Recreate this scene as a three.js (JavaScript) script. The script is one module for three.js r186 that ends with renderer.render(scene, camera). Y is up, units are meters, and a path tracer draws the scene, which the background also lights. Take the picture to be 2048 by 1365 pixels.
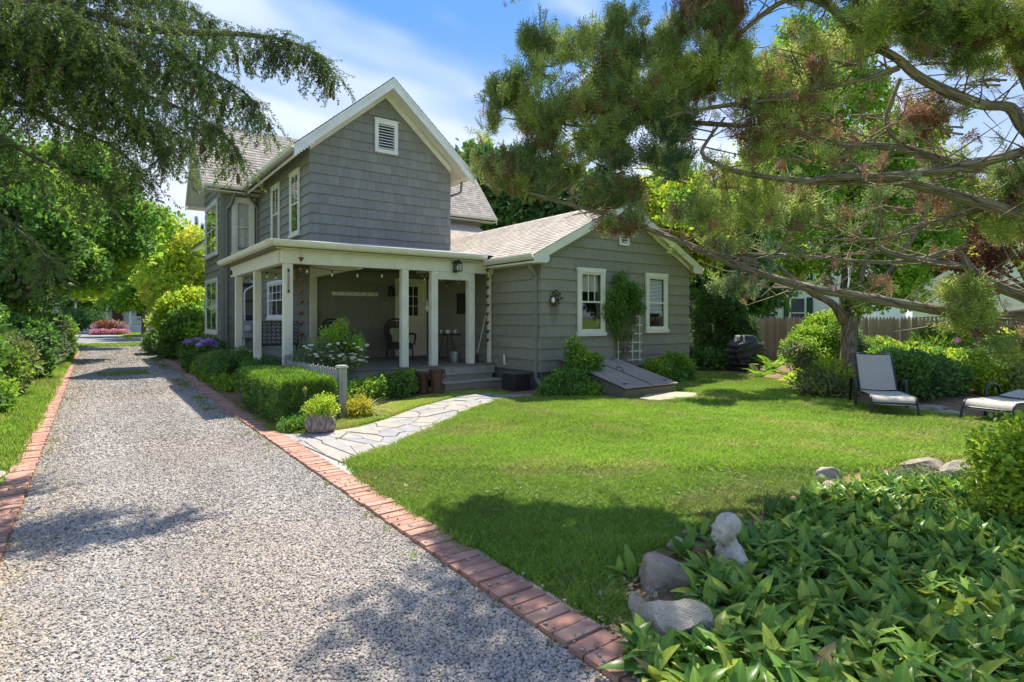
import * as THREE from 'three';
import { mergeGeometries, mergeVertices, toCreasedNormals } from 'three/addons/utils/BufferGeometryUtils.js';
import { RoundedBoxGeometry } from 'three/addons/geometries/RoundedBoxGeometry.js';
import { MarchingCubes } from 'three/addons/objects/MarchingCubes.js';

// ---------------------------------------------------------------- camera, sky, sun, exposure
const scene = new THREE.Scene();
const F = 1150, CX = 1024, HY = 636, EYE = 1.6, YAW = Math.atan2(CX - 185, F);
const SN = Math.sin(YAW), CS = Math.cos(YAW);
const camera = new THREE.PerspectiveCamera(2 * Math.atan(682.5 / F) * 180 / Math.PI, 2048 / 1365, 0.1, 900);
camera.position.set(0, EYE, 0);
camera.lookAt(SN, EYE, -CS);
camera.setViewOffset(2048, 1365, 0, 682.5 - HY, 2048, 1365);   // upright verticals: the lens is shifted, not tilted

const renderer = new THREE.WebGLRenderer({ antialias: true });
renderer.toneMapping = THREE.LinearToneMapping;
renderer.toneMappingExposure = 3.4;
renderer.shadowMap.enabled = true;

const SUN = new THREE.Vector3(0.41, 1, -0.47).normalize();
const sun = new THREE.DirectionalLight(new THREE.Color(1, 0.93, 0.8), 3.1);
sun.position.copy(SUN).multiplyScalar(80);
sun.castShadow = true;
sun.shadow.mapSize.set(4096, 4096);
Object.assign(sun.shadow.camera, { left: -45, right: 45, top: 45, bottom: -45, near: 1, far: 200 });
scene.add(sun); scene.add(sun.target);

// seeded random numbers and tileable noise
function rng(seed) { let a = seed >>> 0; return () => { a = (a + 0x6D2B79F5) | 0; let t = Math.imul(a ^ (a >>> 15), 1 | a); t = (t + Math.imul(t ^ (t >>> 7), 61 | t)) ^ t; return ((t ^ (t >>> 14)) >>> 0) / 4294967296; }; }
const hash = (x, y, z) => { let h = Math.imul(x, 374761393) + Math.imul(y, 668265263) + Math.imul(z, 2147483647 ^ 0x5bd1e995); h = Math.imul(h ^ (h >>> 13), 1274126177); return ((h ^ (h >>> 16)) >>> 0) / 4294967296; };
const sm = t => t * t * (3 - 2 * t), lerp = (a, b, t) => a + (b - a) * t, clamp = (x, a, b) => Math.min(b, Math.max(a, x));
function noise2(x, y, per = 65536, seed = 0) {
  const xi = Math.floor(x), yi = Math.floor(y), u = sm(x - xi), v = sm(y - yi), w = n => ((n % per) + per) % per;
  return lerp(lerp(hash(w(xi), w(yi), seed), hash(w(xi + 1), w(yi), seed), u), lerp(hash(w(xi), w(yi + 1), seed), hash(w(xi + 1), w(yi + 1), seed), u), v);
}
function noise3(x, y, z, seed = 0) {
  const zi = Math.floor(z), t = sm(z - zi);
  return lerp(noise2(x, y, 65536, seed + zi * 131), noise2(x, y, 65536, seed + (zi + 1) * 131), t);
}
function fbm2(x, y, per, oct, seed = 0) { let s = 0, a = 0.5, n = 0; for (let o = 0; o < oct; o++) { s += a * noise2(x, y, per, seed + o * 17); n += a; x *= 2; y *= 2; per *= 2; a *= 0.5; } return s / n; }

{ // the sky: clear blue that pales towards the horizon, thin streaks of high cloud
  const W = 1024, Hh = 512, d = new Float32Array(W * Hh * 4);
  const zen = [0.04, 0.108, 0.28], mid = [0.043, 0.126, 0.31], low = [0.245, 0.285, 0.345], cl = [0.38, 0.385, 0.395];
  for (let j = 0; j < Hh; j++) for (let i = 0; i < W; i++) {
    const el = ((j + 0.5) / Hh - 0.5) * Math.PI, az = ((i + 0.5) / W - 0.5) * 2 * Math.PI;
    const y = Math.sin(el), x = Math.cos(el) * Math.cos(az), z = Math.cos(el) * Math.sin(az), k = (j * W + i) * 4;
    const e = Math.max(0, y), c = [0, 0, 0];
    const a = sm(clamp((e - 0.06) / 0.44, 0, 1)), b = sm(clamp((e - 0.42) / 0.58, 0, 1));
    const toSun = Math.max(0, x * SUN.x + y * SUN.y + z * SUN.z), halo = 0.45 * Math.pow(toSun, 60) + 0.05 * Math.pow(toSun, 8);
    const inv = 1 / (e + 0.22), px = x * inv * 2.2, pz = z * inv * 2.2;
    const w = fbm2(px * 0.9 + 40 + fbm2(px, pz, 4096, 3, 5) * 1.6, pz * 1.7 + 40, 4096, 5, 9);
    const cloud = sm(clamp((w - 0.36) / 0.42, 0, 1)) * 0.54 * sm(clamp(e / 0.12, 0, 1)) + 0.35 * sm(clamp((0.2 - e) / 0.2, 0, 1)) * w;
    for (let q = 0; q < 3; q++) {
      c[q] = lerp(lerp(low[q], mid[q], a), zen[q], b);
      c[q] = lerp(c[q], cl[q], cloud) + halo * [1, 0.95, 0.88][q] * 0.75;
      if (y < 0) c[q] = lerp(c[q], [0.12, 0.14, 0.1][q], clamp(-y / 0.03, 0, 1));
      d[k + q] = c[q];
    }
    d[k + 3] = 1;
  }
  const t = new THREE.DataTexture(d, W, Hh, THREE.RGBAFormat, THREE.FloatType);
  t.mapping = THREE.EquirectangularReflectionMapping; t.magFilter = t.minFilter = THREE.LinearFilter; t.wrapS = THREE.RepeatWrapping; t.needsUpdate = true;
  scene.background = t; scene.environment = t;
}

// ---------------------------------------------------------------- measuring: a place seen at a pixel of the photograph, at a depth, on the ground or on a wall
const ray = (px, py) => { const u = (px - CX) / F, v = (HY - py) / F; return [SN + u * CS, v, -(CS - u * SN)]; };
const at = (px, py, D) => { const r = ray(px, py); return new THREE.Vector3(r[0] * D, EYE + r[1] * D, r[2] * D); };
const gnd = (px, py, h = 0) => { const r = ray(px, py), t = (h - EYE) / r[1]; return [r[0] * t, r[2] * t]; };

// ---------------------------------------------------------------- naming
const used = {}, BASE = new WeakMap();
function numbered(n) { const k = used[n] = (used[n] ?? -1) + 1; return k ? `${n}_${String(k).padStart(3, '0')}` : n; }
function tag(o, label, category, group, kind) { o.userData.label = label; o.userData.category = category; if (group) o.userData.group = group; if (kind) o.userData.kind = kind; return o; }
function thing(name, label, category, base = [0, 0, 0], group) {
  const g = new THREE.Group(); g.name = numbered(name); g.position.set(...base); tag(g, label, category, group); scene.add(g); BASE.set(g, base); return g;
}
function part(parent, name, geo, mat, label) {   // geo is in world space; it is moved into the space of its thing
  const b = BASE.get(parent) || [0, 0, 0]; if (b[0] || b[1] || b[2]) geo.translate(-b[0], -b[1], -b[2]);
  const m = new THREE.Mesh(geo, mat); m.name = name; m.castShadow = m.receiveShadow = true; parent.add(m); BASE.set(m, b); if (label) m.userData.label = label; return m;
}
function piece(parent, name, geo, mat, x, y, z, ry = 0, sx = 1, sy = 1, sz = 1) {   // a shared geometry set at a world place
  const b = BASE.get(parent) || [0, 0, 0], m = new THREE.Mesh(geo, mat); m.name = name; m.castShadow = m.receiveShadow = true;
  m.position.set(x - b[0], y - b[1], z - b[2]); m.rotation.y = ry; m.scale.set(sx, sy, sz); parent.add(m); BASE.set(m, [0, 0, 0]); return m;
}
function sub(parent, name) { const g = new THREE.Group(); g.name = name; parent.add(g); BASE.set(g, BASE.get(parent)); return g; }
function structure(name, geo, mat) { const m = new THREE.Mesh(geo, mat); m.name = numbered(name); m.userData.kind = 'structure'; m.castShadow = m.receiveShadow = true; scene.add(m); BASE.set(m, [0, 0, 0]); return m; }
function single(name, label, category, geo, mat, base = [0, 0, 0], group) {
  const m = new THREE.Mesh(geo, mat); m.name = numbered(name); m.position.set(...base); m.castShadow = m.receiveShadow = true; tag(m, label, category, group); scene.add(m); return m;
}

// ---------------------------------------------------------------- geometry helpers
function plain(g) { g = g.index ? g.toNonIndexed() : g; for (const k of Object.keys(g.attributes)) if (!['position', 'normal', 'uv'].includes(k)) g.deleteAttribute(k); if (!g.attributes.uv) g.setAttribute('uv', new THREE.BufferAttribute(new Float32Array(g.attributes.position.count * 2), 2)); g.morphAttributes = {}; return g; }
function tinted(list, q, amt = 0.4) {   // leaves joined, each with its own tone of green
  return mergeGeometries(list.map(g => { g = plain(g); g.deleteAttribute('uv'); const n = g.attributes.position.count, c = new Float32Array(n * 3), k = 1 + (q() * 2 - 1) * amt, h = 1 + (q() - 0.5) * 0.24; for (let i = 0; i < n; i++) { c[i * 3] = k * h; c[i * 3 + 1] = k; c[i * 3 + 2] = k * (2 - h); } g.setAttribute('color', new THREE.BufferAttribute(c, 3)); return g; }), false);
}
const merge = list => mergeGeometries(list.map(plain), false);
function boxUV(g) {
  g = plain(g); const p = g.attributes.position, n = g.attributes.normal, uv = g.attributes.uv;
  for (let i = 0; i < p.count; i++) {
    const ax = Math.abs(n.getX(i)), ay = Math.abs(n.getY(i)), az = Math.abs(n.getZ(i));
    if (ay >= ax && ay >= az) uv.setXY(i, p.getX(i), p.getZ(i)); else if (ax >= az) uv.setXY(i, p.getZ(i), p.getY(i)); else uv.setXY(i, p.getX(i), p.getY(i));
  }
  return g;
}
function box(x0, x1, y0, y1, z0, z1, r = 0) {
  const w = x1 - x0, h = y1 - y0, d = z1 - z0;
  const g = r ? new RoundedBoxGeometry(w, h, d, 1, Math.min(r, w * 0.45, h * 0.45, d * 0.45)) : new THREE.BoxGeometry(w, h, d);
  g.translate((x0 + x1) / 2, (y0 + y1) / 2, (z0 + z1) / 2); return boxUV(g);
}
function beam(a, b, w, h, r = 0) {   // a bar from a to b
  const A = new THREE.Vector3(...a), B = new THREE.Vector3(...b), L = A.distanceTo(B);
  const g = boxUV(r ? new RoundedBoxGeometry(w, h, L, 1, r) : new THREE.BoxGeometry(w, h, L));
  const m = new THREE.Matrix4().lookAt(A, B, Math.abs(B.y - A.y) > 0.99 * L ? new THREE.Vector3(1, 0, 0) : new THREE.Vector3(0, 1, 0));
  m.setPosition(A.clone().add(B).multiplyScalar(0.5)); g.applyMatrix4(m); return g;
}
function prismZ(poly, z0, z1) { const s = new THREE.Shape(poly.map(p => new THREE.Vector2(...p))); const g = new THREE.ExtrudeGeometry(s, { depth: z1 - z0, bevelEnabled: false }); g.translate(0, 0, z0); return boxUV(g); }
function prismX(poly, x0, x1) { const g = prismZ(poly.map(([z, y]) => [-z, y]), x0, x1); g.rotateY(Math.PI / 2); return boxUV(g); }   // poly in (z, y)
const V3 = a => a.isVector3 ? a : new THREE.Vector3(...a);
function tube(pts, radii, sides = 8, step = 0.12, wob = 0, seed = 1, closed = true) {
  const P = pts.map(V3), curve = new THREE.CatmullRomCurve3(P, false, 'centripetal'), L = curve.getLength(), n = Math.max(2, Math.ceil(L / step));
  const pos = [], uv = [], idx = [], f = curve.computeFrenetFrames(n, false), q = rng(seed), ph = q() * 20;
  for (let i = 0; i <= n; i++) {
    const t = i / n, c = curve.getPointAt(t), k = curve.getUtoTmapping(t) * (radii.length - 1), k0 = Math.min(radii.length - 2, Math.floor(k)), r = radii.length > 1 ? lerp(radii[k0], radii[k0 + 1], k - k0) : radii[0];
    for (let j = 0; j <= sides; j++) {
      const a = j / sides * Math.PI * 2, jj = j % sides, rr = r * (1 + wob * (noise3(jj * 0.9 + ph, t * L * 3, 3, seed) - 0.5) * 2);
      const nx = Math.cos(a), ny = Math.sin(a);
      pos.push(c.x + rr * (nx * f.normals[i].x + ny * f.binormals[i].x), c.y + rr * (nx * f.normals[i].y + ny * f.binormals[i].y), c.z + rr * (nx * f.normals[i].z + ny * f.binormals[i].z));
      uv.push(j / sides * Math.max(0.05, 2 * Math.PI * r), t * L);
      if (i < n && j < sides) { const a0 = i * (sides + 1) + j, b0 = a0 + sides + 1; idx.push(a0, a0 + 1, b0, b0, a0 + 1, b0 + 1); }
    }
  }
  if (closed) for (const [row, s] of [[0, 1], [n, -1]]) { const c = pos.length / 3, p = curve.getPointAt(row / n); pos.push(p.x, p.y, p.z); uv.push(0, 0); for (let j = 0; j < sides; j++) { const a0 = row * (sides + 1) + j; s > 0 ? idx.push(c, a0 + 1, a0) : idx.push(c, a0, a0 + 1); } }
  const g = new THREE.BufferGeometry(); g.setAttribute('position', new THREE.Float32BufferAttribute(pos, 3)); g.setAttribute('uv', new THREE.Float32BufferAttribute(uv, 2)); g.setIndex(idx); g.computeVertexNormals(); return plain(g);
}
function lathe(prof, seg = 16, x = 0, y = 0, z = 0) { const g = new THREE.LatheGeometry(prof.map(p => new THREE.Vector2(...p)), seg); g.translate(x, y, z); return plain(g); }
const rod = (a, b, r, sides = 6) => tube([a, b], [r, r], sides, 10);
function clip(poly, a, b, c) {   // keep a*s + b*y <= c
  const out = []; for (let i = 0; i < poly.length; i++) { const p = poly[i], q = poly[(i + 1) % poly.length], dp = a * p[0] + b * p[1] - c, dq = a * q[0] + b * q[1] - c; if (dp <= 0) out.push(p); if (dp * dq < 0) { const t = dp / (dp - dq); out.push([lerp(p[0], q[0], t), lerp(p[1], q[1], t)]); } } return out;
}
function inside(poly, x, z) { let c = false; for (let i = 0, j = poly.length - 1; i < poly.length; j = i++) { const [xi, zi] = poly[i], [xj, zj] = poly[j]; if ((zi > z) !== (zj > z) && x < (xj - xi) * (z - zi) / (zj - zi) + xi) c = !c; } return c; }
function rock(seed, rx, ry, rz, rough = 0.25, detail = 3) {
  let g = mergeVertices(new THREE.IcosahedronGeometry(1, detail).deleteAttribute('uv').deleteAttribute('normal')); const p = g.attributes.position, q = rng(seed), planes = [];
  for (let i = 0; i < 15; i++) { const v = new THREE.Vector3(q() - 0.5, q() - 0.5, q() - 0.5).normalize(); planes.push([v, 0.6 + q() * 0.3]); }
  for (let i = 0; i < p.count; i++) {
    const v = new THREE.Vector3().fromBufferAttribute(p, i); for (const [n, d] of planes) { const e = v.dot(n) - d; if (e > 0) v.addScaledVector(n, -e * 0.97); }
    v.multiplyScalar(1 + rough * (noise3(v.x * 2.2 + seed, v.y * 2.2, v.z * 2.2 + 9, seed) - 0.5) + rough * 0.4 * (noise3(v.x * 6 + seed, v.y * 6, v.z * 6, seed) - 0.5));
    p.setXYZ(i, v.x * rx, v.y * ry, v.z * rz);
  }
  g = plain(toCreasedNormals(g, 0.42)); const uv = g.attributes.uv, pp = g.attributes.position; for (let i = 0; i < pp.count; i++) uv.setXY(i, pp.getX(i) + pp.getY(i) * 0.5, pp.getZ(i) - pp.getY(i) * 0.5); return g;
}

// ---------------------------------------------------------------- procedural textures (surface colour and fine relief only)
function tex(size, f, srgb = true, rx = 1, ry = 1) {
  const d = new Uint8Array(size * size * 4);
  for (let j = 0; j < size; j++) for (let i = 0; i < size; i++) { const c = f(i / size, j / size), k = (j * size + i) * 4; for (let q = 0; q < 3; q++) d[k + q] = clamp(Math.round(255 * (Array.isArray(c) ? c[q] : c)), 0, 255); d[k + 3] = 255; }
  const t = new THREE.DataTexture(d, size, size, THREE.RGBAFormat); t.wrapS = t.wrapT = THREE.RepeatWrapping; t.magFilter = THREE.LinearFilter; t.minFilter = THREE.LinearMipmapLinearFilter; t.generateMipmaps = true; if (srgb) t.colorSpace = THREE.SRGBColorSpace; t.repeat.set(rx, ry); t.needsUpdate = true; return t;
}
function rep(t, rx, ry) { const c = t.clone(); c.repeat.set(rx, ry); c.needsUpdate = true; return c; }
const tPaint = tex(512, (u, v) => 0.84 + 0.16 * (0.65 * fbm2(u * 6, v * 6, 6, 6, 91) + 0.35 * fbm2(u * 50, v * 9, 50, 3, 92)));
const tMottle = tex(512, (u, v) => 0.72 + 0.28 * (0.6 * fbm2(u * 8, v * 8, 8, 6, 1) + 0.4 * fbm2(u * 64, v * 64, 64, 2, 4)));
const hMottle = tex(512, (u, v) => 0.6 * fbm2(u * 12, v * 12, 12, 6, 3) + 0.4 * fbm2(u * 90, v * 90, 90, 2, 6), false);
const tGrain = tex(512, (u, v) => 0.77 + 0.23 * (0.4 * fbm2(u * 70, v * 3, 70, 3, 11) * 1.1 + 0.3 * fbm2(u * 9, v * 5, 9, 5, 12) + 0.25 * fbm2(u * 30, v * 1.0, 30, 3, 13)));      // paint over upright wood grain
const hGrain = tex(512, (u, v) => fbm2(u * 90, v * 2, 90, 3, 11), false);
const tWood = tex(512, (u, v) => { const w = u * 24 + 2 * fbm2(u * 6, v * 2, 6, 4, 21), g = fbm2(w % 24 * 3, v * 5, 72, 4, 22), s = fbm2(u * 5, v * 3, 5, 5, 23); return 0.5 + 0.3 * g + 0.2 * s; });
const hWood = tex(512, (u, v) => fbm2(u * 72, v * 5, 72, 4, 22), false);
const tBark = tex(512, (u, v) => { const n = fbm2(u * 26 + 3 * fbm2(u * 6, v * 6, 6, 3, 33), v * 6, 2600, 5, 31); return 0.35 + 0.65 * clamp(n * 1.3 - 0.1, 0, 1); });
const hBark = tex(512, (u, v) => Math.abs(fbm2(u * 22, v * 5, 22, 5, 31) - 0.5) * 2, false);
const tGravel = tex(1024, (u, v) => { let best = 9, id = 0; const N = 64, x = u * N, y = v * N, xi = Math.floor(x), yi = Math.floor(y); for (let a = -1; a <= 1; a++) for (let b = -1; b <= 1; b++) { const cx = ((xi + a) % N + N) % N, cy = ((yi + b) % N + N) % N, dx = xi + a + hash(cx, cy, 1) - x, dy = yi + b + hash(cx, cy, 2) - y, dd = dx * dx + dy * dy; if (dd < best) { best = dd; id = hash(cx, cy, 3); } } const k = 0.5 + 0.34 * id; return [k * 1.0, k * 0.985, k * 0.965]; });
const hGravel = tex(1024, (u, v) => { let best = 9; const N = 64, x = u * N, y = v * N, xi = Math.floor(x), yi = Math.floor(y); for (let a = -1; a <= 1; a++) for (let b = -1; b <= 1; b++) { const cx = ((xi + a) % N + N) % N, cy = ((yi + b) % N + N) % N, dx = xi + a + hash(cx, cy, 1) - x, dy = yi + b + hash(cx, cy, 2) - y; best = Math.min(best, dx * dx + dy * dy); } return 1 - Math.sqrt(best); }, false);
const tSpeck = tex(512, (u, v) => { const s = noise2(u * 220, v * 220, 220, 41), b = fbm2(u * 6, v * 6, 6, 5, 42); return 0.62 + 0.26 * b + (s > 0.86 ? -0.18 : s < 0.1 ? 0.12 : 0.06 * s); });
const hSpeck = tex(512, (u, v) => 0.6 * noise2(u * 220, v * 220, 220, 41) + 0.4 * fbm2(u * 12, v * 12, 12, 4, 43), false);
const tRoof = tex(1024, (u, v) => {   // asphalt tabs in courses, two metres across
  const row = Math.floor(v * 14), col = (u * 12 + (row % 2) * 0.5 + hash(row, 5, 8) * 0.6) % 12, c = Math.floor(col), k = hash(c, row, 51), g = noise2(u * 400, v * 400, 400, 52), m = fbm2(u * 5, v * 5, 5, 4, 53);
  const joint = (col - c) < 0.035 ? 0.72 : 1; return (0.6 + 0.16 * k + 0.14 * g + 0.1 * m) * joint;
});
const tSoil = tex(512, (u, v) => { const n = fbm2(u * 10, v * 10, 10, 6, 61), s = noise2(u * 120, v * 120, 120, 62); return [0.42 + 0.34 * n + 0.1 * s, 0.34 + 0.3 * n + 0.08 * s, 0.24 + 0.25 * n + 0.06 * s]; });
const tTurf = tex(512, (u, v) => { const n = fbm2(u * 14, v * 14, 14, 6, 71), s = noise2(u * 170, v * 170, 170, 72); return [0.34 + 0.2 * n + 0.08 * s, 0.42 + 0.2 * n + 0.1 * s, 0.18 + 0.1 * n]; });
const tWeave = tex(256, (u, v) => 0.78 + 0.12 * ((Math.floor(u * 64) + Math.floor(v * 64)) % 2) + 0.1 * fbm2(u * 8, v * 8, 8, 4, 81));
const rgb = (r, g, b) => new THREE.Color().setRGB(r, g, b);
function mat(color, o = {}) { return new THREE.MeshStandardMaterial({ color: color.isColor ? color : new THREE.Color(color), roughness: 0.85, ...o }); }
const leafMat = (o = {}) => new THREE.MeshPhysicalMaterial({ color: 0xffffff, roughness: 1, side: THREE.DoubleSide, transmission: 0.42, thickness: 0, ior: 1.35, specularIntensity: 0.35, clearcoat: 0.28, clearcoatRoughness: 0.42, ...o });
const M = {
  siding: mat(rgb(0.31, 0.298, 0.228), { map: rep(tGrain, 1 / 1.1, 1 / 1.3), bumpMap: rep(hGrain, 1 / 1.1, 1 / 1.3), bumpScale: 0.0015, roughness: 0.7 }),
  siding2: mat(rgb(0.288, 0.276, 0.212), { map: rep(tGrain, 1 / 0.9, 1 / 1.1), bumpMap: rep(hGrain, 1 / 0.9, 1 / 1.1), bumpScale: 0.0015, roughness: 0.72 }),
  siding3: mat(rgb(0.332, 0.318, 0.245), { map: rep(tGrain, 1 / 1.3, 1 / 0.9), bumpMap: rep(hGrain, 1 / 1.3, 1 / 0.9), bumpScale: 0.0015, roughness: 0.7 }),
  coolLightSiding: [0.93, 1, 1.07].map((k, i) => mat(rgb(0.29 * k, 0.285 * k, 0.255 * k), { map: rep(tGrain, 1 / (0.9 + 0.2 * i), 1 / 1.2), bumpMap: rep(hGrain, 1, 1 / 1.2), bumpScale: 0.0015, roughness: 0.7 })),  // same paint as siding above; the differing light is put into the colours
  trim: mat(rgb(0.84, 0.82, 0.69), { map: rep(tPaint, 0.7, 0.7), roughness: 0.6, bumpMap: rep(hGrain, 0.8, 0.3), bumpScale: 0.0008 }),
  white: mat(rgb(0.86, 0.86, 0.83), { map: rep(tPaint, 0.9, 0.9), roughness: 0.5 }),
  door: mat(rgb(0.82, 0.78, 0.58), { roughness: 0.55 }),
  roof: mat(rgb(0.64, 0.56, 0.475), { map: rep(tRoof, 0.5, 0.5), roughness: 0.95, bumpMap: rep(hSpeck, 0.8, 0.8), bumpScale: 0.004 }),
  flatRoof: mat(rgb(0.5, 0.49, 0.48), { map: rep(tSpeck, 0.6, 0.6), roughness: 0.9 }),
  deck: mat(rgb(0.34, 0.28, 0.23), { map: rep(tWood, 2, 0.7), bumpMap: rep(hWood, 2, 0.7), bumpScale: 0.002, roughness: 0.7 }),
  stepPaint: mat(rgb(0.42, 0.41, 0.36), { map: rep(tMottle, 1, 1), roughness: 0.6 }),
  grayWood: mat(rgb(0.5, 0.44, 0.37), { map: rep(tWood, 1.6, 0.5), bumpMap: rep(hWood, 1.6, 0.5), bumpScale: 0.004, roughness: 0.8 }),
  fence: [0.8, 1, 1.2].map((k, i) => mat(rgb(0.5 * k, 0.43 * k, 0.3 * k), { map: rep(tWood, 1.3 + i * 0.3, 0.4), bumpMap: rep(hWood, 1.5, 0.4), bumpScale: 0.004, roughness: 0.9 })),
  found: mat(rgb(0.2, 0.2, 0.175), { map: rep(tMottle, 0.8, 0.8), bumpMap: rep(hMottle, 1, 1), bumpScale: 0.01 }),
  black: mat(rgb(0.018, 0.018, 0.02), { roughness: 0.45 }),
  dark: mat(rgb(0.012, 0.012, 0.012), { roughness: 0.9 }),
  glass: new THREE.MeshPhysicalMaterial({ color: 0xffffff, roughness: 0.015, transmission: 1, thickness: 0, ior: 1.5 }),
  plaster: mat(rgb(0.55, 0.53, 0.48), { roughness: 0.9 }),
  curtain: mat(rgb(0.62, 0.6, 0.52), { map: tWeave, roughness: 1 }),
  blind: mat(rgb(0.72, 0.74, 0.78), { roughness: 0.7 }),
  spout: mat(rgb(0.2, 0.195, 0.175), { roughness: 0.55 }),
  steel: mat(rgb(0.45, 0.46, 0.47), { roughness: 0.4, metalness: 0.9 }),
  meter: mat(rgb(0.32, 0.34, 0.35), { roughness: 0.55 }),
  copper: mat(rgb(0.16, 0.085, 0.05), { roughness: 0.5, metalness: 0.6 }),
  rust: mat(rgb(0.11, 0.055, 0.035), { map: tMottle, roughness: 0.7 }),
  wicker: mat(rgb(0.05, 0.033, 0.024), { map: rep(tWeave, 4, 4), roughness: 0.7 }),
  bark: mat(rgb(0.36, 0.3, 0.22), { map: rep(tBark, 2.2, 1.4), bumpMap: rep(hBark, 2.2, 1.4), bumpScale: 0.02, roughness: 0.95 }),
  cedarBark: mat(rgb(0.42, 0.34, 0.25), { map: rep(tBark, 4, 1.2), bumpMap: rep(hBark, 4, 1.2), bumpScale: 0.012, roughness: 0.95 }),
  stone: mat(rgb(0.76, 0.68, 0.55), { map: rep(tSpeck, 3, 3), bumpMap: rep(hMottle, 3, 3), bumpScale: 0.03, roughness: 0.9 }),
  stoneWarm: mat(rgb(0.64, 0.53, 0.41), { map: rep(tSpeck, 3, 3), bumpMap: rep(hMottle, 3, 3), bumpScale: 0.03, roughness: 0.9 }),
  slate: [[0.35, 0.335, 0.325], [0.37, 0.34, 0.31], [0.4, 0.35, 0.29], [0.31, 0.305, 0.315], [0.39, 0.36, 0.32]].map(c => mat(rgb(...c), { map: rep(tMottle, 1.5, 1.5), bumpMap: rep(hMottle, 1.5, 1.5), bumpScale: 0.006, roughness: 0.85 })),
  brick: [[0.62, 0.33, 0.24], [0.68, 0.37, 0.275], [0.56, 0.295, 0.22], [0.63, 0.38, 0.29]].map(c => mat(rgb(...c), { map: rep(tSpeck, 2.2, 2.2), bumpMap: rep(hSpeck, 2.2, 2.2), bumpScale: 0.002, roughness: 0.95 })),
};
// ---------------------------------------------------------------- ground, drive, path
function sheet(poly, y, step = 0) { const s = new THREE.Shape(poly.map(([x, z]) => new THREE.Vector2(x, -z))); const g = new THREE.ShapeGeometry(s); g.rotateX(-Math.PI / 2); g.translate(0, y, 0); return boxUV(g); }
const turf = mat(rgb(0.8, 0.9, 0.5), { map: rep(tTurf, 0.5, 0.5), bumpMap: rep(hMottle, 1, 1), bumpScale: 0.02, roughness: 1 });
const soil = mat(rgb(0.5, 0.48, 0.46), { map: rep(tSoil, 0.7, 0.7), bumpMap: rep(hMottle, 1.2, 1.2), bumpScale: 0.03, roughness: 1 });
structure('ground', sheet([[-350, 350], [350, 350], [350, -350], [-350, -350]], 0), turf);
const driveR = z => 1.84 + 0.26 * sm(clamp((-z - 10) / 14, 0, 1)) + 0.6 * sm(clamp((-z - 28) / 14, 0, 1)), driveL = z => -0.49;
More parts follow.
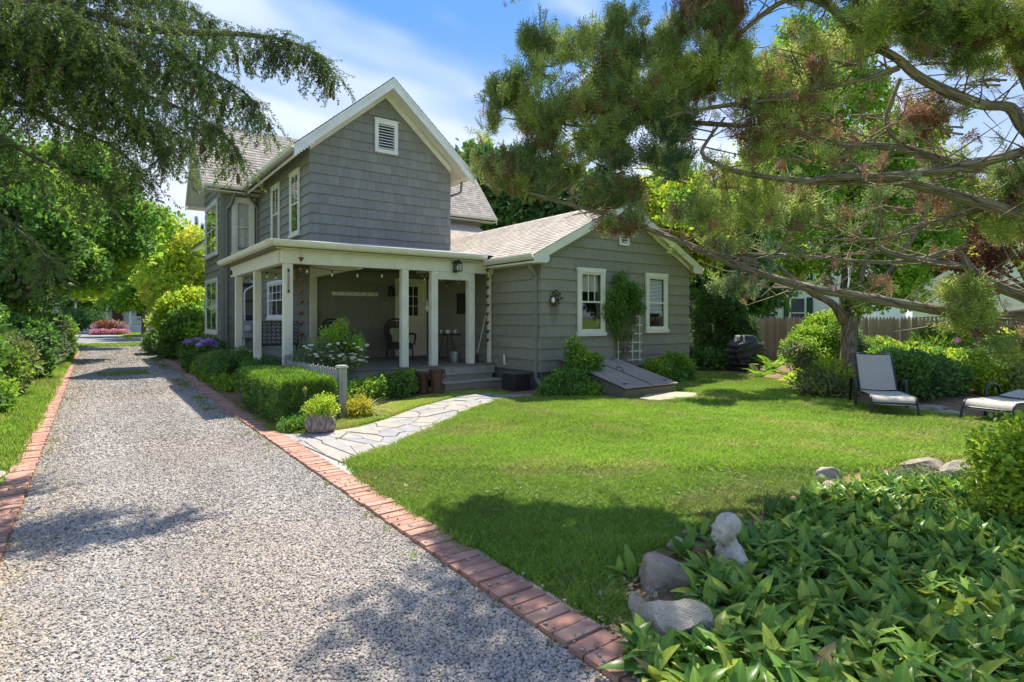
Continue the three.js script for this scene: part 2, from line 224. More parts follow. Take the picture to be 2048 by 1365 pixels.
{
  const pts = []; for (let z = 3; z >= -40; z -= 1) pts.push([driveR(z) + 0.02, z]); for (let z = -40; z <= 3; z += 1) pts.push([driveL(z) - 0.02, z]);
  structure('driveway', sheet(pts, 0.004), mat(rgb(0.34, 0.325, 0.3), { map: rep(tGravel, 0.75, 0.75), bumpMap: rep(hGravel, 0.75, 0.75), bumpScale: 0.012, roughness: 0.95 }));
  const q = rng(5), list = [];
  for (const [z0, z1, den, sz] of [[-1.0, -4.6, 9500, 0.0094], [-4.6, -8, 5600, 0.011], [-8, -14, 2400, 0.015], [-14, -24, 800, 0.02], [-24, -38, 260, 0.028]]) {
    const n = Math.round((driveR(z0) - driveL(z0)) * (z0 - z1) * den);
    for (let i = 0; i < n; i++) { const z = lerp(z0, z1, q()), x = lerp(driveL(z) + 0.01, driveR(z) - 0.01, q()); if (z > -1.7 && x < 0.3) continue; list.push([x, z, sz * (0.55 + 0.95 * q() * q() + 0.2)]); }
  }
  for (let i = 0; i < 130; i++) { const z = lerp(-1.2, -16, q() * q()); list.push([driveR(z) + 0.02 + 0.3 * q() * q(), z, 0.009 + 0.006 * q(), 0.032]); if (z < -4) list.push([driveL(z) - 0.02 - 0.25 * q() * q(), z, 0.009 + 0.006 * q(), 0.032]); }   // stones kicked over the bricks
  const g = new THREE.IcosahedronGeometry(1, 0), p = g.attributes.position; { const v = new THREE.Vector3(); for (let i = 0; i < p.count; i++) { v.fromBufferAttribute(p, i); const k = 0.78 + 0.44 * hash(Math.round(v.x * 50), Math.round(v.y * 50), Math.round(v.z * 50)); p.setXYZ(i, v.x * k, v.y * k, v.z * k); } g.computeVertexNormals(); }
  const inst = new THREE.InstancedMesh(g, mat(rgb(1, 1, 1), { roughness: 0.9 }), list.length), m = new THREE.Matrix4(), e = new THREE.Euler(), qt = new THREE.Quaternion(), sc = new THREE.Vector3(), po = new THREE.Vector3(), c = new THREE.Color();
  list.forEach(([x, z, s, lift = 0], i) => {
    e.set((q() - 0.5) * 0.9, q() * 6.28, (q() - 0.5) * 0.9); qt.setFromEuler(e); sc.set(s * (0.8 + 0.6 * q()), s * (0.38 + 0.3 * q()), s * (0.6 + 0.4 * q())); po.set(x, lift + 0.006 + s * 0.22 * q(), z); inst.setMatrixAt(i, m.compose(po, qt, sc));
    const edge = 0.1 * sm(clamp((0.15 - x) / 0.6, 0, 1)) * noise2(x * 5, z * 3, 99, 9), rut = 0.06 * (Math.exp(-(((x - 0.1) / 0.22) ** 2)) + Math.exp(-(((x - 1.3) / 0.22) ** 2))) * noise2(x * 2, z * 0.6, 99, 14), k = 0.19 + rut + 0.22 * q() * (0.6 + 0.4 * noise2(x * 2, z * 2, 999, 4)), t = q(), warm = t < 0.14 ? 1.12 : 1.03, cool = t > 0.8 ? 1.04 : 0.94, w2 = 0.05 * sm(clamp(noise2(x * 1.3 + 9, z * 0.5, 999, 8) * 2 - 0.7, 0, 1)); c.setRGB(k * (warm + w2 + 0.05 + edge), k, k * (cool - w2 - 0.05 - edge * 1.5)); inst.setColorAt(i, c);
  });
  inst.name = 'gravel'; tag(inst, 'loose grey crushed stone covering the driveway', 'gravel', null, 'stuff'); inst.castShadow = inst.receiveShadow = true; scene.add(inst);
}
// brick edgings: each brick across the edge, laid on sand, a little uneven
for (const [nm, lab, x0f, len, zs, ze, seed] of [['brick_edging', 'right', z => driveR(z), 0.245, -0.9, -36, 3], ['brick_edging', 'left', z => driveL(z) - 0.205, 0.205, -3.6, -38.5, 4]]) {
  const bed = []; for (let z = zs + 0.3; z >= ze; z -= 1) bed.push([x0f(z) - 0.015, z]); for (let z = ze; z <= zs + 0.3; z += 1) bed.push([x0f(z) + len + 0.03, z]);
  const ed = structure(nm, sheet(bed, 0.008), soil), q = rng(seed), pitch = 0.112, geos = M.brick.map((_, i) => { const g = boxUV(new RoundedBoxGeometry(len, 0.05, 0.101, 1, 0.006)); const uv = g.attributes.uv; for (let k = 0; k < uv.count; k++) uv.setXY(k, uv.getX(k) + i * 0.37, uv.getY(k) + i * 0.53); return g; }), far = [];
  ed.userData.label = lab === 'right' ? 'red brick edging between the gravel and the lawn' : 'red brick edging between the gravel and the shrub border'; ed.userData.category = 'edging';
  let z = zs, n = 0;
  while (z > ze) {
    const v = Math.floor(q() * 4), x = x0f(z) + len / 2 + (q() - 0.5) * 0.018, y = 0.01 + (q() - 0.5) * 0.01;
    if (n < 290) { const b = piece(ed, 'brick', geos[v], M.brick[Math.floor(q() * 4)], x, y, z, (q() - 0.5) * 0.04); b.rotation.z = (q() - 0.5) * 0.03; b.rotation.x = (q() - 0.5) * 0.03; }
    else { const g = geos[v].clone(); g.translate(x, y, z); far.push(g); }
    z -= pitch + (q() - 0.5) * 0.005; n++;
  }
  if (far.length) part(ed, 'bricks', merge(far), M.brick[0]).userData.kind = 'stuff';
}
structure('mortar_strip', sheet([[2.12, -5.4], [2.26, -5.9], [2.3, -7.4], [2.2, -8.6], [2.09, -9], [2.09, -5.2]], 0.011), mat(rgb(0.55, 0.52, 0.47), { map: rep(tMottle, 2, 2), bumpMap: rep(hMottle, 2, 2), bumpScale: 0.01 }));
structure('mortar_edge', (() => { const a = [], b = []; for (let z = -1.6; z >= -5.4; z -= 0.2) { a.push([driveR(z) + 0.25, z]); b.unshift([driveR(z) + 0.275 + 0.035 * noise2(z * 3, 1, 99, 3), z]); } return sheet(a.concat(b), 0.0115); })(), mat(rgb(0.45, 0.4, 0.33), { map: rep(tMottle, 2, 2), bumpMap: rep(hMottle, 3, 3), bumpScale: 0.01 }));
// flagstone path: a strip between two measured edges, cut into crazy paving
const pathL = [[556, 873], [630, 870], [700, 862], [770, 843], [840, 817], [905, 799], [960, 791]].map(p => gnd(...p)), pathR = [[684, 930], [755, 908], [825, 880], [890, 850], [950, 820], [1000, 803], [1064, 796]].map(p => gnd(...p));
const pathPoly = pathL.concat(pathR.slice().reverse());
{
  const bed = structure('flagstone_path', sheet(pathPoly, 0.012), mat(rgb(0.42, 0.37, 0.3), { map: rep(tMottle, 2, 2), bumpMap: rep(hMottle, 2, 2), bumpScale: 0.01 }));
  const U = 8.2, Vw = 1.55, q = rng(77), seeds = [];
  for (let i = 0; i < 20; i++) for (let j = 0; j < 4; j++) if (q() > 0.22) seeds.push([(i + 0.5 + (q() - 0.5) * 0.95) / 20 * U, (j + 0.5 + (q() - 0.5) * 0.95) / 4 * Vw]);
  const map = (u, v) => { const k = clamp(u / U, 0, 0.9999) * 6, i = Math.floor(k), t = k - i, w = v / Vw, lx = lerp(pathL[i][0], pathL[i + 1][0], t), lz = lerp(pathL[i][1], pathL[i + 1][1], t), rx = lerp(pathR[i][0], pathR[i + 1][0], t), rz = lerp(pathR[i][1], pathR[i + 1][1], t); return [lerp(lx, rx, w), lerp(lz, rz, w)]; };
  seeds.forEach((s, i) => {
    let poly = [[0.01, 0.01], [U - 0.01, 0.01], [U - 0.01, Vw - 0.01], [0.01, Vw - 0.01]];
    seeds.forEach((o, j) => { if (i === j) return; const dx = o[0] - s[0], dy = o[1] - s[1], L = Math.hypot(dx, dy); if (L > 2.6) return; poly = clip(poly, dx / L, dy / L, (dx * (s[0] + o[0]) / 2 + dy * (s[1] + o[1]) / 2) / L - 0.008); });
    if (poly.length < 3) return;
    const w = poly.map(p => map(...p)), sh = new THREE.Shape(w.map(([x, z]) => new THREE.Vector2(x, -z)));
    const g = new THREE.ExtrudeGeometry(sh, { depth: 0.012, bevelEnabled: true, bevelThickness: 0.006, bevelSize: 0.006, bevelOffset: -0.006, bevelSegments: 1 }); g.rotateX(-Math.PI / 2); g.translate(0, 0.004 + q() * 0.016, 0);
    part(bed, 'flagstone', boxUV(g), M.slate[Math.floor(q() * 5)]);
  });
}
// beds of bare soil
const lilyBed = [[1262, 1430], [1236, 1290], [1240, 1185], [1300, 1110], [1400, 1080], [1500, 1040], [1600, 985], [1700, 950], [1800, 930], [1960, 925], [2100, 950], [2400, 1100], [2600, 1400], [2000, 1900], [1500, 1800]].map(p => gnd(...p));
const sideBed = [[1396, 748], [1480, 752], [1560, 765], [1610, 790], [1690, 806], [1800, 822], [1900, 836], [2100, 850], [2300, 860]].map(p => gnd(...p)).concat([[20.6, -1], [20.6, -16], [14, -16], [13.3, -10]]);
const frontBed = [[3.1, -9.0], [3.5, -8.95], [5.9, -10.25], [6.1, -11.1], [6.1, -11.7], [3.0, -11.7]];
structure('planting_bed', sheet(lilyBed, 0.009), soil); structure('planting_bed', sheet(sideBed, 0.009), soil); structure('planting_bed', sheet(frontBed, 0.009), soil);
structure('planting_bed', sheet([[2.1, -8.4], [3.1, -8.4], [3.4, -16], [3.4, -30], [2.5, -30], [2.15, -22], [2.1, -12]], 0.007), soil);
structure('planting_bed', sheet([[7.1, -9.6], [8.4, -8.4], [8.5, -9.8], [7.9, -11.2], [6.1, -11.2], [6.1, -10.9], [7.1, -10.7]], 0.0075), soil);
structure('planting_bed', sheet([[-1.35, -3], [-1.15, -9.5], [-1.2, -20], [-1.0, -36], [-9, -36], [-9, -3]], 0.0072), soil);
// stepping slabs
{
  const slab = (pts, m) => { const sh = new THREE.Shape(pts.map(p => gnd(...p)).map(([x, z]) => new THREE.Vector2(x, -z))); const g = new THREE.ExtrudeGeometry(sh, { depth: 0.03, bevelEnabled: true, bevelThickness: 0.008, bevelSize: 0.01, bevelSegments: 1 }); g.rotateX(-Math.PI / 2); g.translate(0, 0.002, 0); return boxUV(g); };
  const a = slab([[1280, 800], [1300, 790], [1345, 787], [1392, 790], [1394, 797], [1350, 802], [1310, 805]]); single('stepping_slab', 'pale tan flat slab in the grass before the cellar hatch', 'slab', a, mat(rgb(0.44, 0.37, 0.27), { map: tMottle, bumpMap: hMottle, bumpScale: 0.01 }));
  const b = slab([[985, 803], [1012, 795], [1062, 793], [1064, 800], [1020, 806]]); b.translate(0, 0.012, 0); single('stepping_slab', 'blue grey slab between the path and the wing wall', 'slab', b, M.slate[3]);
}
// street, pavement and the lawn over the road
structure('sidewalk', box(-60, 60, 0.0, 0.02, -44.4, -43.0), mat(rgb(0.6, 0.58, 0.54), { map: rep(tMottle, 0.5, 0.5) }));
structure('street', sheet([[-120, -44.6], [120, -44.6], [120, -52], [-120, -52]], 0.006), mat(rgb(0.3, 0.29, 0.28), { map: rep(tSpeck, 0.4, 0.4) }));
structure('kerb', merge([box(-120, -0.9, -0.05, 0.13, -52.2, -52, 0.02), box(2.4, 120, -0.05, 0.13, -52.2, -52, 0.02)]), mat(rgb(0.55, 0.54, 0.5)));
structure('front_path', sheet([[-0.9, -52], [2.2, -52], [0.9, -76], [-2.6, -76]], 0.008), mat(rgb(0.36, 0.36, 0.37), { map: rep(tSpeck, 0.4, 0.4) }));

// ---------------------------------------------------------------- grass
function tuft(seed, n, h, w, spread, lean = 0.5) {
  const q = rng(seed), pos = [], col = [];
  for (let i = 0; i < n; i++) {
    const a = q() * 6.283, r = spread * Math.sqrt(q()), x = Math.cos(a) * r, z = Math.sin(a) * r, hh = h * (0.6 + 0.6 * q()), b = q() * 6.283, l = hh * lean * (0.2 + q()), dx = Math.cos(b) * l, dz = Math.sin(b) * l, f = q() * 3.14, wx = Math.cos(f) * w / 2, wz = Math.sin(f) * w / 2, mx = dx * 0.35, mz = dz * 0.35, my = hh * 0.6;
    const A = [x - wx, 0, z - wz], B = [x + wx, 0, z + wz], C = [x + mx + wx * 0.8, my, z + mz + wz * 0.8], D = [x + mx - wx * 0.8, my, z + mz - wz * 0.8], E = [x + dx, hh, z + dz];
    pos.push(...A, ...B, ...C, ...A, ...C, ...D, ...D, ...C, ...E); const k = 0.65 + 0.7 * q(), hu = 0.9 + 0.25 * q(); for (let j = 0; j < 9; j++) col.push(k * hu, k, k);
  }
  const g = new THREE.BufferGeometry(); g.setAttribute('position', new THREE.Float32BufferAttribute(pos, 3)); g.setAttribute('color', new THREE.Float32BufferAttribute(col, 3)); g.computeVertexNormals(); return g;
}
const grassMat = leafMat({ transmission: 0.4 });
const toned = new Map();
function instances(geo, material, list, name, label, category, parent = scene) {   // list: [x,y,z, yaw, scale, sy, r,g,b, pitch, roll]
  if (geo.attributes.color) { if (!toned.has(material)) { const c = material.clone(); c.vertexColors = true; toned.set(material, c); } material = toned.get(material); }
  const im = new THREE.InstancedMesh(geo, material, list.length), m = new THREE.Matrix4(), e = new THREE.Euler(), qt = new THREE.Quaternion(), sc = new THREE.Vector3(), po = new THREE.Vector3(), c = new THREE.Color(), b = BASE.get(parent) || [0, 0, 0];
  list.forEach((l, i) => { e.set(l[9] || 0, l[3], l[10] || 0, 'YXZ'); qt.setFromEuler(e); sc.set(l[4], l[4] * l[5], l[4]); po.set(l[0] - b[0], l[1] - b[1], l[2] - b[2]); im.setMatrixAt(i, m.compose(po, qt, sc)); im.setColorAt(i, c.setRGB(l[6], l[7], l[8])); });
  im.name = parent === scene ? numbered(name) : name; im.userData.kind = 'stuff'; if (label) im.userData.label = label; if (category) im.userData.category = category; im.castShadow = im.receiveShadow = true; parent.add(im); return im;
}
const lawnPoly = [[2.16, -1.55], [2.14, -5.6], [2.3, -6.2]].concat(pathR, [[1100, 797], [1240, 802], [1275, 806], [1310, 806], [1396, 800], [1396, 785], [1345, 783], [1350, 765], [1385, 748], [1480, 752], [1560, 765], [1610, 790], [1690, 806], [1800, 822], [1900, 836], [2100, 850], [2500, 900], [2500, 960], [2100, 935], [1960, 922], [1800, 930], [1700, 950], [1600, 985], [1500, 1035], [1400, 1075], [1300, 1105], [1236, 1180]].map(p => gnd(...p)));
{
  const q = rng(9), near = [], far = [];
  const put = (x, z, arr, s) => { const n = noise2(x * 0.7, z * 0.7, 999, 2), n2 = noise2(x * 3.1, z * 3.1, 999, 3), dry = noise2(x * 1.7 + 50, z * 1.7, 999, 6), b = (0.75 + 0.4 * n + 0.25 * (n2 - 0.5)) * (0.72 + 0.56 * q()), d = Math.min(1, sm(clamp((dry - 0.55) / 0.3, 0, 1)) * 0.75 * q() + (q() < 0.05 ? 0.8 : 0)); arr.push([x, 0, z, q() * 6.28, s * (0.75 + 0.5 * q()), 0.75 + 0.5 * n2, lerp(0.225, 0.38, d) * b, lerp(0.37, 0.35, d) * b, lerp(0.04, 0.13, d) * b]); };
  const N = 165000;
  for (let i = 0; i < N; i++) { const x = lerp(2.1, 14.5, q()), z = lerp(-10.6, -1.2, q()); if (!inside(lawnPoly, x, z)) continue; const D = SN * x - CS * z, keep = D < 5 ? 1 : 5.5 / D; if (q() > keep) continue; const edge = noise2(x * 5, z * 5, 99, 8); put(x, z, D < 6 ? near : far, D < 6 ? 1 : 1.25); }
  instances(tuft(1, 15, 0.05, 0.0056, 0.06, 1.0), grassMat, near, 'lawn_grass', 'short green lawn in front of the wing', 'grass');
  instances(tuft(2, 15, 0.05, 0.009, 0.08, 1.0), grassMat, far, 'lawn_grass', 'short green lawn running back to the cellar hatch and shrubs', 'grass');
  const left = [], front = [], strip = [];
  for (let i = 0; i < 16000; i++) { const z = lerp(-4, -38, Math.pow(q(), 1.5)), x = lerp(-1.5, -0.72, q()); if (noise2(x * 3, z * 1.2, 99, 4) < (z > -8 ? 0.5 : 0.25)) continue; put(x, z, left, 1.15 + -z * 0.03); }
  instances(tuft(3, 13, 0.06, 0.009, 0.075), grassMat, left, 'verge_grass', 'strip of grass beside the left brick edging', 'grass');
  for (let i = 0; i < 9000; i++) { const t = q(), k = t * 5.99, a = Math.floor(k), f = k - a, x = lerp(pathL[a][0], pathL[a + 1][0], f), z = lerp(pathL[a][1], pathL[a + 1][1], f), w = 0.15 + 0.75 * q() * (1 - t * 0.4); if (t < 0.05 || t > 0.86) continue; put(x - 0.25 * w + 0.1 * (q() - 0.5), z - w, strip, 1); const l = strip[strip.length - 1]; l[6] *= 1.25; l[7] *= 1.05; l[5] *= 0.7; }
  instances(tuft(4, 14, 0.055, 0.011, 0.07, 0.9), grassMat, strip, 'path_grass', 'yellow green ground cover between the path and the porch bed', 'ground cover');
  for (let i = 0; i < 14000; i++) { const x = lerp(-14, 22, q()), z = lerp(-52.4, -72, q()); if (x < 2.4 && x > -3) continue; put(x, z, front, 4.2); front[front.length - 1][5] *= 0.35; }
  for (let i = 0; i < 4000; i++) { const x = lerp(-8, 10, q()), z = lerp(-38.4, -42.8, q()); put(x, z, front, 3); front[front.length - 1][5] *= 0.4; }
  instances(tuft(5, 13, 0.07, 0.012, 0.09), grassMat, front, 'street_grass', 'distant mown grass on both sides of the street', 'grass');
  const weeds = []; for (let i = 0; i < 260; i++) { const z = lerp(-2, -30, q()), edge = q() < 0.6; const x = edge ? (q() < 0.6 ? driveR(z) - 0.02 - 0.25 * q() * q() : driveL(z) + 0.2 * q() * q()) : lerp(-0.3, 1.7, q()); put(x, z, weeds, edge ? 0.9 : 0.55); weeds[weeds.length - 1][7] *= 0.9; }
  for (let i = 0; i < 500; i++) { const z = lerp(-11, -30, q()), x = driveR(z) - 0.1 - 0.22 * q(); if (noise2(x * 2, z * 0.8, 99, 5) > 0.45) put(x, z, weeds, 1.2); }
  for (let i = 0; i < 350; i++) { const z = -19 - 1.5 * q(), x = lerp(0.1, 1.3, q()); put(x, z, weeds, 1.1); }
  for (let i = 0; i < 900; i++) { const z = lerp(-1.6, -12, q()), n = noise2(z * 1.6, 3, 99, 15); if (n < 0.4 || (z < -5.4 && z > -8.4)) continue; put(driveR(z) + 0.26 - 0.1 * q() * q() * n, z, weeds, 1.2); }
  for (let i = 0; i < 500; i++) { const z = lerp(-5, -30, q()); if (noise2(z * 1.3, 9, 99, 16) > 0.45) put(driveL(z) - 0.2 + 0.09 * q() * q(), z, weeds, 1.2); }
  instances(tuft(6, 9, 0.045, 0.008, 0.05, 1.1), grassMat, weeds, 'drive_weeds', 'scattered weeds sprouting through the gravel', 'weeds');
  const clo = []; for (let i = 0; i < 5200; i++) { const x = lerp(2.2, 12, q()), z = lerp(-9.5, -1.4, q()); if (!inside(lawnPoly, x, z) || noise2(x * 1.4 + 20, z * 1.4, 999, 12) < 0.58) continue; const k = 0.7 + 0.5 * q(); clo.push([x, 0.025 + 0.02 * q(), z, q() * 6.28, 0.5 + 0.5 * q(), 1, 0.13 * k, 0.27 * k, 0.05 * k, 1.2 + 0.5 * q(), (q() - 0.5) * 0.5]); }
  const tri = merge([0, 1, 2].map(i => { const g = new THREE.CircleGeometry(0.013, 6); g.translate(0, 0.013, 0); g.rotateZ(i * 2.094); return g; })); tri.deleteAttribute('uv'); instances(tri, grassMat, clo, 'clover', 'small clover leaves scattered through the lawn', 'clover');
}
// ---------------------------------------------------------------- leaves, clumps, crowns
function leafGeo(L, W, fold = 0.25, curl = 0.25, seg = 2) {   // one leaf along +y from the origin, folded on its midrib
  const pos = [], P = [], prof = seg === 1 ? [[0, 0], [0.5, 1], [1, 0]] : seg === 2 ? [[0, 0], [0.35, 1], [0.72, 0.75], [1, 0]] : [[0, 0], [0.08, 0.42], [0.2, 0.78], [0.36, 1], [0.54, 1], [0.7, 0.82], [0.84, 0.52], [0.94, 0.22], [1, 0]];
  for (const [t, w] of prof) { const z = -curl * L * t * t, y = L * t * (1 - curl * 0.25 * t), h = w * W / 2; P.push([[-h, y, z + fold * h], [0, y, z], [h, y, z + fold * h]]); }
  for (let i = 0; i < P.length - 1; i++) { const a = P[i], b = P[i + 1]; for (const [s, e] of [[0, 1], [1, 2]]) { if (i > 0) pos.push(...a[s], ...a[e], ...b[e]); if (i < P.length - 2) pos.push(...a[s], ...b[e], ...b[s]); } }
  const g = new THREE.BufferGeometry(); g.setAttribute('position', new THREE.Float32BufferAttribute(pos, 3)); g.computeVertexNormals(); const uv = []; for (let i = 0; i < pos.length; i += 3) uv.push(pos[i] / W + 0.5, pos[i + 1] / L); g.setAttribute('uv', new THREE.Float32BufferAttribute(uv, 2)); return g;
}
function clump(seed, n, R, leaf, { up = 0.3, out = 0.8, stem = true, flat = 1, droop = 0 } = {}) {   // leaves set over a small ball of twigs
  const q = rng(seed), list = [], m = new THREE.Matrix4(), d = new THREE.Vector3(), Y = new THREE.Vector3(0, 1, 0), qt = new THREE.Quaternion(), sp = new THREE.Quaternion();
  for (let i = 0; i < n; i++) {
    d.set(q() - 0.5, q() - 0.5, q() - 0.5).normalize(); const r = R * Math.cbrt(0.1 + 0.9 * q()), p = d.clone().multiplyScalar(r); p.y *= flat;
    const dir = d.clone().multiplyScalar(out).add(new THREE.Vector3((q() - 0.5), up - droop + (q() - 0.5) * 0.8, (q() - 0.5))).normalize();
    qt.setFromUnitVectors(Y, dir); sp.setFromAxisAngle(Y, q() * 6.283); qt.multiply(sp); const s = 0.7 + 0.6 * q(); m.compose(p, qt, new THREE.Vector3(s, s, s)); list.push(leaf.clone().applyMatrix4(m));
  }
  return tinted(list, q);
}
const L = {
  oval: leafGeo(0.09, 0.05), small: leafGeo(0.045, 0.026, 0.3, 0.2, 1), big: leafGeo(0.13, 0.085), huge: leafGeo(0.3, 0.2), far: leafGeo(0.2, 0.13, 0.2, 0.2, 1), lance: leafGeo(0.14, 0.034, 0.3, 0.4), needle: leafGeo(0.05, 0.011, 0, 0.1, 1), scale: leafGeo(0.06, 0.013, 0.2, 0.15, 1),
};
const C = {
  oval: clump(11, 26, 0.16, L.oval), small: clump(12, 34, 0.1, L.small), yew: clump(13, 46, 0.085, L.needle, { up: 0.7 }), big: clump(14, 20, 0.22, L.big, { up: 0.1 }), maple: clump(15, 22, 0.26, leafGeo(0.11, 0.11, 0.12, 0.25), { up: -0.1, out: 0.6 }), far: clump(16, 24, 0.42, L.far, { up: 0.1 }), vfar: clump(17, 26, 0.7, leafGeo(0.36, 0.25, 0.2, 0.2, 1), { up: 0.1 }), lance: clump(18, 20, 0.14, L.lance, { up: 0.3 }), lace: clump(20, 30, 0.17, leafGeo(0.12, 0.04, 0.1, 0.5), { up: -0.5, out: 0.5, flat: 0.5 }),
  juniper: (() => {   // a feathery spray: a curved shoot with side shoots, all set with small scale leaves
    const q = rng(21), list = [], Y = new THREE.Vector3(0, 1, 0), m = new THREE.Matrix4(), qt = new THREE.Quaternion(), shoot = (p0, d, len, n, k0) => { for (let i = 0; i < n; i++) { const t = (i + 0.5) / n, p = p0.clone().addScaledVector(d, len * t), dir = d.clone().add(new THREE.Vector3((q() - 0.5) * 1.5, (q() - 0.4) * 1.2, (q() - 0.5) * 1.5)).normalize(); qt.setFromUnitVectors(Y, dir); const k = k0 * (0.6 + 0.5 * q()); m.compose(p, qt, new THREE.Vector3(k * 0.95, k * 0.62, k * 0.95)); list.push(L.scale.clone().applyMatrix4(m)); } };
    for (let f = 0; f < 3; f++) { const d = new THREE.Vector3(q() - 0.5, 0.5 + 0.5 * q(), q() - 0.5).normalize(), s1 = new THREE.Vector3(q() - 0.5, q() - 0.5, q() - 0.5).cross(d).normalize(), len = 0.14 + 0.1 * q(); shoot(new THREE.Vector3(), d, len, 9, 1); for (let i = 0; i < 8; i++) { const t = 0.2 + 0.8 * i / 8, sd = d.clone().multiplyScalar(0.7).addScaledVector(s1, (i % 2 ? 1 : -1) * (0.8 + 0.3 * q())).normalize(); shoot(d.clone().multiplyScalar(len * t), sd, 0.075 * (1.15 - t) + 0.02, 5, 0.8); } }
    return tinted(list, q, 0.35);
  })(),
  spruce: (() => {   // a hanging twig, half a metre long, set with short needles
    const q = rng(22), list = [], Y = new THREE.Vector3(0, 1, 0), m = new THREE.Matrix4(), qt = new THREE.Quaternion(), nd = leafGeo(0.05, 0.0125, 0, 0.1, 1);
    for (let i = 0; i < 74; i++) { const t = i / 74, p = new THREE.Vector3(Math.sin(t * 5) * 0.015, -0.5 * t, Math.cos(t * 4) * 0.015), a = q() * 6.283, dir = new THREE.Vector3(Math.cos(a), -0.5 - 0.6 * q(), Math.sin(a)).normalize(); qt.setFromUnitVectors(Y, dir); const k = 0.75 + 0.5 * q(); m.compose(p, qt, new THREE.Vector3(k, k, k)); list.push(nd.clone().applyMatrix4(m)); }
    return tinted(list, q, 0.35);
  })(),
};
const vegMat = { leaf: leafMat(), thin: leafMat({ transmission: 0.5 }), glossy: leafMat({ clearcoat: 0.35, clearcoatRoughness: 0.4, transmission: 0.34 }), needle: leafMat({ transmission: 0.22 }) };
const P = {   // leaf colours: [dark, light]
  green: [[0.079, 0.175, 0.035], [0.175, 0.35, 0.052]], deep: [[0.055, 0.125, 0.036], [0.125, 0.25, 0.058]], lime: [[0.28, 0.438, 0.035], [0.525, 0.63, 0.052]], fresh: [[0.158, 0.315, 0.035], [0.35, 0.525, 0.052]], olive: [[0.14, 0.193, 0.052], [0.298, 0.35, 0.105]], grey: [[0.123, 0.193, 0.088], [0.263, 0.333, 0.158]], red: [[0.123, 0.044, 0.035], [0.298, 0.123, 0.052]], gold: [[0.36, 0.38, 0.04], [0.55, 0.48, 0.05]], blue: [[0.061, 0.149, 0.079], [0.14, 0.263, 0.123]], purple: [[0.28, 0.175, 0.175], [0.525, 0.35, 0.298]],
};
function lobes(q, list, { blobs, n, scale, pal, gap = 0.3, freq = 1.2, shell = 0.5, alt, altAmount = 0, seed = 1, floor = -9 }) {
  const vol = blobs.map(b => Math.pow(b[3] * b[4] * b[5], 0.72)), tot = vol.reduce((a, b) => a + b, 0);
  blobs.forEach((b, bi) => {
    const k = Math.round(n * vol[bi] / tot);
    for (let i = 0; i < k; i++) {
      let x, y, z, tries = 0; do { const d = new THREE.Vector3(q() - 0.5, q() - 0.5, q() - 0.5).normalize(), r = Math.pow(lerp(shell * shell * shell, 1, q()), 1 / 3) * (0.86 + 0.28 * noise3(d.x * 2.3 + bi * 7, d.y * 2.3, d.z * 2.3, seed)); x = b[0] + d.x * r * b[3]; y = b[1] + d.y * r * b[4]; z = b[2] + d.z * r * b[5]; } while ((noise3(x * freq, y * freq, z * freq, seed) < gap || y < floor) && ++tries < 6);
      if (y < floor) y = floor + q() * 0.1;
      const t = clamp(noise3(x * 1.1, y * 1.1, z * 1.1, seed + 3) * 0.9 + (q() - 0.5) * 0.9 + 0.05, 0, 1), p = alt && noise3(x * 1.3 + 30, y * 1.3, z * 1.3, seed + 5) + (q() - 0.5) * 0.25 < altAmount ? alt : pal;
      list.push([x, y, z, q() * 6.283, scale * (0.7 + 0.6 * q()), 1, lerp(p[0][0], p[1][0], t), lerp(p[0][1], p[1][1], t), lerp(p[0][2], p[1][2], t), (q() - 0.5) * 1.6, (q() - 0.5) * 1.6]);
    }
  });
  return list;
}
function shrub(name, label, category, base, geo, material, opt, group) {   // foliage over a few stems
  const g = thing(name, label, category, base, group), q = rng(opt.seed || 1), list = [];
  const blobs = opt.blobs.map(b => [base[0] + b[0], base[1] + b[1], base[2] + b[2], b[3], b[4], b[5]]);
  lobes(q, list, { ...opt, blobs, floor: 0.03 }); instances(geo, material, list, 'foliage', null, null, g);
  const st = []; for (let i = 0; i < (opt.stems ?? 5); i++) { const b = blobs[i % blobs.length], o = [(q() - 0.5) * 0.15, 0, (q() - 0.5) * 0.15]; st.push(tube([[base[0] + o[0], 0, base[2] + o[2]], [lerp(base[0], b[0], 0.5) + o[0] * 2, b[1] * 0.5, lerp(base[2], b[2], 0.5) + o[2] * 2], [b[0] + (q() - 0.5) * b[3], b[1] + b[4] * 0.4, b[2] + (q() - 0.5) * b[5]]], [0.012, 0.009, 0.004], 5, 0.2)); }
  if (st.length) part(g, 'stems', merge(st), M.bark);
  return g;
}
function branches(q, trunkTop, r, blobs, sides = 6) {   // limbs from a fork to each lobe of the crown
  return blobs.map(b => { const e = new THREE.Vector3(b[0], b[1] + b[4] * 0.2, b[2]), s = V3(trunkTop), mid = s.clone().lerp(e, 0.5).add(new THREE.Vector3((q() - 0.5) * 0.5, 0.15 * s.distanceTo(e) * (q() - 0.2), (q() - 0.5) * 0.5)); return tube([s, mid, e], [r, r * 0.6, r * 0.2], sides, 0.3, 0.1, 1 + Math.floor(q() * 99)); });
}
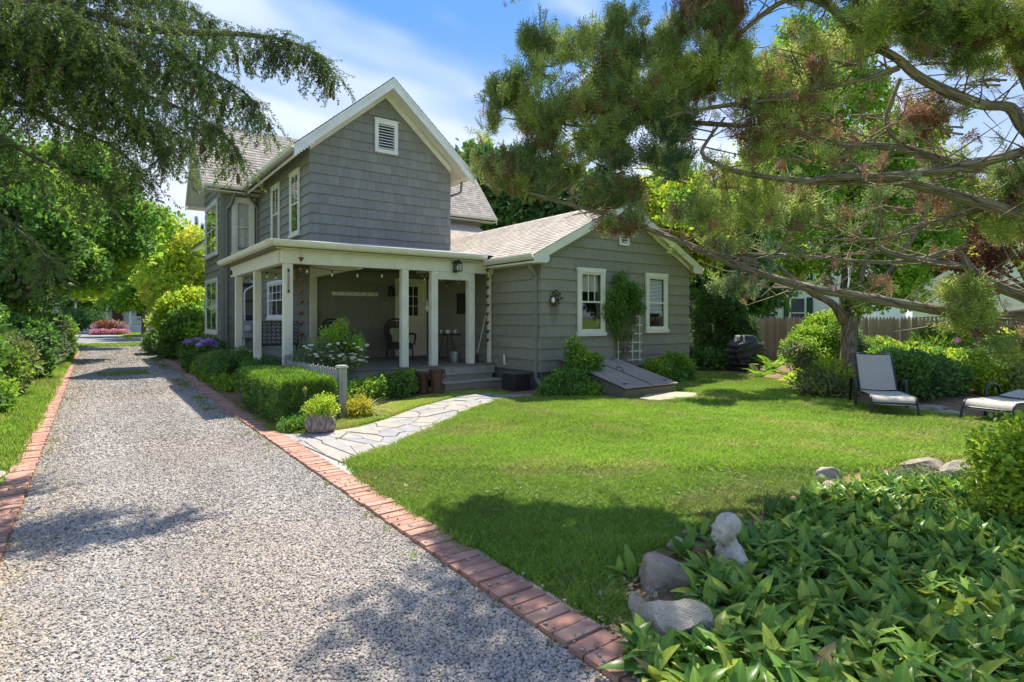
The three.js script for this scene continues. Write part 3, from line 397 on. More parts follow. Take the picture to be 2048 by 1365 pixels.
function tree(name, label, base, trunk, r0, geo, material, opt, group, bark = M.bark) {
  const g = thing(name, label, 'tree', base, group), q = rng(opt.seed || 1), blobs = opt.blobs, list = [], T = trunk || base[1] + opt.blobs[0][1] * 0.45;
  const top = [base[0] + (opt.leanX || 0), T, base[2] + (opt.leanZ || 0)];
  part(g, 'trunk', merge([tube([[base[0], -0.15, base[2]], [base[0], 0.25, base[2]], [lerp(base[0], top[0], 0.5), T * 0.5, lerp(base[2], top[2], 0.5)], top], [r0 * 1.5, r0 * 1.08, r0 * 0.92, r0 * 0.75], 10, 0.2, 0.08, 7), ...branches(q, top, r0 * 0.5, blobs.slice(0, 14))]), bark);
  lobes(q, list, { ...opt, blobs }); instances(geo, material, list, 'crown', null, null, g); return g;
}
const around = (q, cx, cy, cz, R, H, n, r) => { const a = []; for (let i = 0; i < n; i++) { const t = q() * 6.283, v = q() * 2 - 1, k = Math.sqrt(Math.max(0, 1 - v * v)) * R * (0.5 + 0.3 * q()); a.push([cx + Math.cos(t) * k, cy + v * H * 0.7, cz + Math.sin(t) * k, r * (0.7 + 0.6 * q()), r * (0.6 + 0.5 * q()), r * (0.7 + 0.6 * q())]); } return a; };
// ---------------------------------------------------------------- the grey shingled house
const house = thing('shingled_house', 'grey shingled two storey house with cream trim, back porch and low side wing', 'house', [6.6, 0, -15.2]);
const FZ = (z) => ({ rot: 0, p: [0, 0, z] }), FX = (x) => ({ rot: -Math.PI / 2, p: [x, 0, 0] });   // a wall facing the camera; a wall facing the drive (s = z)
const put = (g, f) => { g.rotateY(f.rot); g.translate(...f.p); return g; };
function wedge(poly, yb, yt, t0 = 0.034, t1 = 0.004) {
  const pos = [], uv = [], n = p => lerp(t0, t1, clamp((p[1] - yb) / (yt - yb), 0, 1)), tri = (a, b, c) => pos.push(...a, ...b, ...c);
  const fr = poly.map(p => [p[0], p[1], n(p)]), bk = poly.map(p => [p[0], p[1], 0]);
  for (let i = 1; i < poly.length - 1; i++) tri(fr[0], fr[i], fr[i + 1]);
  for (let i = 0; i < poly.length; i++) { const j = (i + 1) % poly.length; tri(fr[i], bk[i], bk[j]); tri(fr[i], bk[j], fr[j]); }
  for (let i = 0; i < pos.length; i += 3) uv.push(pos[i], pos[i + 1]);
  const g = new THREE.BufferGeometry(); g.setAttribute('position', new THREE.Float32BufferAttribute(pos, 3)); g.setAttribute('uv', new THREE.Float32BufferAttribute(uv, 2)); g.computeVertexNormals(); return g;
}
function cutRect(r, holes) {   // a rectangle less the openings
  let out = [r]; for (const h of holes) { const nx = []; for (const [a, b, c, d] of out) { if (h[1] <= a || h[0] >= b || h[3] <= c || h[2] >= d) { nx.push([a, b, c, d]); continue; } if (h[0] > a) nx.push([a, h[0], c, d]); if (h[1] < b) nx.push([h[1], b, c, d]); const l = Math.max(a, h[0]), m = Math.min(b, h[1]); if (h[2] > c) nx.push([l, m, c, h[2]]); if (h[3] < d) nx.push([l, m, h[3], d]); } out = nx; } return out.filter(([a, b, c, d]) => b - a > 0.01 && d - c > 0.008);
}
function slab(poly, holes, f, t = 0.14) {   // a wall with thickness and real openings, its face at n = 0
  const sh = new THREE.Shape(poly.map(p => new THREE.Vector2(...p))); for (const [a, b, c, d] of holes) sh.holes.push(new THREE.Path([[a, c], [a, d], [b, d], [b, c]].map(p => new THREE.Vector2(...p))));
  const g = new THREE.ExtrudeGeometry(sh, { depth: t, bevelEnabled: false }); g.translate(0, 0, -t); return boxUV(put(g, f));
}
const hole = (s0, s1, y0, y1, c = 0.09) => [s0 + c, s1 - c, y0 + 0.06, y1 - c];
function siding(parent, name, f, s0, s1, y0, y1, { clips = [], holes = [], min = 0.9, max = 1.5, course = 0.262, seed = 1, gap = 0.0025, mats = [M.siding, M.siding2, M.siding3, M.siding] } = {}) {
  const q = rng(seed); let y = y0;
  while (y < y1 - 0.02) {
    const top = Math.min(y + course, y1); let s = s0 - (q() * min * 0.8);
    while (s < s1) {
      const w = lerp(min, max, q()), a = Math.max(s, s0), b = Math.min(s + w, s1); s += w; if (b - a < 0.03) continue;
      const m = mats[Math.floor(q() * mats.length)], jy = max < 0.6 ? (q() - 0.5) * 0.008 : 0;
      for (const [ra, rb, rc, rd] of cutRect([a + gap, b - gap, y + jy, top + 0.012], holes)) {
      let poly = [[ra, rc], [rb, rc], [rb, rd], [ra, rd]]; for (const c of clips) poly = clip(poly, ...c); if (poly.length < 3) continue;
      const g = wedge(poly, y, top); const uv = g.attributes.uv, o = q() * 7; for (let k = 0; k < uv.count; k++) uv.setX(k, uv.getX(k) + o); part(parent, name, put(g, f), m); }
    }
    y = top;
  }
}
function roofPlane(a, b, c, d, exposure = 0.145) {   // a-b along the eave, d-c along the ridge
  const A = V3(a), B = V3(b), Cc = V3(c), D = V3(d), Ls = A.distanceTo(D), n = Math.max(2, Math.round(Ls / exposure)), nor = B.clone().sub(A).cross(D.clone().sub(A)).normalize(); if (nor.y < 0) nor.negate();
  const pos = [], uv = [], len = A.distanceTo(B);
  for (let i = 0; i < n; i++) {
    const t0 = i / n, t1 = (i + 1) / n + 0.02 / Ls, l0 = A.clone().lerp(D, t0).addScaledVector(nor, 0.016), r0 = B.clone().lerp(Cc, t0).addScaledVector(nor, 0.016), l1 = A.clone().lerp(D, t1).addScaledVector(nor, 0.004), r1 = B.clone().lerp(Cc, t1).addScaledVector(nor, 0.004), l2 = A.clone().lerp(D, t0), r2 = B.clone().lerp(Cc, t0);
    const q = (p, u) => { pos.push(p.x, p.y, p.z); uv.push(...u); }, v0 = t0 * Ls, v1 = t1 * Ls, o0 = 0;
    q(l0, [o0, v0]); q(r0, [o0 + len, v0]); q(r1, [o0 + len, v1]); q(l0, [o0, v0]); q(r1, [o0 + len, v1]); q(l1, [o0, v1]);
    q(l2, [0, v0]); q(r2, [len, v0]); q(r0, [len, v0 + 0.01]); q(l2, [0, v0]); q(r0, [len, v0 + 0.01]); q(l0, [0, v0 + 0.01]);
  }
  const g = new THREE.BufferGeometry(); g.setAttribute('position', new THREE.Float32BufferAttribute(pos, 3)); g.setAttribute('uv', new THREE.Float32BufferAttribute(uv, 2)); g.computeVertexNormals(); return g;
}
const gutterProf = (s = 1) => [[0, 0.02], [0.065 * s, 0.02], [0.095 * s, 0.06], [0.108 * s, 0.115], [0.095 * s, 0.115], [0.08 * s, 0.06], [0.06 * s, 0.032], [0.01 * s, 0.032], [0.01 * s, 0.115], [0, 0.115]];
function windowUnit(f, s0, s1, y0, y1, { up = [1, 1], lo = [1, 1], dress = 'none', casing = 0.09, trim = M.trim, shade } = {}) {
  const w = sub(house, 'window'), n0 = 0.03, cs = casing;
  part(w, 'frame', put(merge([box(s0, s0 + cs, y0, y1, n0, 0.085, 0.006), box(s1 - cs, s1, y0, y1, n0, 0.085, 0.006), box(s0 - 0.015, s1 + 0.015, y1 - cs, y1 + 0.015, n0, 0.092, 0.006)]), f), trim);
  part(w, 'sill', put(box(s0 - 0.025, s1 + 0.025, y0 - 0.03, y0 + 0.06, n0, 0.115, 0.008), f), trim);
  const a = s0 + cs, b = s1 - cs, c = y0 + 0.06, d = y1 - cs, m = (c + d) / 2 + 0.01, r = 0.045;
  const sash = (y, z, n, [cols, rows], last) => { const l = [box(a, a + r, y, z, n, n + 0.026, 0.003), box(b - r, b, y, z, n, n + 0.026, 0.003), box(a + r, b - r, z - r * (last ? 0.7 : 1), z, n, n + 0.025), box(a + r, b - r, y, y + (last ? r * 1.7 : r * 0.8), n, n + 0.025)]; for (let i = 1; i < cols; i++) { const x = lerp(a + r, b - r, i / cols); l.push(box(x - 0.009, x + 0.009, y + r * 0.8, z - r * 0.7, n + 0.006, n + 0.021)); } for (let i = 1; i < rows; i++) { const yy = lerp(y + r * 0.8, z - r, i / rows); l.push(box(a + r, b - r, yy - 0.009, yy + 0.009, n + 0.006, n + 0.0205)); } return merge(l); };
  part(w, 'upper_sash', put(sash(m - 0.02, d, 0.046, up, false), f), trim); part(w, 'lower_sash', put(sash(c, m + 0.02, 0.0465, lo, true), f), trim);
  part(w, 'pane', put(box(a + r * 0.5, b - r * 0.5, m, d - r * 0.5, 0.054, 0.0555), f), M.glass); part(w, 'pane', put(box(a + r * 0.5, b - r * 0.5, c + r, m, 0.054, 0.0556), f), M.glass);
  if (dress === 'cafe') { const g = new THREE.PlaneGeometry(b - a - 0.04, (d - m) * 0.62, 40, 1); const p = g.attributes.position; for (let i = 0; i < p.count; i++) p.setZ(i, 0.012 * Math.sin(p.getX(i) * 90)); g.translate((a + b) / 2, d - (d - m) * 0.33, -0.05); part(w, 'valance', put(plain(g), f), M.curtain); }
  if (dress === 'sheer') { const g = new THREE.PlaneGeometry((b - a) * 0.42, d - c - 0.06, 24, 1); const p = g.attributes.position; for (let i = 0; i < p.count; i++) p.setZ(i, 0.014 * Math.sin(p.getX(i) * 80)); g.translate(b - (b - a) * 0.26, (c + d) / 2, -0.05); part(w, 'curtain', put(plain(g), f), M.curtain); }
  if (dress === 'shade') part(w, 'roller_shade', put(box(a + 0.02, b - 0.02, lerp(c, d, shade || 0.6), d - 0.02, 0.012, 0.014), f), M.curtain);
  if (dress === 'blind') { const l = []; for (let y = lerp(c, d, 0.32); y < d - 0.05; y += 0.036) { const g = box(a + 0.02, b - 0.05, -0.0145, 0.0145, -0.001, 0.001); g.rotateX(-0.5); g.translate(0, y, 0.0); l.push(g); } part(w, 'blind', put(merge(l), f), M.blind); const cg = new THREE.PlaneGeometry(0.13, d - c - 0.06, 10, 1); cg.translate(b - 0.1, (c + d) / 2, 0.0405); }
  return w;
}
// --- wing, one storey, gable towards the lawn
const WX0 = 7.98, WX1 = 13.16, WZ = -9.85, WR = 10.57, WE = 0.51, ridgeW = 4.46, eaveW = x => ridgeW - WE * Math.abs(x - WR);
{
  const H1 = hole(9.01, 9.89, 1.2, 2.75), H2 = hole(11.35, 12.19, 1.24, 2.73), HV = [10.46, 10.68, 3.44, 3.86];
  const wall = part(house, 'wing_wall', slab([[WX0, 0.42], [WX1, 0.42], [WX1, eaveW(WX1) - 0.14], [WR, ridgeW - 0.14], [WX0, eaveW(WX0) - 0.14]], [H1, H2, HV], FZ(WZ)), M.siding2);
  part(house, 'wing_side_wall', box(WX0, WX0 + 0.14, 0.42, eaveW(WX0) - 0.14, -18, WZ - 0.141), M.siding2); part(house, 'wing_side_wall', box(WX1 - 0.14, WX1, 0.42, eaveW(WX1) - 0.14, -18, WZ - 0.141), M.siding2);
  part(house, 'wing_back_wall', box(WX0 + 0.141, WX1 - 0.141, 0.42, 4.3, -18, -17.86), M.plaster); part(house, 'wing_floor', box(WX0 + 0.141, WX1 - 0.141, 0.43, 0.5, -17.85, WZ - 0.142), M.deck); part(house, 'wing_ceiling', box(WX0 + 0.141, WX1 - 0.141, 2.9, 2.94, -17.85, WZ - 0.142), M.plaster);
  part(house, 'foundation', box(WX0 + 0.03, WX1 - 0.03, -0.1, 0.425, -18, WZ - 0.03), M.found);
  const k = ridgeW - 0.15;
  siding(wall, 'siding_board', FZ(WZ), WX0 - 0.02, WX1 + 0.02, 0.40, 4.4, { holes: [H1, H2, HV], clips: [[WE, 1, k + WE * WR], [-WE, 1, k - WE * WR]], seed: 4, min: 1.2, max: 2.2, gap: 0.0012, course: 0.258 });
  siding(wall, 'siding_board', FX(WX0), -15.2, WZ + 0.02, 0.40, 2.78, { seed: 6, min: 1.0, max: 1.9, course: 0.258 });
  // roof
  const deckP = [[WR, ridgeW], [WX1 + 0.34, eaveW(WX1 + 0.34)], [WX1 + 0.34, eaveW(WX1 + 0.34) - 0.1], [WR, ridgeW - 0.13], [WX0 - 0.36, eaveW(WX0 - 0.36) - 0.1], [WX0 - 0.36, eaveW(WX0 - 0.36)]];
  const roof = part(house, 'wing_roof', prismZ(deckP, -18.5, -9.66), M.trim);
  const eL = WX0 - 0.38, eR = WX1 + 0.36;
  part(roof, 'roof_shingles', merge([roofPlane([eL, eaveW(eL) + 0.005, -18.5], [eL, eaveW(eL) + 0.005, -9.63], [WR, ridgeW + 0.005, -9.63], [WR, ridgeW + 0.005, -18.5]), roofPlane([eR, eaveW(eR) + 0.005, -18.5], [eR, eaveW(eR) + 0.005, -9.63], [WR, ridgeW + 0.005, -9.63], [WR, ridgeW + 0.005, -18.5])]), M.roof);
  const caps = []; for (let z = -9.7; z > -18; z -= 0.21) { const g = prismZ([[WR - 0.13, eaveW(WR - 0.13) + 0.02], [WR, ridgeW + 0.035], [WR + 0.13, eaveW(WR + 0.13) + 0.02], [WR, ridgeW + 0.02]], z - 0.22, z); caps.push(g); } part(roof, 'ridge_cap', merge(caps), M.roof);
  const rk = (x0, x1, h, z0, z1, dy = 0) => prismZ([[x0, eaveW(x0) + dy], [x1, eaveW(x1) + dy], [x1, eaveW(x1) + dy - h], [x0, eaveW(x0) + dy - h]], z0, z1);
  part(roof, 'rake_board', merge([rk(eL + 0.03, WR, 0.19, -9.66, -9.63), rk(WR, eR - 0.03, 0.19, -9.66, -9.63)]), M.trim);
  part(roof, 'frieze_board', merge([rk(WX0 + 0.05, WR, 0.12, -9.812, -9.79, -0.13), rk(WR, WX1 - 0.05, 0.12, -9.812, -9.79, -0.13)]), M.trim);
  for (const [x0, x1] of [[eL + 0.02, WX0 + 0.06], [WX1 - 0.06, eR - 0.02]]) part(roof, 'eave_return', prismZ(x0 < WR ? [[x0, 2.8], [x1 - 0.06, 2.8], [x1, 2.86], [x1, eaveW(x1) - 0.03], [x0, eaveW(x0) - 0.03]] : [[x0, 2.86], [x0 + 0.06, 2.8], [x1, 2.8], [x1, eaveW(x1) - 0.03], [x0, eaveW(x0) - 0.03]], -9.655, -9.632), M.white);
  part(roof, 'soffit', box(eL + 0.04, WX0, 2.79, 2.83, -15, -9.67), M.trim);
  const gp = gutterProf(); part(house, 'gutter', prismZ(gp.map(([a, b]) => [eL + 0.04 - a, b + 2.86]), -11.5, -9.64), M.trim); part(house, 'gutter', prismZ(gp.map(([a, b]) => [eR - 0.04 + a, b + 2.86]), -17, -9.64), M.trim);
  // gable louvre
  const vent = sub(house, 'gable_vent'); part(vent, 'frame', merge([box(10.4, 10.46, 3.38, 3.92, -9.814, -9.78, 0.005), box(10.68, 10.74, 3.38, 3.92, -9.814, -9.78, 0.005), box(10.46, 10.68, 3.86, 3.92, -9.814, -9.782), box(10.46, 10.68, 3.38, 3.44, -9.814, -9.782)]), M.white);
  for (let i = 0; i < 6; i++) { const g = box(10.455, 10.685, -0.004, 0.004, -0.03, 0.03); g.rotateX(0.6); g.translate(0, 3.475 + i * 0.07, -9.80); part(vent, 'slat', g, M.white); }
  windowUnit(FZ(WZ), 9.01, 9.89, 1.2, 2.75, { up: [3, 1], dress: 'cafe' }); windowUnit(FZ(WZ), 11.35, 12.19, 1.24, 2.73, { dress: 'blind' });
  part(house, 'downspout', merge([beam([WX0 - 0.05, 0.25, WZ - 0.12], [WX0 - 0.05, 2.5, WZ - 0.12], 0.08, 0.06, 0.01), beam([WX0 - 0.05, 2.5, WZ - 0.12], [WX0 - 0.3, 2.82, WZ - 0.12], 0.08, 0.06, 0.01), beam([WX0 - 0.05, 0.27, WZ - 0.12], [WX0 - 0.05, 0.06, WZ + 0.12], 0.08, 0.06, 0.01)]), M.spout);
  part(house, 'downspout', merge([beam([WX1 + 0.06, 0.25, WZ - 0.2], [WX1 + 0.06, 2.5, WZ - 0.2], 0.08, 0.06, 0.01), beam([WX1 + 0.06, 2.5, WZ - 0.2], [WX1 + 0.34, 2.83, WZ - 0.2], 0.08, 0.06, 0.01)]), M.spout);
  const vp = [[WX0 - 0.06, 0.62, -11.1], [WX0 - 0.06, 0.46, -11.1], [WX0 + 0.02, 0.44, -11.1]]; part(house, 'vent_pipe', merge([rod([WX0 - 0.07, 0.5, -11.15], [WX0 - 0.07, 0.72, -11.15], 0.028, 8), rod([WX0 - 0.07, 0.5, -11.15], [WX0 + 0.02, 0.5, -11.15], 0.028, 8)]), M.trim);
}
// --- ell, two storeys, tall gable over the porch
const EX0 = 4.57, EX1 = 8.75, EZ = -15.2, ER = 6.66, EK = 0.86, ridgeE = 8.18, eaveE = x => ridgeE - EK * Math.abs(x - ER);
{
  const HV = [6.44, 6.91, 6.33, 7.03], HD = [7.05, 7.83, 0.54, 2.62], HL = [hole(-18.95, -18.0, 3.86, 5.66), hole(-16.85, -15.95, 3.86, 5.66), hole(-19.4, -17.3, 1.55, 2.72)];
  const wall = part(house, 'gable_wall', slab([[EX0, 0.0], [EX1, 0.0], [EX1, eaveE(EX1) - 0.22], [ER, ridgeE - 0.22], [EX0, eaveE(EX0) - 0.22]], [HV, HD], FZ(EZ)), M.siding2);
  part(house, 'ell_side_wall', slab([[-21.3, 0.0], [EZ - 0.141, 0.0], [EZ - 0.141, eaveE(EX0) - 0.24], [-21.3, eaveE(EX0) - 0.24]], HL, FX(EX0)), M.siding2); part(house, 'ell_side_wall', box(EX1 - 0.14, EX1, 0, eaveE(EX1) - 0.24, -21.5, EZ - 0.141), M.siding2);
  part(house, 'ell_floor', box(EX0 + 0.141, EX1 - 0.141, 0.44, 0.52, -21, EZ - 0.142), M.deck); part(house, 'ell_floor', box(EX0 + 0.141, EX1 - 0.141, 3.1, 3.3, -21, EZ - 0.142), M.plaster); part(house, 'attic_floor', box(EX0 + 0.141, EX1 - 0.141, 5.85, 5.95, -21, EZ - 0.142), M.plaster);
  const k = ridgeE - 0.25, cl = [[EK, 1, k + EK * ER], [-EK, 1, k - EK * ER]];
  siding(wall, 'shingle', FZ(EZ), EX0 - 0.02, EX1 + 0.02, 3.3, 8.0, { mats: M.coolLightSiding, clips: cl, holes: [HV], min: 0.16, max: 0.36, seed: 9, gap: 0.0018 });
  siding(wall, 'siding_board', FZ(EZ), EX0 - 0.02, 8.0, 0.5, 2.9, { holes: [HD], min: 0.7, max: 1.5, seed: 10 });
  siding(wall, 'siding_board', FX(EX0), -21, EZ + 0.02, 0.4, 6.1, { mats: M.coolLightSiding, holes: HL, min: 0.5, max: 1.2, seed: 12 });
  const z0 = -22.6, zf = -14.66, xl = 4.03, xr = 9.29, th = 0.15;
  const roof = part(house, 'gable_roof', prismZ([[ER, ridgeE - 0.01], [xr, eaveE(xr) - 0.01], [xr, eaveE(xr) - 0.1], [xr - 0.12, eaveE(xr - 0.12) - th], [ER, ridgeE - th - 0.05], [xl + 0.12, eaveE(xl + 0.12) - th], [xl, eaveE(xl) - 0.1], [xl, eaveE(xl) - 0.01]], z0, zf), M.trim);
  part(roof, 'roof_shingles', merge([roofPlane([xl - 0.02, eaveE(xl - 0.02), z0], [xl - 0.02, eaveE(xl - 0.02), zf + 0.05], [ER, ridgeE, zf + 0.05], [ER, ridgeE, z0]), roofPlane([xr + 0.02, eaveE(xr + 0.02), z0], [xr + 0.02, eaveE(xr + 0.02), zf + 0.05], [ER, ridgeE, zf + 0.05], [ER, ridgeE, z0])]), M.roof);
  const rk = (x0, x1, h, za, zb, dy = 0) => prismZ([[x0, eaveE(x0) + dy], [x1, eaveE(x1) + dy], [x1, eaveE(x1) + dy - h], [x0, eaveE(x0) + dy - h]], za, zb);
  part(roof, 'rake_board', merge([rk(xl, ER, 0.27, zf, zf + 0.03, -0.015), rk(ER, xr, 0.27, zf, zf + 0.03, -0.015), rk(xl - 0.01, ER, 0.075, zf + 0.03, zf + 0.05, -0.012), rk(ER, xr + 0.01, 0.075, zf + 0.03, zf + 0.05, -0.012)]), M.white);
  part(roof, 'frieze_board', merge([rk(EX0 - 0.01, ER, 0.2, EZ + 0.036, EZ + 0.06, -0.2), rk(ER, EX1 + 0.01, 0.2, EZ + 0.036, EZ + 0.06, -0.2)]), M.trim);
  const scal = []; for (let i = 0; i < 7; i++) { for (const s of [-1, 1]) { const x = s < 0 ? xl + 0.02 + i * 0.07 : xr - 0.02 - i * 0.07, g = new THREE.CylinderGeometry(0.042, 0.042, 0.02, 10); g.rotateX(Math.PI / 2); g.translate(x, eaveE(x) - 0.285, zf + 0.012); scal.push(g); } } part(roof, 'scalloped_trim', merge(scal), M.white);
  const sc2 = []; for (let z = -14.8; z > -20.6; z -= 0.16) { const g = new THREE.CylinderGeometry(0.05, 0.05, 0.02, 8); g.rotateZ(Math.PI / 2); g.translate(xl + 0.1, 5.72, z); sc2.push(g); } part(roof, 'eave_trim', merge(sc2), M.trim);
  
  const gp = gutterProf(); part(house, 'gutter', prismZ(gp.map(([a, b]) => [xl - a, b + 5.79]), -20.6, zf), M.trim); part(house, 'gutter', prismZ(gp.map(([a, b]) => [xr + a, b + 5.79]), -20.6, zf), M.trim);
  // attic louvre
  const vx0 = 6.33, vx1 = 7.02, vy0 = 6.22, vy1 = 7.14, v = sub(house, 'gable_vent'), n0 = EZ + 0.034;
  part(v, 'frame', merge([box(vx0, vx0 + 0.11, vy0, vy1, n0, n0 + 0.045, 0.006), box(vx1 - 0.11, vx1, vy0, vy1, n0, n0 + 0.045, 0.006), box(vx0 + 0.11, vx1 - 0.11, vy1 - 0.11, vy1, n0, n0 + 0.044), box(vx0 + 0.11, vx1 - 0.11, vy0, vy0 + 0.11, n0, n0 + 0.044), box(vx0 - 0.02, vx1 + 0.02, vy1, vy1 + 0.03, n0, n0 + 0.07)]), M.white);
  for (let i = 0; i < 9; i++) { const g = box(vx0 + 0.105, vx1 - 0.105, -0.005, 0.005, -0.032, 0.032); g.rotateX(0.65); g.translate(0, vy0 + 0.15 + i * 0.078, n0 + 0.028); part(v, 'slat', g, M.white); }
  windowUnit(FX(EX0), -18.95, -18.0, 3.86, 5.66, { up: [2, 1], dress: 'sheer' }); windowUnit(FX(EX0), -16.85, -15.95, 3.86, 5.66, { up: [2, 1], dress: 'sheer' });
  windowUnit(FX(EX0), -19.4, -17.3, 1.55, 2.72, { up: [4, 2], lo: [2, 1], trim: M.white });
  part(house, 'downspout', merge([beam([EX0 - 0.06, 3.1, -20.85], [EX0 - 0.06, 5.35, -20.85], 0.07, 0.07, 0.012), beam([EX0 - 0.06, 5.35, -20.85], [xl + 0.05, 5.76, -20.5], 0.07, 0.07, 0.012)]), M.spout);
  part(house, 'downspout', merge([beam([EX1 + 0.07, 5.3, -15.5], [xr - 0.15, 5.45, -15.2], 0.06, 0.06, 0.01), beam([xr - 0.15, 5.45, -15.2], [xr - 0.12, 5.78, -15.2], 0.06, 0.06, 0.01)]), M.spout);
}
// --- main block behind, ridge along the street
{
  const x0 = 3.44, x1 = 13.6, zf = -21, zb = -24.4, zr = -22.7, ry = 8.42, k = 1.2, ev = z => ry - k * Math.abs(z - zr);
  const HF = [[3.87, 4.3, 3.78, 5.48], [3.96, 4.44, 1.61, 2.69]], HS = [hole(-23.9, -21.5, 3.75, 5.6), hole(-23.9, -21.5, 1.05, 2.95)];
  const wall = part(house, 'main_wall', slab([[x0 + 0.141, 0], [x1, 0], [x1, ev(zf) - 0.2], [x0 + 0.141, ev(zf) - 0.2]], HF, FZ(zf)), M.siding2);
  part(house, 'main_gable_wall', slab([[zb, 0], [zf, 0], [zf, ev(zf) - 0.2], [zr, ry - 0.2], [zb, ev(zb) - 0.2]], HS, FX(x0)), M.siding2); part(house, 'main_back_wall', box(x0 + 0.141, x1, 0, ev(zb) - 0.2, zb, zb + 0.14), M.plaster); part(house, 'main_gable_wall', prismX([[zf - 0.141, 0], [zb + 0.141, 0], [zb + 0.141, ev(zb) - 0.2], [zr, ry - 0.2], [zf - 0.141, ev(zf) - 0.2]], x1 - 0.14, x1), M.siding2);
  part(house, 'main_floor', box(x0 + 0.142, x1 - 0.142, 0.44, 0.52, zb + 0.142, zf - 0.142), M.deck); part(house, 'main_floor', box(x0 + 0.142, x1 - 0.142, 3.1, 3.3, zb + 0.142, zf - 0.142), M.plaster); part(house, 'main_ceiling', box(x0 + 0.142, x1 - 0.142, 5.72, 5.8, zb + 0.142, zf - 0.142), M.plaster);
  siding(wall, 'siding_board', FX(x0), zb, zf + 0.02, 0.35, 8.3, { holes: HS, clips: [[k, 1, ry - 0.22 + k * zr], [-k, 1, ry - 0.22 - k * zr]], min: 0.6, max: 1.3, seed: 15 });
  siding(wall, 'siding_board', FZ(zf), x0 - 0.02, EX0, 0.35, 6.0, { holes: HF, min: 0.4, max: 1.0, seed: 16 });
  part(house, 'corner_board', box(x0 - 0.038, x0 + 0.07, 0.3, 5.8, zf - 0.07, zf + 0.04), M.siding2);
  const a = 2.85, b = 14.2, ef = -20.6, eb = -24.8;
  const roof = part(house, 'main_roof', prismX([[zr, ry - 0.01], [ef, ev(ef) - 0.01], [ef, ev(ef) - 0.1], [ef - 0.12, ev(ef - 0.12) - 0.17], [zr, ry - 0.2], [eb + 0.12, ev(eb + 0.12) - 0.17], [eb, ev(eb) - 0.1], [eb, ev(eb) - 0.01]], a, b), M.trim);
  part(roof, 'roof_shingles', merge([roofPlane([a - 0.03, ev(ef + 0.02), ef + 0.02], [b + 0.03, ev(ef + 0.02), ef + 0.02], [b + 0.03, ry, zr], [a - 0.03, ry, zr]), roofPlane([a - 0.03, ev(eb - 0.02), eb - 0.02], [b + 0.03, ev(eb - 0.02), eb - 0.02], [b + 0.03, ry, zr], [a - 0.03, ry, zr])]), M.roof);
  const caps = []; for (let x = a; x < b; x += 0.24) caps.push(prismX([[zr - 0.12, ev(zr - 0.12) + 0.02], [zr, ry + 0.04], [zr + 0.12, ev(zr + 0.12) + 0.02], [zr, ry + 0.015]], x, x + 0.25)); part(roof, 'ridge_cap', merge(caps), M.roof);
  const rk = (za, zb2, h, xa, xb) => prismX([[za, ev(za) - 0.012], [zb2, ev(zb2) - 0.012], [zb2, ev(zb2) - h], [za, ev(za) - h]], xa, xb);
  part(roof, 'rake_board', merge([rk(eb, zr, 0.26, a - 0.028, a), rk(zr, ef, 0.26, a - 0.028, a), rk(zr, ef, 0.26, b, b + 0.028)]), M.trim);
  part(roof, 'soffit', merge([box(a + 0.02, b - 0.02, 5.72, 5.75, zf, ef - 0.02), box(a + 0.02, b - 0.02, 5.72, 5.75, eb + 0.02, zb), box(a + 0.01, x0, 5.68, 5.715, eb + 0.03, eb + 0.6)]), M.trim);
  const gp = gutterProf(0.9); part(house, 'gutter', prismX(gp.map(([p, y]) => [ef + p, y + 5.79]), a, 4.0), M.trim); part(house, 'gutter', prismX(gp.map(([p, y]) => [ef + p, y + 5.79]), 9.3, b), M.trim);
  windowUnit(FZ(zf), 3.73, 4.44, 3.72, 5.62, { casing: 0.14, dress: 'shade', shade: 0.12 }); windowUnit(FX(x0), -23.9, -21.5, 3.75, 5.6, { up: [2, 1], lo: [2, 1], trim: M.white }); windowUnit(FX(x0), -23.9, -21.5, 1.05, 2.95, { up: [2, 1], lo: [2, 1], trim: M.white });
  part(house, 'downspout', merge([beam([3.56, 0.3, zf + 0.07], [3.56, 5.2, zf + 0.07], 0.1, 0.08, 0.012), beam([3.56, 5.2, zf + 0.07], [3.7, 5.35, zf + 0.12], 0.09, 0.08, 0.012), beam([3.7, 5.35, zf + 0.12], [3.82, 5.78, zf + 0.3], 0.09, 0.08, 0.012)]), M.spout);
  windowUnit(FZ(zf), 3.9, 4.5, 1.55, 2.75, { trim: M.black, casing: 0.06 });
  // lower lean-to roof at the far right and front porch roof glimpsed at the far left
  const lean = part(house, 'rear_addition', box(8.76, 13.4, 0.2, 4.35, -20.95, -19.0), M.siding2); part(lean, 'roof_shingles', roofPlane([8.76, 4.35, -18.7], [13.75, 4.35, -18.7], [13.35, 5.58, -20.99], [8.76, 5.58, -20.99]), M.roof);
  const fp = part(house, 'front_porch_roof', prismZ([[3.38, 4.52], [6, 5.6], [6, 5.46], [3.38, 4.4]], -28.2, -24.5), M.trim); part(fp, 'roof_shingles', roofPlane([3.34, 4.52, -28.25], [3.34, 4.52, -24.45], [6, 5.615, -24.45], [6, 5.615, -28.25]), M.roof);
  part(house, 'downspout', merge([beam([3.42, 4.36, -27.4], [3.44, 4.2, -27.0], 0.06, 0.06), beam([3.44, 4.2, -27.0], [3.5, 3.9, -24.6], 0.06, 0.06)]), M.spout);
}
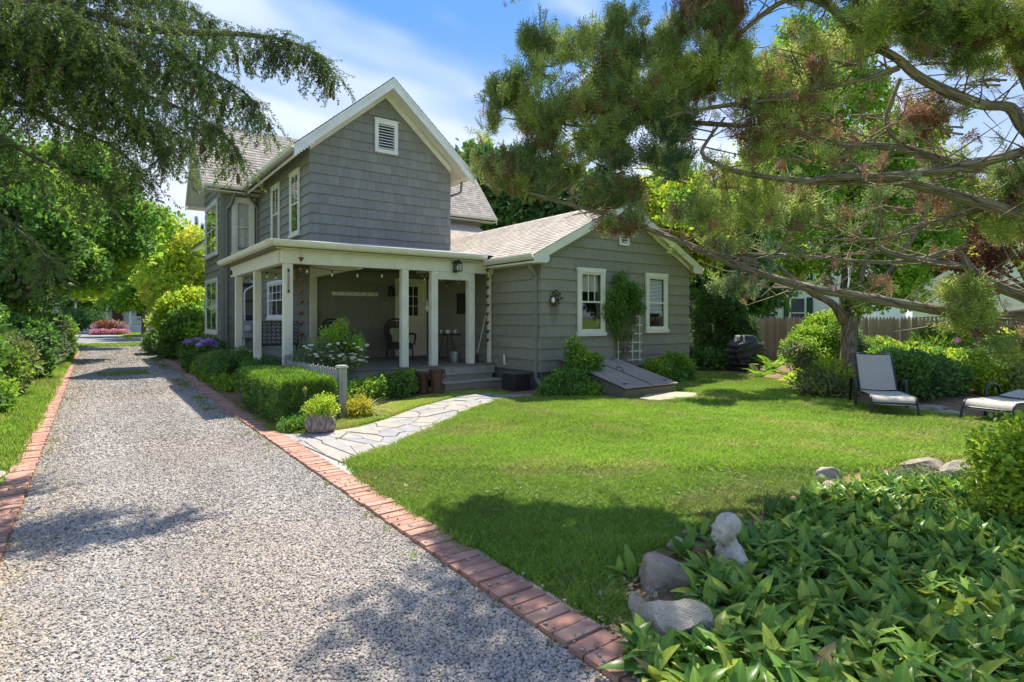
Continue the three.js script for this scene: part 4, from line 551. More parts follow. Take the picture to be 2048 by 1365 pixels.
// --- back porch
const PX0 = 2.95, PZ = -11.7, deckY = 0.5;
{
  const porch = sub(house, 'porch_floor'); let i = 0; const q = rng(31);
  for (let x = PX0; x < WX0 - 0.02; x += 0.135) { const x1 = Math.min(x + 0.13, WX0 - 0.025), zb = x1 < EX0 ? -16.7 : EZ + 0.03; part(porch, 'floor_board', box(x, x1, deckY - 0.03, deckY + (q() - 0.5) * 0.003, zb, PZ + 0.1, 0.004), M.deck); }
  part(house, 'porch_skirt', merge([box(PX0 + 0.02, WX0, 0.24, deckY - 0.032, PZ + 0.02, PZ + 0.06, 0.004), box(PX0 + 0.0, PX0 + 0.04, 0.24, deckY - 0.032, -16.7, PZ + 0.02)]), M.stepPaint);
  for (const [x, z] of [[3.15, -11.85], [5.6, -11.85], [3.15, -14.1], [3.15, -16.1], [5.6, -14], [7.6, -11.85]]) part(house, 'porch_pier', box(x - 0.15, x + 0.15, -0.05, deckY - 0.13, z - 0.15, z + 0.15), M.found); part(house, 'porch_joist', merge([box(PX0 + 0.1, WX0 - 0.01, deckY - 0.13, deckY - 0.031, -11.95, -11.8), box(PX0 + 0.1, WX0 - 0.01, deckY - 0.13, deckY - 0.031, -14.1, -14)]), M.deck);
  const st = sub(house, 'porch_steps');
  for (const [y, z, x0, x1] of [[0.34, PZ + 0.36, 6.22, 7.72], [0.175, PZ + 0.68, 6.2, 7.78]]) { part(st, 'tread', box(x0, x1, y - 0.035, y, z - 0.34, z + 0.03, 0.012), M.stepPaint); part(st, 'riser', box(x0 + 0.03, x1 - 0.03, y - 0.17, y - 0.036, z - 0.03, z), M.siding2); }
  part(st, 'stringer', merge([box(6.23, 6.27, 0, 0.14, PZ + 0.02, PZ + 0.64), box(7.68, 7.72, 0, 0.14, PZ + 0.02, PZ + 0.64), box(6.24, 6.28, 0.14, 0.3, PZ + 0.02, PZ + 0.33), box(7.66, 7.7, 0.14, 0.3, PZ + 0.02, PZ + 0.33)]), M.siding2);
  const b0 = 2.67, b1 = 2.95;
  for (const [x0, x1, z] of [[3.02, 3.19, PZ], [5.53, 5.69, PZ], [6.26, 6.43, PZ], [7.26, 7.43, PZ]]) part(house, 'porch_post', box(x0, x1, deckY, x0 > 6 ? 2.5 : b0, z - 0.15, z, 0.008), M.trim);
  part(house, 'porch_post', box(7.84, 7.93, deckY, b0, PZ - 0.1, PZ - 0.02, 0.006), M.trim);
  part(house, 'porch_post', box(2.98, 3.13, deckY, b0, -14.2, -14.05, 0.008), M.trim); part(house, 'porch_post', box(2.96, 3.12, deckY, b0, -16.2, -16.05, 0.008), M.trim); part(house, 'porch_post', box(3.52, 3.68, deckY, b0, -16.6, -16.45, 0.008), M.trim);
  part(house, 'porch_post', box(EX0 - 0.02, EX0 + 0.16, deckY, 2.93, EZ + 0.036, EZ + 0.1, 0.008), M.trim);
  part(house, 'porch_beam', box(PX0 + 0.03, WX0 - 0.02, b0, b1, PZ - 0.16, PZ + 0.012, 0.006), M.trim);
  part(house, 'porch_beam', box(PX0 + 0.0, PX0 + 0.16, b0, b1 - 0.002, -16.7, PZ - 0.16, 0.006), M.trim);
  part(house, 'porch_beam', merge([box(EX0, EX0 + 0.12, b0 - 0.02, b1, EZ + 0.03, PZ - 0.17), box(3.2, EX0, b0 - 0.02, b1 - 0.004, -16.66, -16.5)]), M.trim);
  part(house, 'door_header', box(6.262, 7.428, 2.49, 2.672, PZ - 0.13, PZ - 0.004, 0.005), M.trim);
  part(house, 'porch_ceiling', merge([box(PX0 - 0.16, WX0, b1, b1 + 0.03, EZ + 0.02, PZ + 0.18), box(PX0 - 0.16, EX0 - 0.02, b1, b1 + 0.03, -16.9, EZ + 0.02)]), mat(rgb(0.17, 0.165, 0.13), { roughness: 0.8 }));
  // low hipped roof
  const ex = 2.74, ez = -11.5, ht = (x, z) => 3.1 + 0.15 * Math.min(x - ex, ez - z), pos = [], uv = [], N = 40; const quad = (a, b, c, d) => { for (const p of [a, b, c, a, c, d]) { pos.push(p[0], ht(p[0], p[1]), p[1]); uv.push(p[0], p[1]); } };
  const cells = (xa, xb, za, zb, nx, nz) => { for (let i = 0; i < nx; i++) for (let j = 0; j < nz; j++) { const x0 = lerp(xa, xb, i / nx), x1 = lerp(xa, xb, (i + 1) / nx), z0 = lerp(za, zb, j / nz), z1 = lerp(za, zb, (j + 1) / nz); quad([x0, z0], [x1, z0], [x1, z1], [x0, z1]); } };
  cells(ex, 6.44, ez, -15.2, 74, 74); cells(6.44, 8.7, ez, -15.2, 6, 10); cells(ex, EX0 - 0.001, -15.2, -16.95, 36, 6);
  const g = new THREE.BufferGeometry(); g.setAttribute('position', new THREE.Float32BufferAttribute(pos, 3)); g.setAttribute('uv', new THREE.Float32BufferAttribute(uv, 2)); g.computeVertexNormals();
  const pr = part(house, 'porch_roof', g, M.flatRoof);
  part(pr, 'fascia', merge([box(ex + 0.03, 7.66, 2.98, 3.092, ez - 0.04, ez - 0.01), box(ex + 0.01, ex + 0.04, 2.98, 3.092, -16.93, ez - 0.03), box(ex + 0.1, 7.66, 2.94, 2.981, ez - 0.1, ez - 0.03)]), M.trim);
  const gp = gutterProf(0.85); part(pr, 'gutter', prismX(gp.map(([p, y]) => [ez - 0.012 + p, y + 2.975]), ex - 0.1, 7.62), M.trim); part(pr, 'gutter', prismZ(gp.map(([p, y]) => [ex + 0.012 - p, y + 2.9755]), -16.95, ez + 0.1), M.trim);
  part(pr, 'flashing', merge([box(EX0 - 0.05, EX1 + 0.02, 3.36, 3.42, EZ + 0.0355, EZ + 0.041)]), mat(rgb(0.1, 0.1, 0.1)));
  part(pr, 'drip_edge', merge([box(ex - 0.02, 7.7, 3.096, 3.106, ez - 0.05, ez + 0.04), box(ex - 0.04, ex + 0.05, 3.096, 3.1055, -16.95, ez - 0.051)]), M.white);
  // door in the gable wall
  const d = sub(house, 'porch_door'), dx0 = 6.95, dx1 = 7.93, n = EZ + 0.036;
  part(d, 'frame', merge([box(dx0, dx0 + 0.1, deckY, 2.72, n, n + 0.05, 0.006), box(dx1 - 0.1, dx1, deckY, 2.72, n, n + 0.05, 0.006), box(dx0 + 0.1, dx1 - 0.1, 2.62, 2.72, n, n + 0.049)]), M.door);
  const gx0 = 7.18, gx1 = 7.66, gy0 = 1.66, gy1 = 2.5, l = [box(dx0 + 0.1, gx0, deckY + 0.04, 2.615, n, n + 0.028), box(gx1, dx1 - 0.1, deckY + 0.04, 2.615, n, n + 0.028), box(gx0, gx1, deckY + 0.04, gy0, n, n + 0.028), box(gx0, gx1, gy1, 2.615, n, n + 0.028)];
  for (let i = 1; i < 3; i++) { const x = lerp(gx0, gx1, i / 3), y = lerp(gy0, gy1, i / 3); l.push(box(x - 0.011, x + 0.011, gy0, gy1, n + 0.01, n + 0.027), box(gx0, gx1, y - 0.011, y + 0.011, n + 0.01, n + 0.0265)); } for (const s of [0, 1]) l.push(box(7.13 + s * 0.33, 7.42 + s * 0.33, 0.72, 1.52, n + 0.028, n + 0.034, 0.003));
  part(d, 'leaf', merge(l), M.door); part(d, 'pane', box(gx0, gx1, gy0, gy1, n + 0.012, n + 0.014), M.glass); part(d, 'threshold', box(dx0, dx1, deckY + 0.001, deckY + 0.04, n, n + 0.12, 0.006), M.trim);
  const kn = new THREE.SphereGeometry(0.03, 12, 8); kn.translate(7.1, 1.5, n + 0.07); part(d, 'knob', plain(kn), M.copper);
}
// ---------------------------------------------------------------- things on and around the porch
function basedGeo(g, base) { g.translate(-base[0], -base[1], -base[2]); return g; }
{ // meter on the back wall
  const z = -20.98, t = thing('electric_meter', 'grey electric meter box with a round glass dial on the house wall', 'meter', [4.18, 0.8, z]);
  part(t, 'cabinet', box(4.0, 4.38, 0.92, 1.5, z + 0.035, z + 0.17, 0.015), M.meter); const c = new THREE.CylinderGeometry(0.1, 0.11, 0.1, 20); c.rotateX(Math.PI / 2); c.translate(4.19, 1.25, z + 0.2); part(t, 'dial', plain(c), mat(rgb(0.55, 0.56, 0.57), { roughness: 0.2 }));
  part(t, 'conduit', merge([tube([[4.12, 1.5, z + 0.09], [4.12, 2.4, z + 0.09], [4.14, 2.5, z + 0.09], [4.5, 2.75, z + 0.09]], [0.035], 8, 0.05), tube([[4.12, 0.92, z + 0.09], [4.12, 0.65, z + 0.09], [4.2, 0.5, z + 0.09], [4.5, 0.45, z + 0.09]], [0.032], 8, 0.04)]), mat(rgb(0.62, 0.63, 0.63), { roughness: 0.5 }));
}
{ // wall lantern over the steps
  const x = 6.87, z = -11.686, t = thing('wall_lantern', 'dark metal wall lantern with glass sides above the porch steps', 'lantern', [x, 2.6, z]);
  part(t, 'back_plate', box(x - 0.06, x + 0.06, 2.66, 2.9, z, z + 0.02, 0.004), M.black);
  part(t, 'housing', merge([box(x - 0.085, x + 0.085, 2.68, 2.7, z + 0.03, z + 0.2, 0.004), box(x - 0.085, x + 0.085, 2.86, 2.875, z + 0.03, z + 0.2, 0.004), ...[-1, 1].flatMap(s => [box(x + s * 0.077 - 0.006, x + s * 0.077 + 0.006, 2.7, 2.86, z + 0.035, z + 0.047), box(x + s * 0.077 - 0.006, x + s * 0.077 + 0.006, 2.7, 2.86, z + 0.183, z + 0.195)]), box(x - 0.02, x + 0.02, 2.86, 2.89, z + 0.02, z + 0.12)]), M.black);
  part(t, 'cap', lathe([[0, 0.09], [0.03, 0.085], [0.085, 0.03], [0.1, 0], [0, 0]], 14, x, 2.876, z + 0.115), M.black);
  part(t, 'glass', merge([box(x - 0.079, x - 0.0775, 2.701, 2.859, z + 0.05, z + 0.18), box(x + 0.0775, x + 0.079, 2.701, 2.859, z + 0.05, z + 0.18), box(x - 0.07, x + 0.07, 2.701, 2.859, z + 0.189, z + 0.1905)]), M.glass);
  part(t, 'bulb', lathe([[0, 0], [0.018, 0], [0.02, 0.05], [0.028, 0.08], [0.02, 0.11], [0, 0.12]], 10, x, 2.7, z + 0.115), M.white);
}
function rainChain(x, z, ytop, n, label) {
  const t = thing('rain_chain', label, 'rain chain', [x, ytop - n * 0.21, z], 'rain chains hanging from the porch gutter'); const cup = lathe([[0.006, 0], [0.02, 0.005], [0.045, 0.05], [0.056, 0.075], [0.052, 0.075], [0.03, 0.03], [0.006, 0.008]], 10);
  for (let i = 0; i < n; i++) piece(t, 'cup', cup, M.copper, x + 0.006 * Math.sin(i * 2), ytop - 0.28 - i * 0.21, z); part(t, 'chain', rod([x, ytop, z], [x, ytop - 0.25 - n * 0.21, z], 0.004, 4), M.copper); return t;
}
rainChain(3.27, -11.44, 2.98, 11, 'copper cup rain chain hanging by the porch corner post'); rainChain(7.63, -11.46, 2.98, 9, 'copper cup rain chain hanging beside the wing wall');
{ // festoon lights
  const t = thing('string_lights', 'string of clear globe bulbs on black wire under the porch ceiling', 'string lights', [3.2, 2.4, -12]); const bulb = lathe([[0, 0], [0.022, 0.008], [0.03, 0.035], [0.022, 0.065], [0.012, 0.08], [0, 0.08]], 10), cap = lathe([[0, 0.08], [0.015, 0.08], [0.016, 0.13], [0, 0.135]], 8), gl = new THREE.MeshPhysicalMaterial({ color: 0xffffff, roughness: 0.03, transmission: 0.75, thickness: 0, ior: 1.5 });
  const route = [[3.2, 2.68, -16.4], [3.25, 2.6, -15.3], [3.2, 2.66, -14.2], [3.3, 2.56, -13], [3.3, 2.66, -11.95], [4.1, 2.6, -12], [5.0, 2.62, -12], [5.7, 2.64, -11.95], [6.4, 2.6, -12.1], [7.1, 2.62, -12.3], [7.8, 2.64, -12.6], [7.8, 2.55, -14]], cu = new THREE.CatmullRomCurve3(route.map(V3));
  part(t, 'wire', tube(route, [0.006], 4, 0.15), M.black); for (let i = 0; i < 19; i++) { const p = cu.getPointAt((i + 0.5) / 19), b = piece(t, 'bulb', bulb, gl, p.x, p.y - 0.14, p.z); const c = new THREE.Mesh(cap, M.black); c.name = 'socket'; b.add(c); }
}
{ const t = thing('hook_board', 'cream coat hook board mounted on the shaded porch wall', 'hook board', [5.78, 2.2, -15.17]); part(t, 'board', box(5.13, 6.43, 2.2, 2.3, -15.163, -15.14, 0.004), M.door); for (let i = 0; i < 6; i++) part(t, 'hook', merge([rod([5.26 + i * 0.21, 2.25, -15.155], [5.26 + i * 0.21, 2.24, -15.1], 0.007, 6), rod([5.26 + i * 0.21, 2.24, -15.1], [5.26 + i * 0.21, 2.28, -15.085], 0.007, 6)]), M.copper); }
{ const t = thing('thermometer', 'slim grey thermometer fixed on the porch corner post', 'thermometer', [3.1, 2.1, -11.69]); part(t, 'plate', box(3.08, 3.125, 2.15, 2.5, -11.698, -11.685, 0.004), M.meter); part(t, 'tube', box(3.099, 3.106, 2.2, 2.44, -11.685, -11.681), mat(rgb(0.5, 0.06, 0.05), { roughness: 0.3 })); part(t, 'finial', merge([rod([3.102, 2.5, -11.69], [3.102, 2.56, -11.69], 0.02, 8), rod([3.102, 2.09, -11.69], [3.102, 2.15, -11.69], 0.02, 8)]), M.black); }
{ const t = thing('floodlight', 'small black floodlight under the left end of the porch eave', 'floodlight', [3.0, 2.8, -16.5]); part(t, 'bracket', box(2.96, 3.04, 2.83, 2.93, -16.62, -16.5, 0.01), M.trim); part(t, 'lamp_head', merge([lathe([[0, 0], [0.05, 0.01], [0.06, 0.08], [0.03, 0.12], [0, 0.12]], 12, 2.95, 2.72, -16.5), lathe([[0, 0], [0.05, 0.01], [0.06, 0.08], [0.03, 0.12], [0, 0.12]], 12, 3.08, 2.73, -16.44)]), M.black); }
function rocker(x, z, ry, label, cushion) {   // dark wicker porch chair
  const t = thing('porch_chair', label, 'chair', [x, deckY, z], 'dark wicker chairs on the porch'); t.rotation.y = ry; const P = (n, g, m) => { const k = new THREE.Mesh(g, m); k.name = n; k.castShadow = k.receiveShadow = true; t.add(k); BASE.set(k, [0, 0, 0]); return k; };
  P('seat', box(-0.28, 0.28, 0.36, 0.43, -0.26, 0.28, 0.03), M.wicker);
  const back = []; for (let i = 0; i <= 10; i++) { const a = -0.27 + i * 0.054, h = 0.98 + 0.13 * Math.sqrt(Math.max(0, 1 - (a / 0.3) ** 2)) - 0.1; back.push(beam([a, 0.42, -0.24], [a * 1.05, h, -0.4], 0.035, 0.02)); } back.push(tube([[-0.29, 0.42, -0.24], [-0.31, 0.85, -0.39], [-0.18, 1.02, -0.42], [0, 1.07, -0.43], [0.18, 1.02, -0.42], [0.31, 0.85, -0.39], [0.29, 0.42, -0.24]], [0.022], 6, 0.06)); for (const y of [0.55, 0.7, 0.85]) back.push(beam([-0.28, y, -0.245 - (y - 0.42) * 0.29], [0.28, y, -0.245 - (y - 0.42) * 0.29], 0.014, 0.03)); P('backrest', merge(back), M.wicker);
  for (const s of [-1, 1]) { P('armrest', merge([tube([[s * 0.31, 0.66, -0.32], [s * 0.34, 0.67, 0.1], [s * 0.33, 0.64, 0.3], [s * 0.31, 0.5, 0.31], [s * 0.3, 0.4, 0.28]], [0.028], 6, 0.06)]), M.wicker); P('leg', rod([s * 0.26, 0.37, 0.25], [s * 0.27, 0.0, 0.28], 0.022, 6), M.wicker); P('leg', rod([s * 0.26, 0.37, -0.24], [s * 0.27, 0.0, -0.34], 0.022, 6), M.wicker); }
  P('apron', merge([box(-0.26, 0.26, 0.28, 0.36, 0.24, 0.26), box(-0.27, -0.25, 0.28, 0.36, -0.24, 0.24), box(0.25, 0.27, 0.28, 0.36, -0.24, 0.24)]), M.wicker);
  return t;
}
rocker(5.0, -14.1, 0.25, 'dark wicker porch chair behind the white rose bush'); rocker(6.55, -14.0, -0.15, 'dark wicker porch chair holding a patterned pillow');
{ const g = new RoundedBoxGeometry(0.42, 0.4, 0.14, 4, 0.065); g.rotateX(-0.25); const c = tex(128, (u, v) => { const d = Math.sin(u * 40) * Math.sin(v * 40 + Math.sin(u * 20)); return d > 0.3 ? [0.5, 0.53, 0.4] : [0.72, 0.7, 0.6]; }); const m = single('throw_pillow', 'cream and sage patterned pillow propped on the porch chair', 'pillow', plain(g), mat(rgb(0.8, 0.8, 0.75), { map: c, roughness: 1 }), [6.57, deckY + 0.64, -14.16]); m.rotation.y = -0.15; }
{ // metal lattice bench seen behind the hedge
  const t = thing('lattice_bench', 'black iron bench with a lattice back at the open side of the porch', 'bench', [3.9, deckY, -15.9]), l = []; t.rotation.y = -0.1; const x0 = -0.55, x1 = 0.55;
  for (let i = 0; i <= 10; i++) l.push(box(lerp(x0, x1, i / 10) - 0.01, lerp(x0, x1, i / 10) + 0.01, 0.42, 1.0, -0.01, 0.01)); for (let j = 0; j <= 6; j++) l.push(box(x0, x1, 0.42 + j * 0.097 - 0.009, 0.42 + j * 0.097 + 0.009, -0.009, 0.009)); for (let i = 0; i < 10; i++) for (let j = 0; j < 6; j++) l.push(beam([lerp(x0, x1, i / 10), 0.42 + j * 0.097, 0], [lerp(x0, x1, (i + 1) / 10), 0.42 + (j + 1) * 0.097, 0], 0.006, 0.014));
  const add = (n, g) => { const m = new THREE.Mesh(g, M.black); m.name = n; m.castShadow = true; t.add(m); }; add('backrest', merge(l)); add('seat', box(x0, x1, 0.38, 0.42, 0, 0.45, 0.01)); for (const sx of [x0 + 0.04, x1 - 0.04]) for (const z of [0.03, 0.42]) add('leg', rod([sx, 0, z], [sx, 0.4, z], 0.018, 6)); for (const sx of [x0, x1]) add('armrest', tube([[sx, 0.4, 0.44], [sx, 0.62, 0.42], [sx, 0.64, 0.2], [sx, 0.62, 0]], [0.015], 6, 0.06));
}
{ const x = 7.35, z = -12.9, t = thing('side_table', 'dark round porch side table set with glassware', 'table', [x, deckY, z]); part(t, 'table_top', lathe([[0, 0], [0.36, 0], [0.365, 0.015], [0.36, 0.03], [0, 0.03]], 24, x, deckY + 0.66, z), M.black); for (let i = 0; i < 3; i++) { const a = i * 2.09; part(t, 'leg', rod([x + Math.cos(a) * 0.1, deckY + 0.66, z + Math.sin(a) * 0.1], [x + Math.cos(a) * 0.28, deckY, z + Math.sin(a) * 0.28], 0.014, 6), M.black); }
  const gl = new THREE.MeshPhysicalMaterial({ color: 0xffffff, roughness: 0.05, transmission: 0.8, thickness: 0 }), cup = lathe([[0, 0.002], [0.03, 0.002], [0.038, 0.1], [0.035, 0.1], [0.028, 0.008], [0, 0.008]], 12); [[-0.22, 0.08], [-0.1, 0.16], [0.02, 0.05], [0.14, 0.15], [0.24, 0.02]].forEach(([a, b], i) => { single('drinking_glass', ['clear tumbler at the left edge of the porch table', 'clear tumbler second from left on the porch table', 'clear tumbler in the middle of the porch table', 'clear tumbler fourth from left on the porch table', 'clear tumbler at the right edge of the porch table'][i], 'glass', cup, gl, [x + a, deckY + 0.69, z + b], 'tumblers on the porch table'); });
}
{ const x = 7.2, z = -12.25, t = thing('metal_bucket', 'galvanised bucket standing on the porch floor inside the opening', 'bucket', [x, deckY, z]); part(t, 'pail', lathe([[0, 0.005], [0.1, 0.005], [0.105, 0], [0.14, 0.25], [0.148, 0.255], [0.143, 0.262], [0.136, 0.25], [0.1, 0.012], [0, 0.012]], 22, x, deckY, z), M.steel); part(t, 'handle', tube([[x - 0.145, deckY + 0.24, z], [x - 0.15, deckY + 0.16, z + 0.06], [x, deckY + 0.1, z + 0.14], [x + 0.15, deckY + 0.16, z + 0.06], [x + 0.145, deckY + 0.24, z]], [0.005], 5, 0.04), M.steel); }
{ const x = 7.78, z = -11.95, t = thing('broom', 'long handled broom leaning in the porch corner', 'broom', [x, deckY, z]); part(t, 'handle', rod([7.62, deckY + 0.2, -11.9], [7.9, deckY + 1.35, -11.86], 0.012, 6), mat(rgb(0.55, 0.52, 0.45))); const q = rng(3), l = []; for (let i = 0; i < 26; i++) l.push(rod([7.62 + (q() - 0.5) * 0.03, deckY + 0.24, -11.9 + (q() - 0.5) * 0.02], [7.58 + (q() - 0.5) * 0.16, deckY + 0.005, -11.9 + (q() - 0.5) * 0.06], 0.005, 3)); part(t, 'bristles', merge(l), M.black); }
{ const x = 6.62, z = -12.6, t = thing('glass_lantern', 'pale gourd shaped lantern hanging inside the porch opening', 'lantern', [x, 1.75, z]); part(t, 'globe', lathe([[0, 0], [0.03, 0.01], [0.055, 0.06], [0.045, 0.11], [0.022, 0.16], [0.016, 0.26], [0, 0.28]], 14, x, 1.75, z), mat(rgb(0.62, 0.56, 0.38), { roughness: 0.4 })); part(t, 'cord', rod([x, 2.03, z], [x, 2.94, z], 0.004, 4), M.black); }
{ const t = thing('wall_plaque', 'dark framed plaque on the wing wall inside the porch', 'plaque', [7.94, 1.7, -13.2]); part(t, 'frame', merge([box(7.925, 7.955, 1.7, 2.25, -13.4, -13.37), box(7.925, 7.955, 1.7, 2.25, -13.03, -13.0), box(7.925, 7.954, 2.22, 2.25, -13.37, -13.03), box(7.925, 7.954, 1.7, 1.73, -13.37, -13.03)]), M.wicker); part(t, 'panel', box(7.935, 7.95, 1.73, 2.22, -13.37, -13.03), M.wicker); }
{ const t = thing('porch_sconce', 'dark porch wall light left of the cream door', 'sconce', [6.78, 2.2, -15.1]); part(t, 'bracket', box(6.74, 6.82, 2.3, 2.5, -15.163, -15.14, 0.006), M.black); part(t, 'shade', lathe([[0, 0.3], [0.04, 0.28], [0.09, 0.18], [0.1, 0], [0.09, 0], [0.08, 0.17], [0, 0.28]], 14, 6.78, 2.2, -15.04), M.black); }
// rusty tall pots by the steps, storage bin, cellar hatch, trellis, wall hanging
for (const [x, z, h, lab] of [[5.62, -10.85, 0.46, 'rust brown urn further from the porch steps'], [5.78, -10.58, 0.53, 'rust brown urn standing against the porch steps']]) { const t = thing('urn', lab, 'urn', [x, 0, z], 'rust brown urns by the porch steps'); part(t, 'body', lathe([[0, 0], [0.12, 0], [0.13, 0.03], [0.1, h * 0.3], [0.12, h * 0.7], [0.155, h * 0.93], [0.13, h * 0.93], [0.1, h * 0.7], [0.08, h * 0.4], [0, h * 0.4]], 20, x, 0, z), M.rust); part(t, 'rim', lathe([[0.13, h * 0.93], [0.17, h * 0.93], [0.172, h], [0.135, h], [0.13, h * 0.93]], 20, x, 0, z), M.rust); for (const s of [-1, 1]) part(t, 'handle', tube([[x + s * 0.12, h * 0.6, z], [x + s * 0.19, h * 0.68, z], [x + s * 0.18, h * 0.88, z], [x + s * 0.14, h * 0.9, z]], [0.014], 6, 0.04), M.rust); }
{ const x = 7.55, z = -10.2, t = thing('storage_bin', 'black plastic lidded bin on the ground against the wing wall', 'bin', [x, 0, z]); part(t, 'body', merge([box(x - 0.22, x + 0.22, 0, 0.36, z - 0.24, z + 0.24, 0.015), box(x - 0.19, x - 0.16, 0.03, 0.27, z + 0.24, z + 0.25), box(x + 0.16, x + 0.19, 0.03, 0.27, z + 0.24, z + 0.25)]), mat(rgb(0.022, 0.02, 0.021), { roughness: 0.5 })); part(t, 'lid', box(x - 0.24, x + 0.24, 0.36, 0.41, z - 0.26, z + 0.26, 0.02), mat(rgb(0.06, 0.058, 0.062), { roughness: 0.5 })); part(t, 'grip', box(x - 0.14, x + 0.09, 0.27, 0.31, z + 0.241, z + 0.246), M.black); }
{ // cellar bulkhead with two sloping plank doors
  const x0 = 8.5, x1 = 10.12, zf = -7.86, zb = -9.82, yf = 0.2, yb = 0.66, t = thing('cellar_hatch', 'weathered grey sloping cellar doors against the wing wall', 'cellar hatch', [9.3, 0, -8.8]), xm = (x0 + x1) / 2, sl = (yb - yf) / (zf - zb), len = Math.hypot(zf - zb, yb - yf), ang = Math.atan2(yb - yf, zf - zb);
  part(t, 'curb', merge([prismX([[zf - 0.04, 0], [zf - 0.04, yf - 0.03], [zb, yb - 0.05], [zb, 0]], x0 + 0.03, x0 + 0.09), prismX([[zf - 0.04, 0], [zf - 0.04, yf - 0.03], [zb, yb - 0.05], [zb, 0]], x1 - 0.09, x1 - 0.03)]), mat(rgb(0.16, 0.15, 0.12), { map: tMottle }));
  part(t, 'front_board', box(x0 + 0.03, x1 - 0.03, 0, yf - 0.035, zf - 0.045, zf - 0.01, 0.004), mat(rgb(0.2, 0.19, 0.1), { map: rep(tMottle, 1.5, 1.5), bumpMap: hMottle, bumpScale: 0.01 }));
  part(t, 'head_board', box(x0, x1, yb - 0.02, yb + 0.02, zb - 0.005, zb + 0.09, 0.004), M.grayWood);
  for (const [a, b] of [[x0, xm - 0.006], [xm + 0.006, x1]]) {
    const d = sub(t, 'door'); const place = g => { g.rotateX(-0); g.rotateX(ang); g.translate(0, (yf + yb) / 2, (zf + zb) / 2 + 0.02); return g; };
    for (let i = 0; i < 5; i++) part(d, 'plank', place(box(lerp(a, b, i / 5) + 0.0015, lerp(a, b, (i + 1) / 5) - 0.0015, -0.014 + (i % 2) * 0.0015, 0.014 + (i % 2) * 0.0015, -len / 2 + 0.03, len / 2, 0.003)), M.grayWood);
    for (const zz of [-0.78, 0.8]) part(d, 'hinge', place(merge([box(a < xm - 0.3 ? a + 0.12 : b - 0.26, a < xm - 0.3 ? a + 0.26 : b - 0.12, 0.0165, 0.022, zz - 0.025, zz + 0.025)])), M.black);
  }
  const hg = tube([[xm + 0.02, 0.03, 0.12], [xm + 0.02, 0.08, 0.1], [xm + 0.02, 0.08, -0.06], [xm + 0.02, 0.03, -0.08]], [0.009], 6, 0.03); hg.rotateX(ang); hg.translate(0.03, (yf + yb) / 2, (zf + zb) / 2); part(t, 'handle', hg, M.black); const asg = box(xm - 0.006 - 0.004, xm + 0.01, 0.0155, 0.024, -len / 2 + 0.05, len / 2 - 0.01); asg.rotateX(ang); asg.translate(0, (yf + yb) / 2, (zf + zb) / 2 + 0.02); part(t, 'astragal', asg, M.black);
}
{ const z = -9.74, x0 = 10.3, x1 = 11.08, t = thing('trellis', 'pale wooden ladder trellis leaning on the wing wall', 'trellis', [10.7, 0.5, z]); for (const x of [x0, x0 + 0.26, x0 + 0.5, x1 - 0.02]) part(t, 'upright', box(x - 0.011, x + 0.011, 0.5, 2.0, z - 0.01, z + 0.01), M.trim); for (let i = 0; i < 6; i++) part(t, 'rung', box(x0 - 0.06, x1 + 0.05, 0.56 + i * 0.215 - 0.012, 0.56 + i * 0.215 + 0.012, z + 0.0105, z + 0.024), M.trim); for (let i = 0; i < 5; i++) part(t, 'rung', box(x0 + 0.22, x0 + 0.56, 0.9 + i * 0.13 - 0.009, 0.9 + i * 0.13 + 0.009, z - 0.022, z - 0.0105), M.trim); for (const y of [0.55, 1.9]) part(t, 'bracket', box(x0 + 0.2, x0 + 0.32, y, y + 0.03, -9.83, z - 0.01), M.trim); }
{ const q = rng(8), x = 8.32, z = -9.8, t = thing('wall_hanging', 'dried seed pod hanging with trailing strings on the wing corner', 'ornament', [x, 1.4, z]), l = [], s = []; for (let i = 0; i < 46; i++) { const a = q() * 6.28, r = 0.17 * Math.sqrt(q()), g = new THREE.SphereGeometry(0.013 + 0.014 * q(), 6, 5); g.translate(x + Math.cos(a) * r + 0.02, 2.02 + Math.sin(a) * r * 1.1 - 0.1 * (Math.cos(a) < -0.3 ? q() : 0), z + 0.01 + 0.05 * q()); l.push(plain(g)); } part(t, 'pods', merge(l), M.rust); for (let i = 0; i < 6; i++) s.push(tube([[x - 0.12 + i * 0.04, 2.0, z + 0.02], [x - 0.13 + i * 0.045, 1.7, z + 0.025], [x - 0.1 + i * 0.03, 1.42 + 0.2 * q(), z + 0.015]], [0.005, 0.004, 0.002], 4, 0.1)); part(t, 'strings', merge(s), M.rust); part(t, 'shell', lathe([[0, 0], [0.035, 0.01], [0.045, 0.06], [0.02, 0.12], [0, 0.13]], 10, x - 0.08, 1.93, z + 0.05), M.white); }
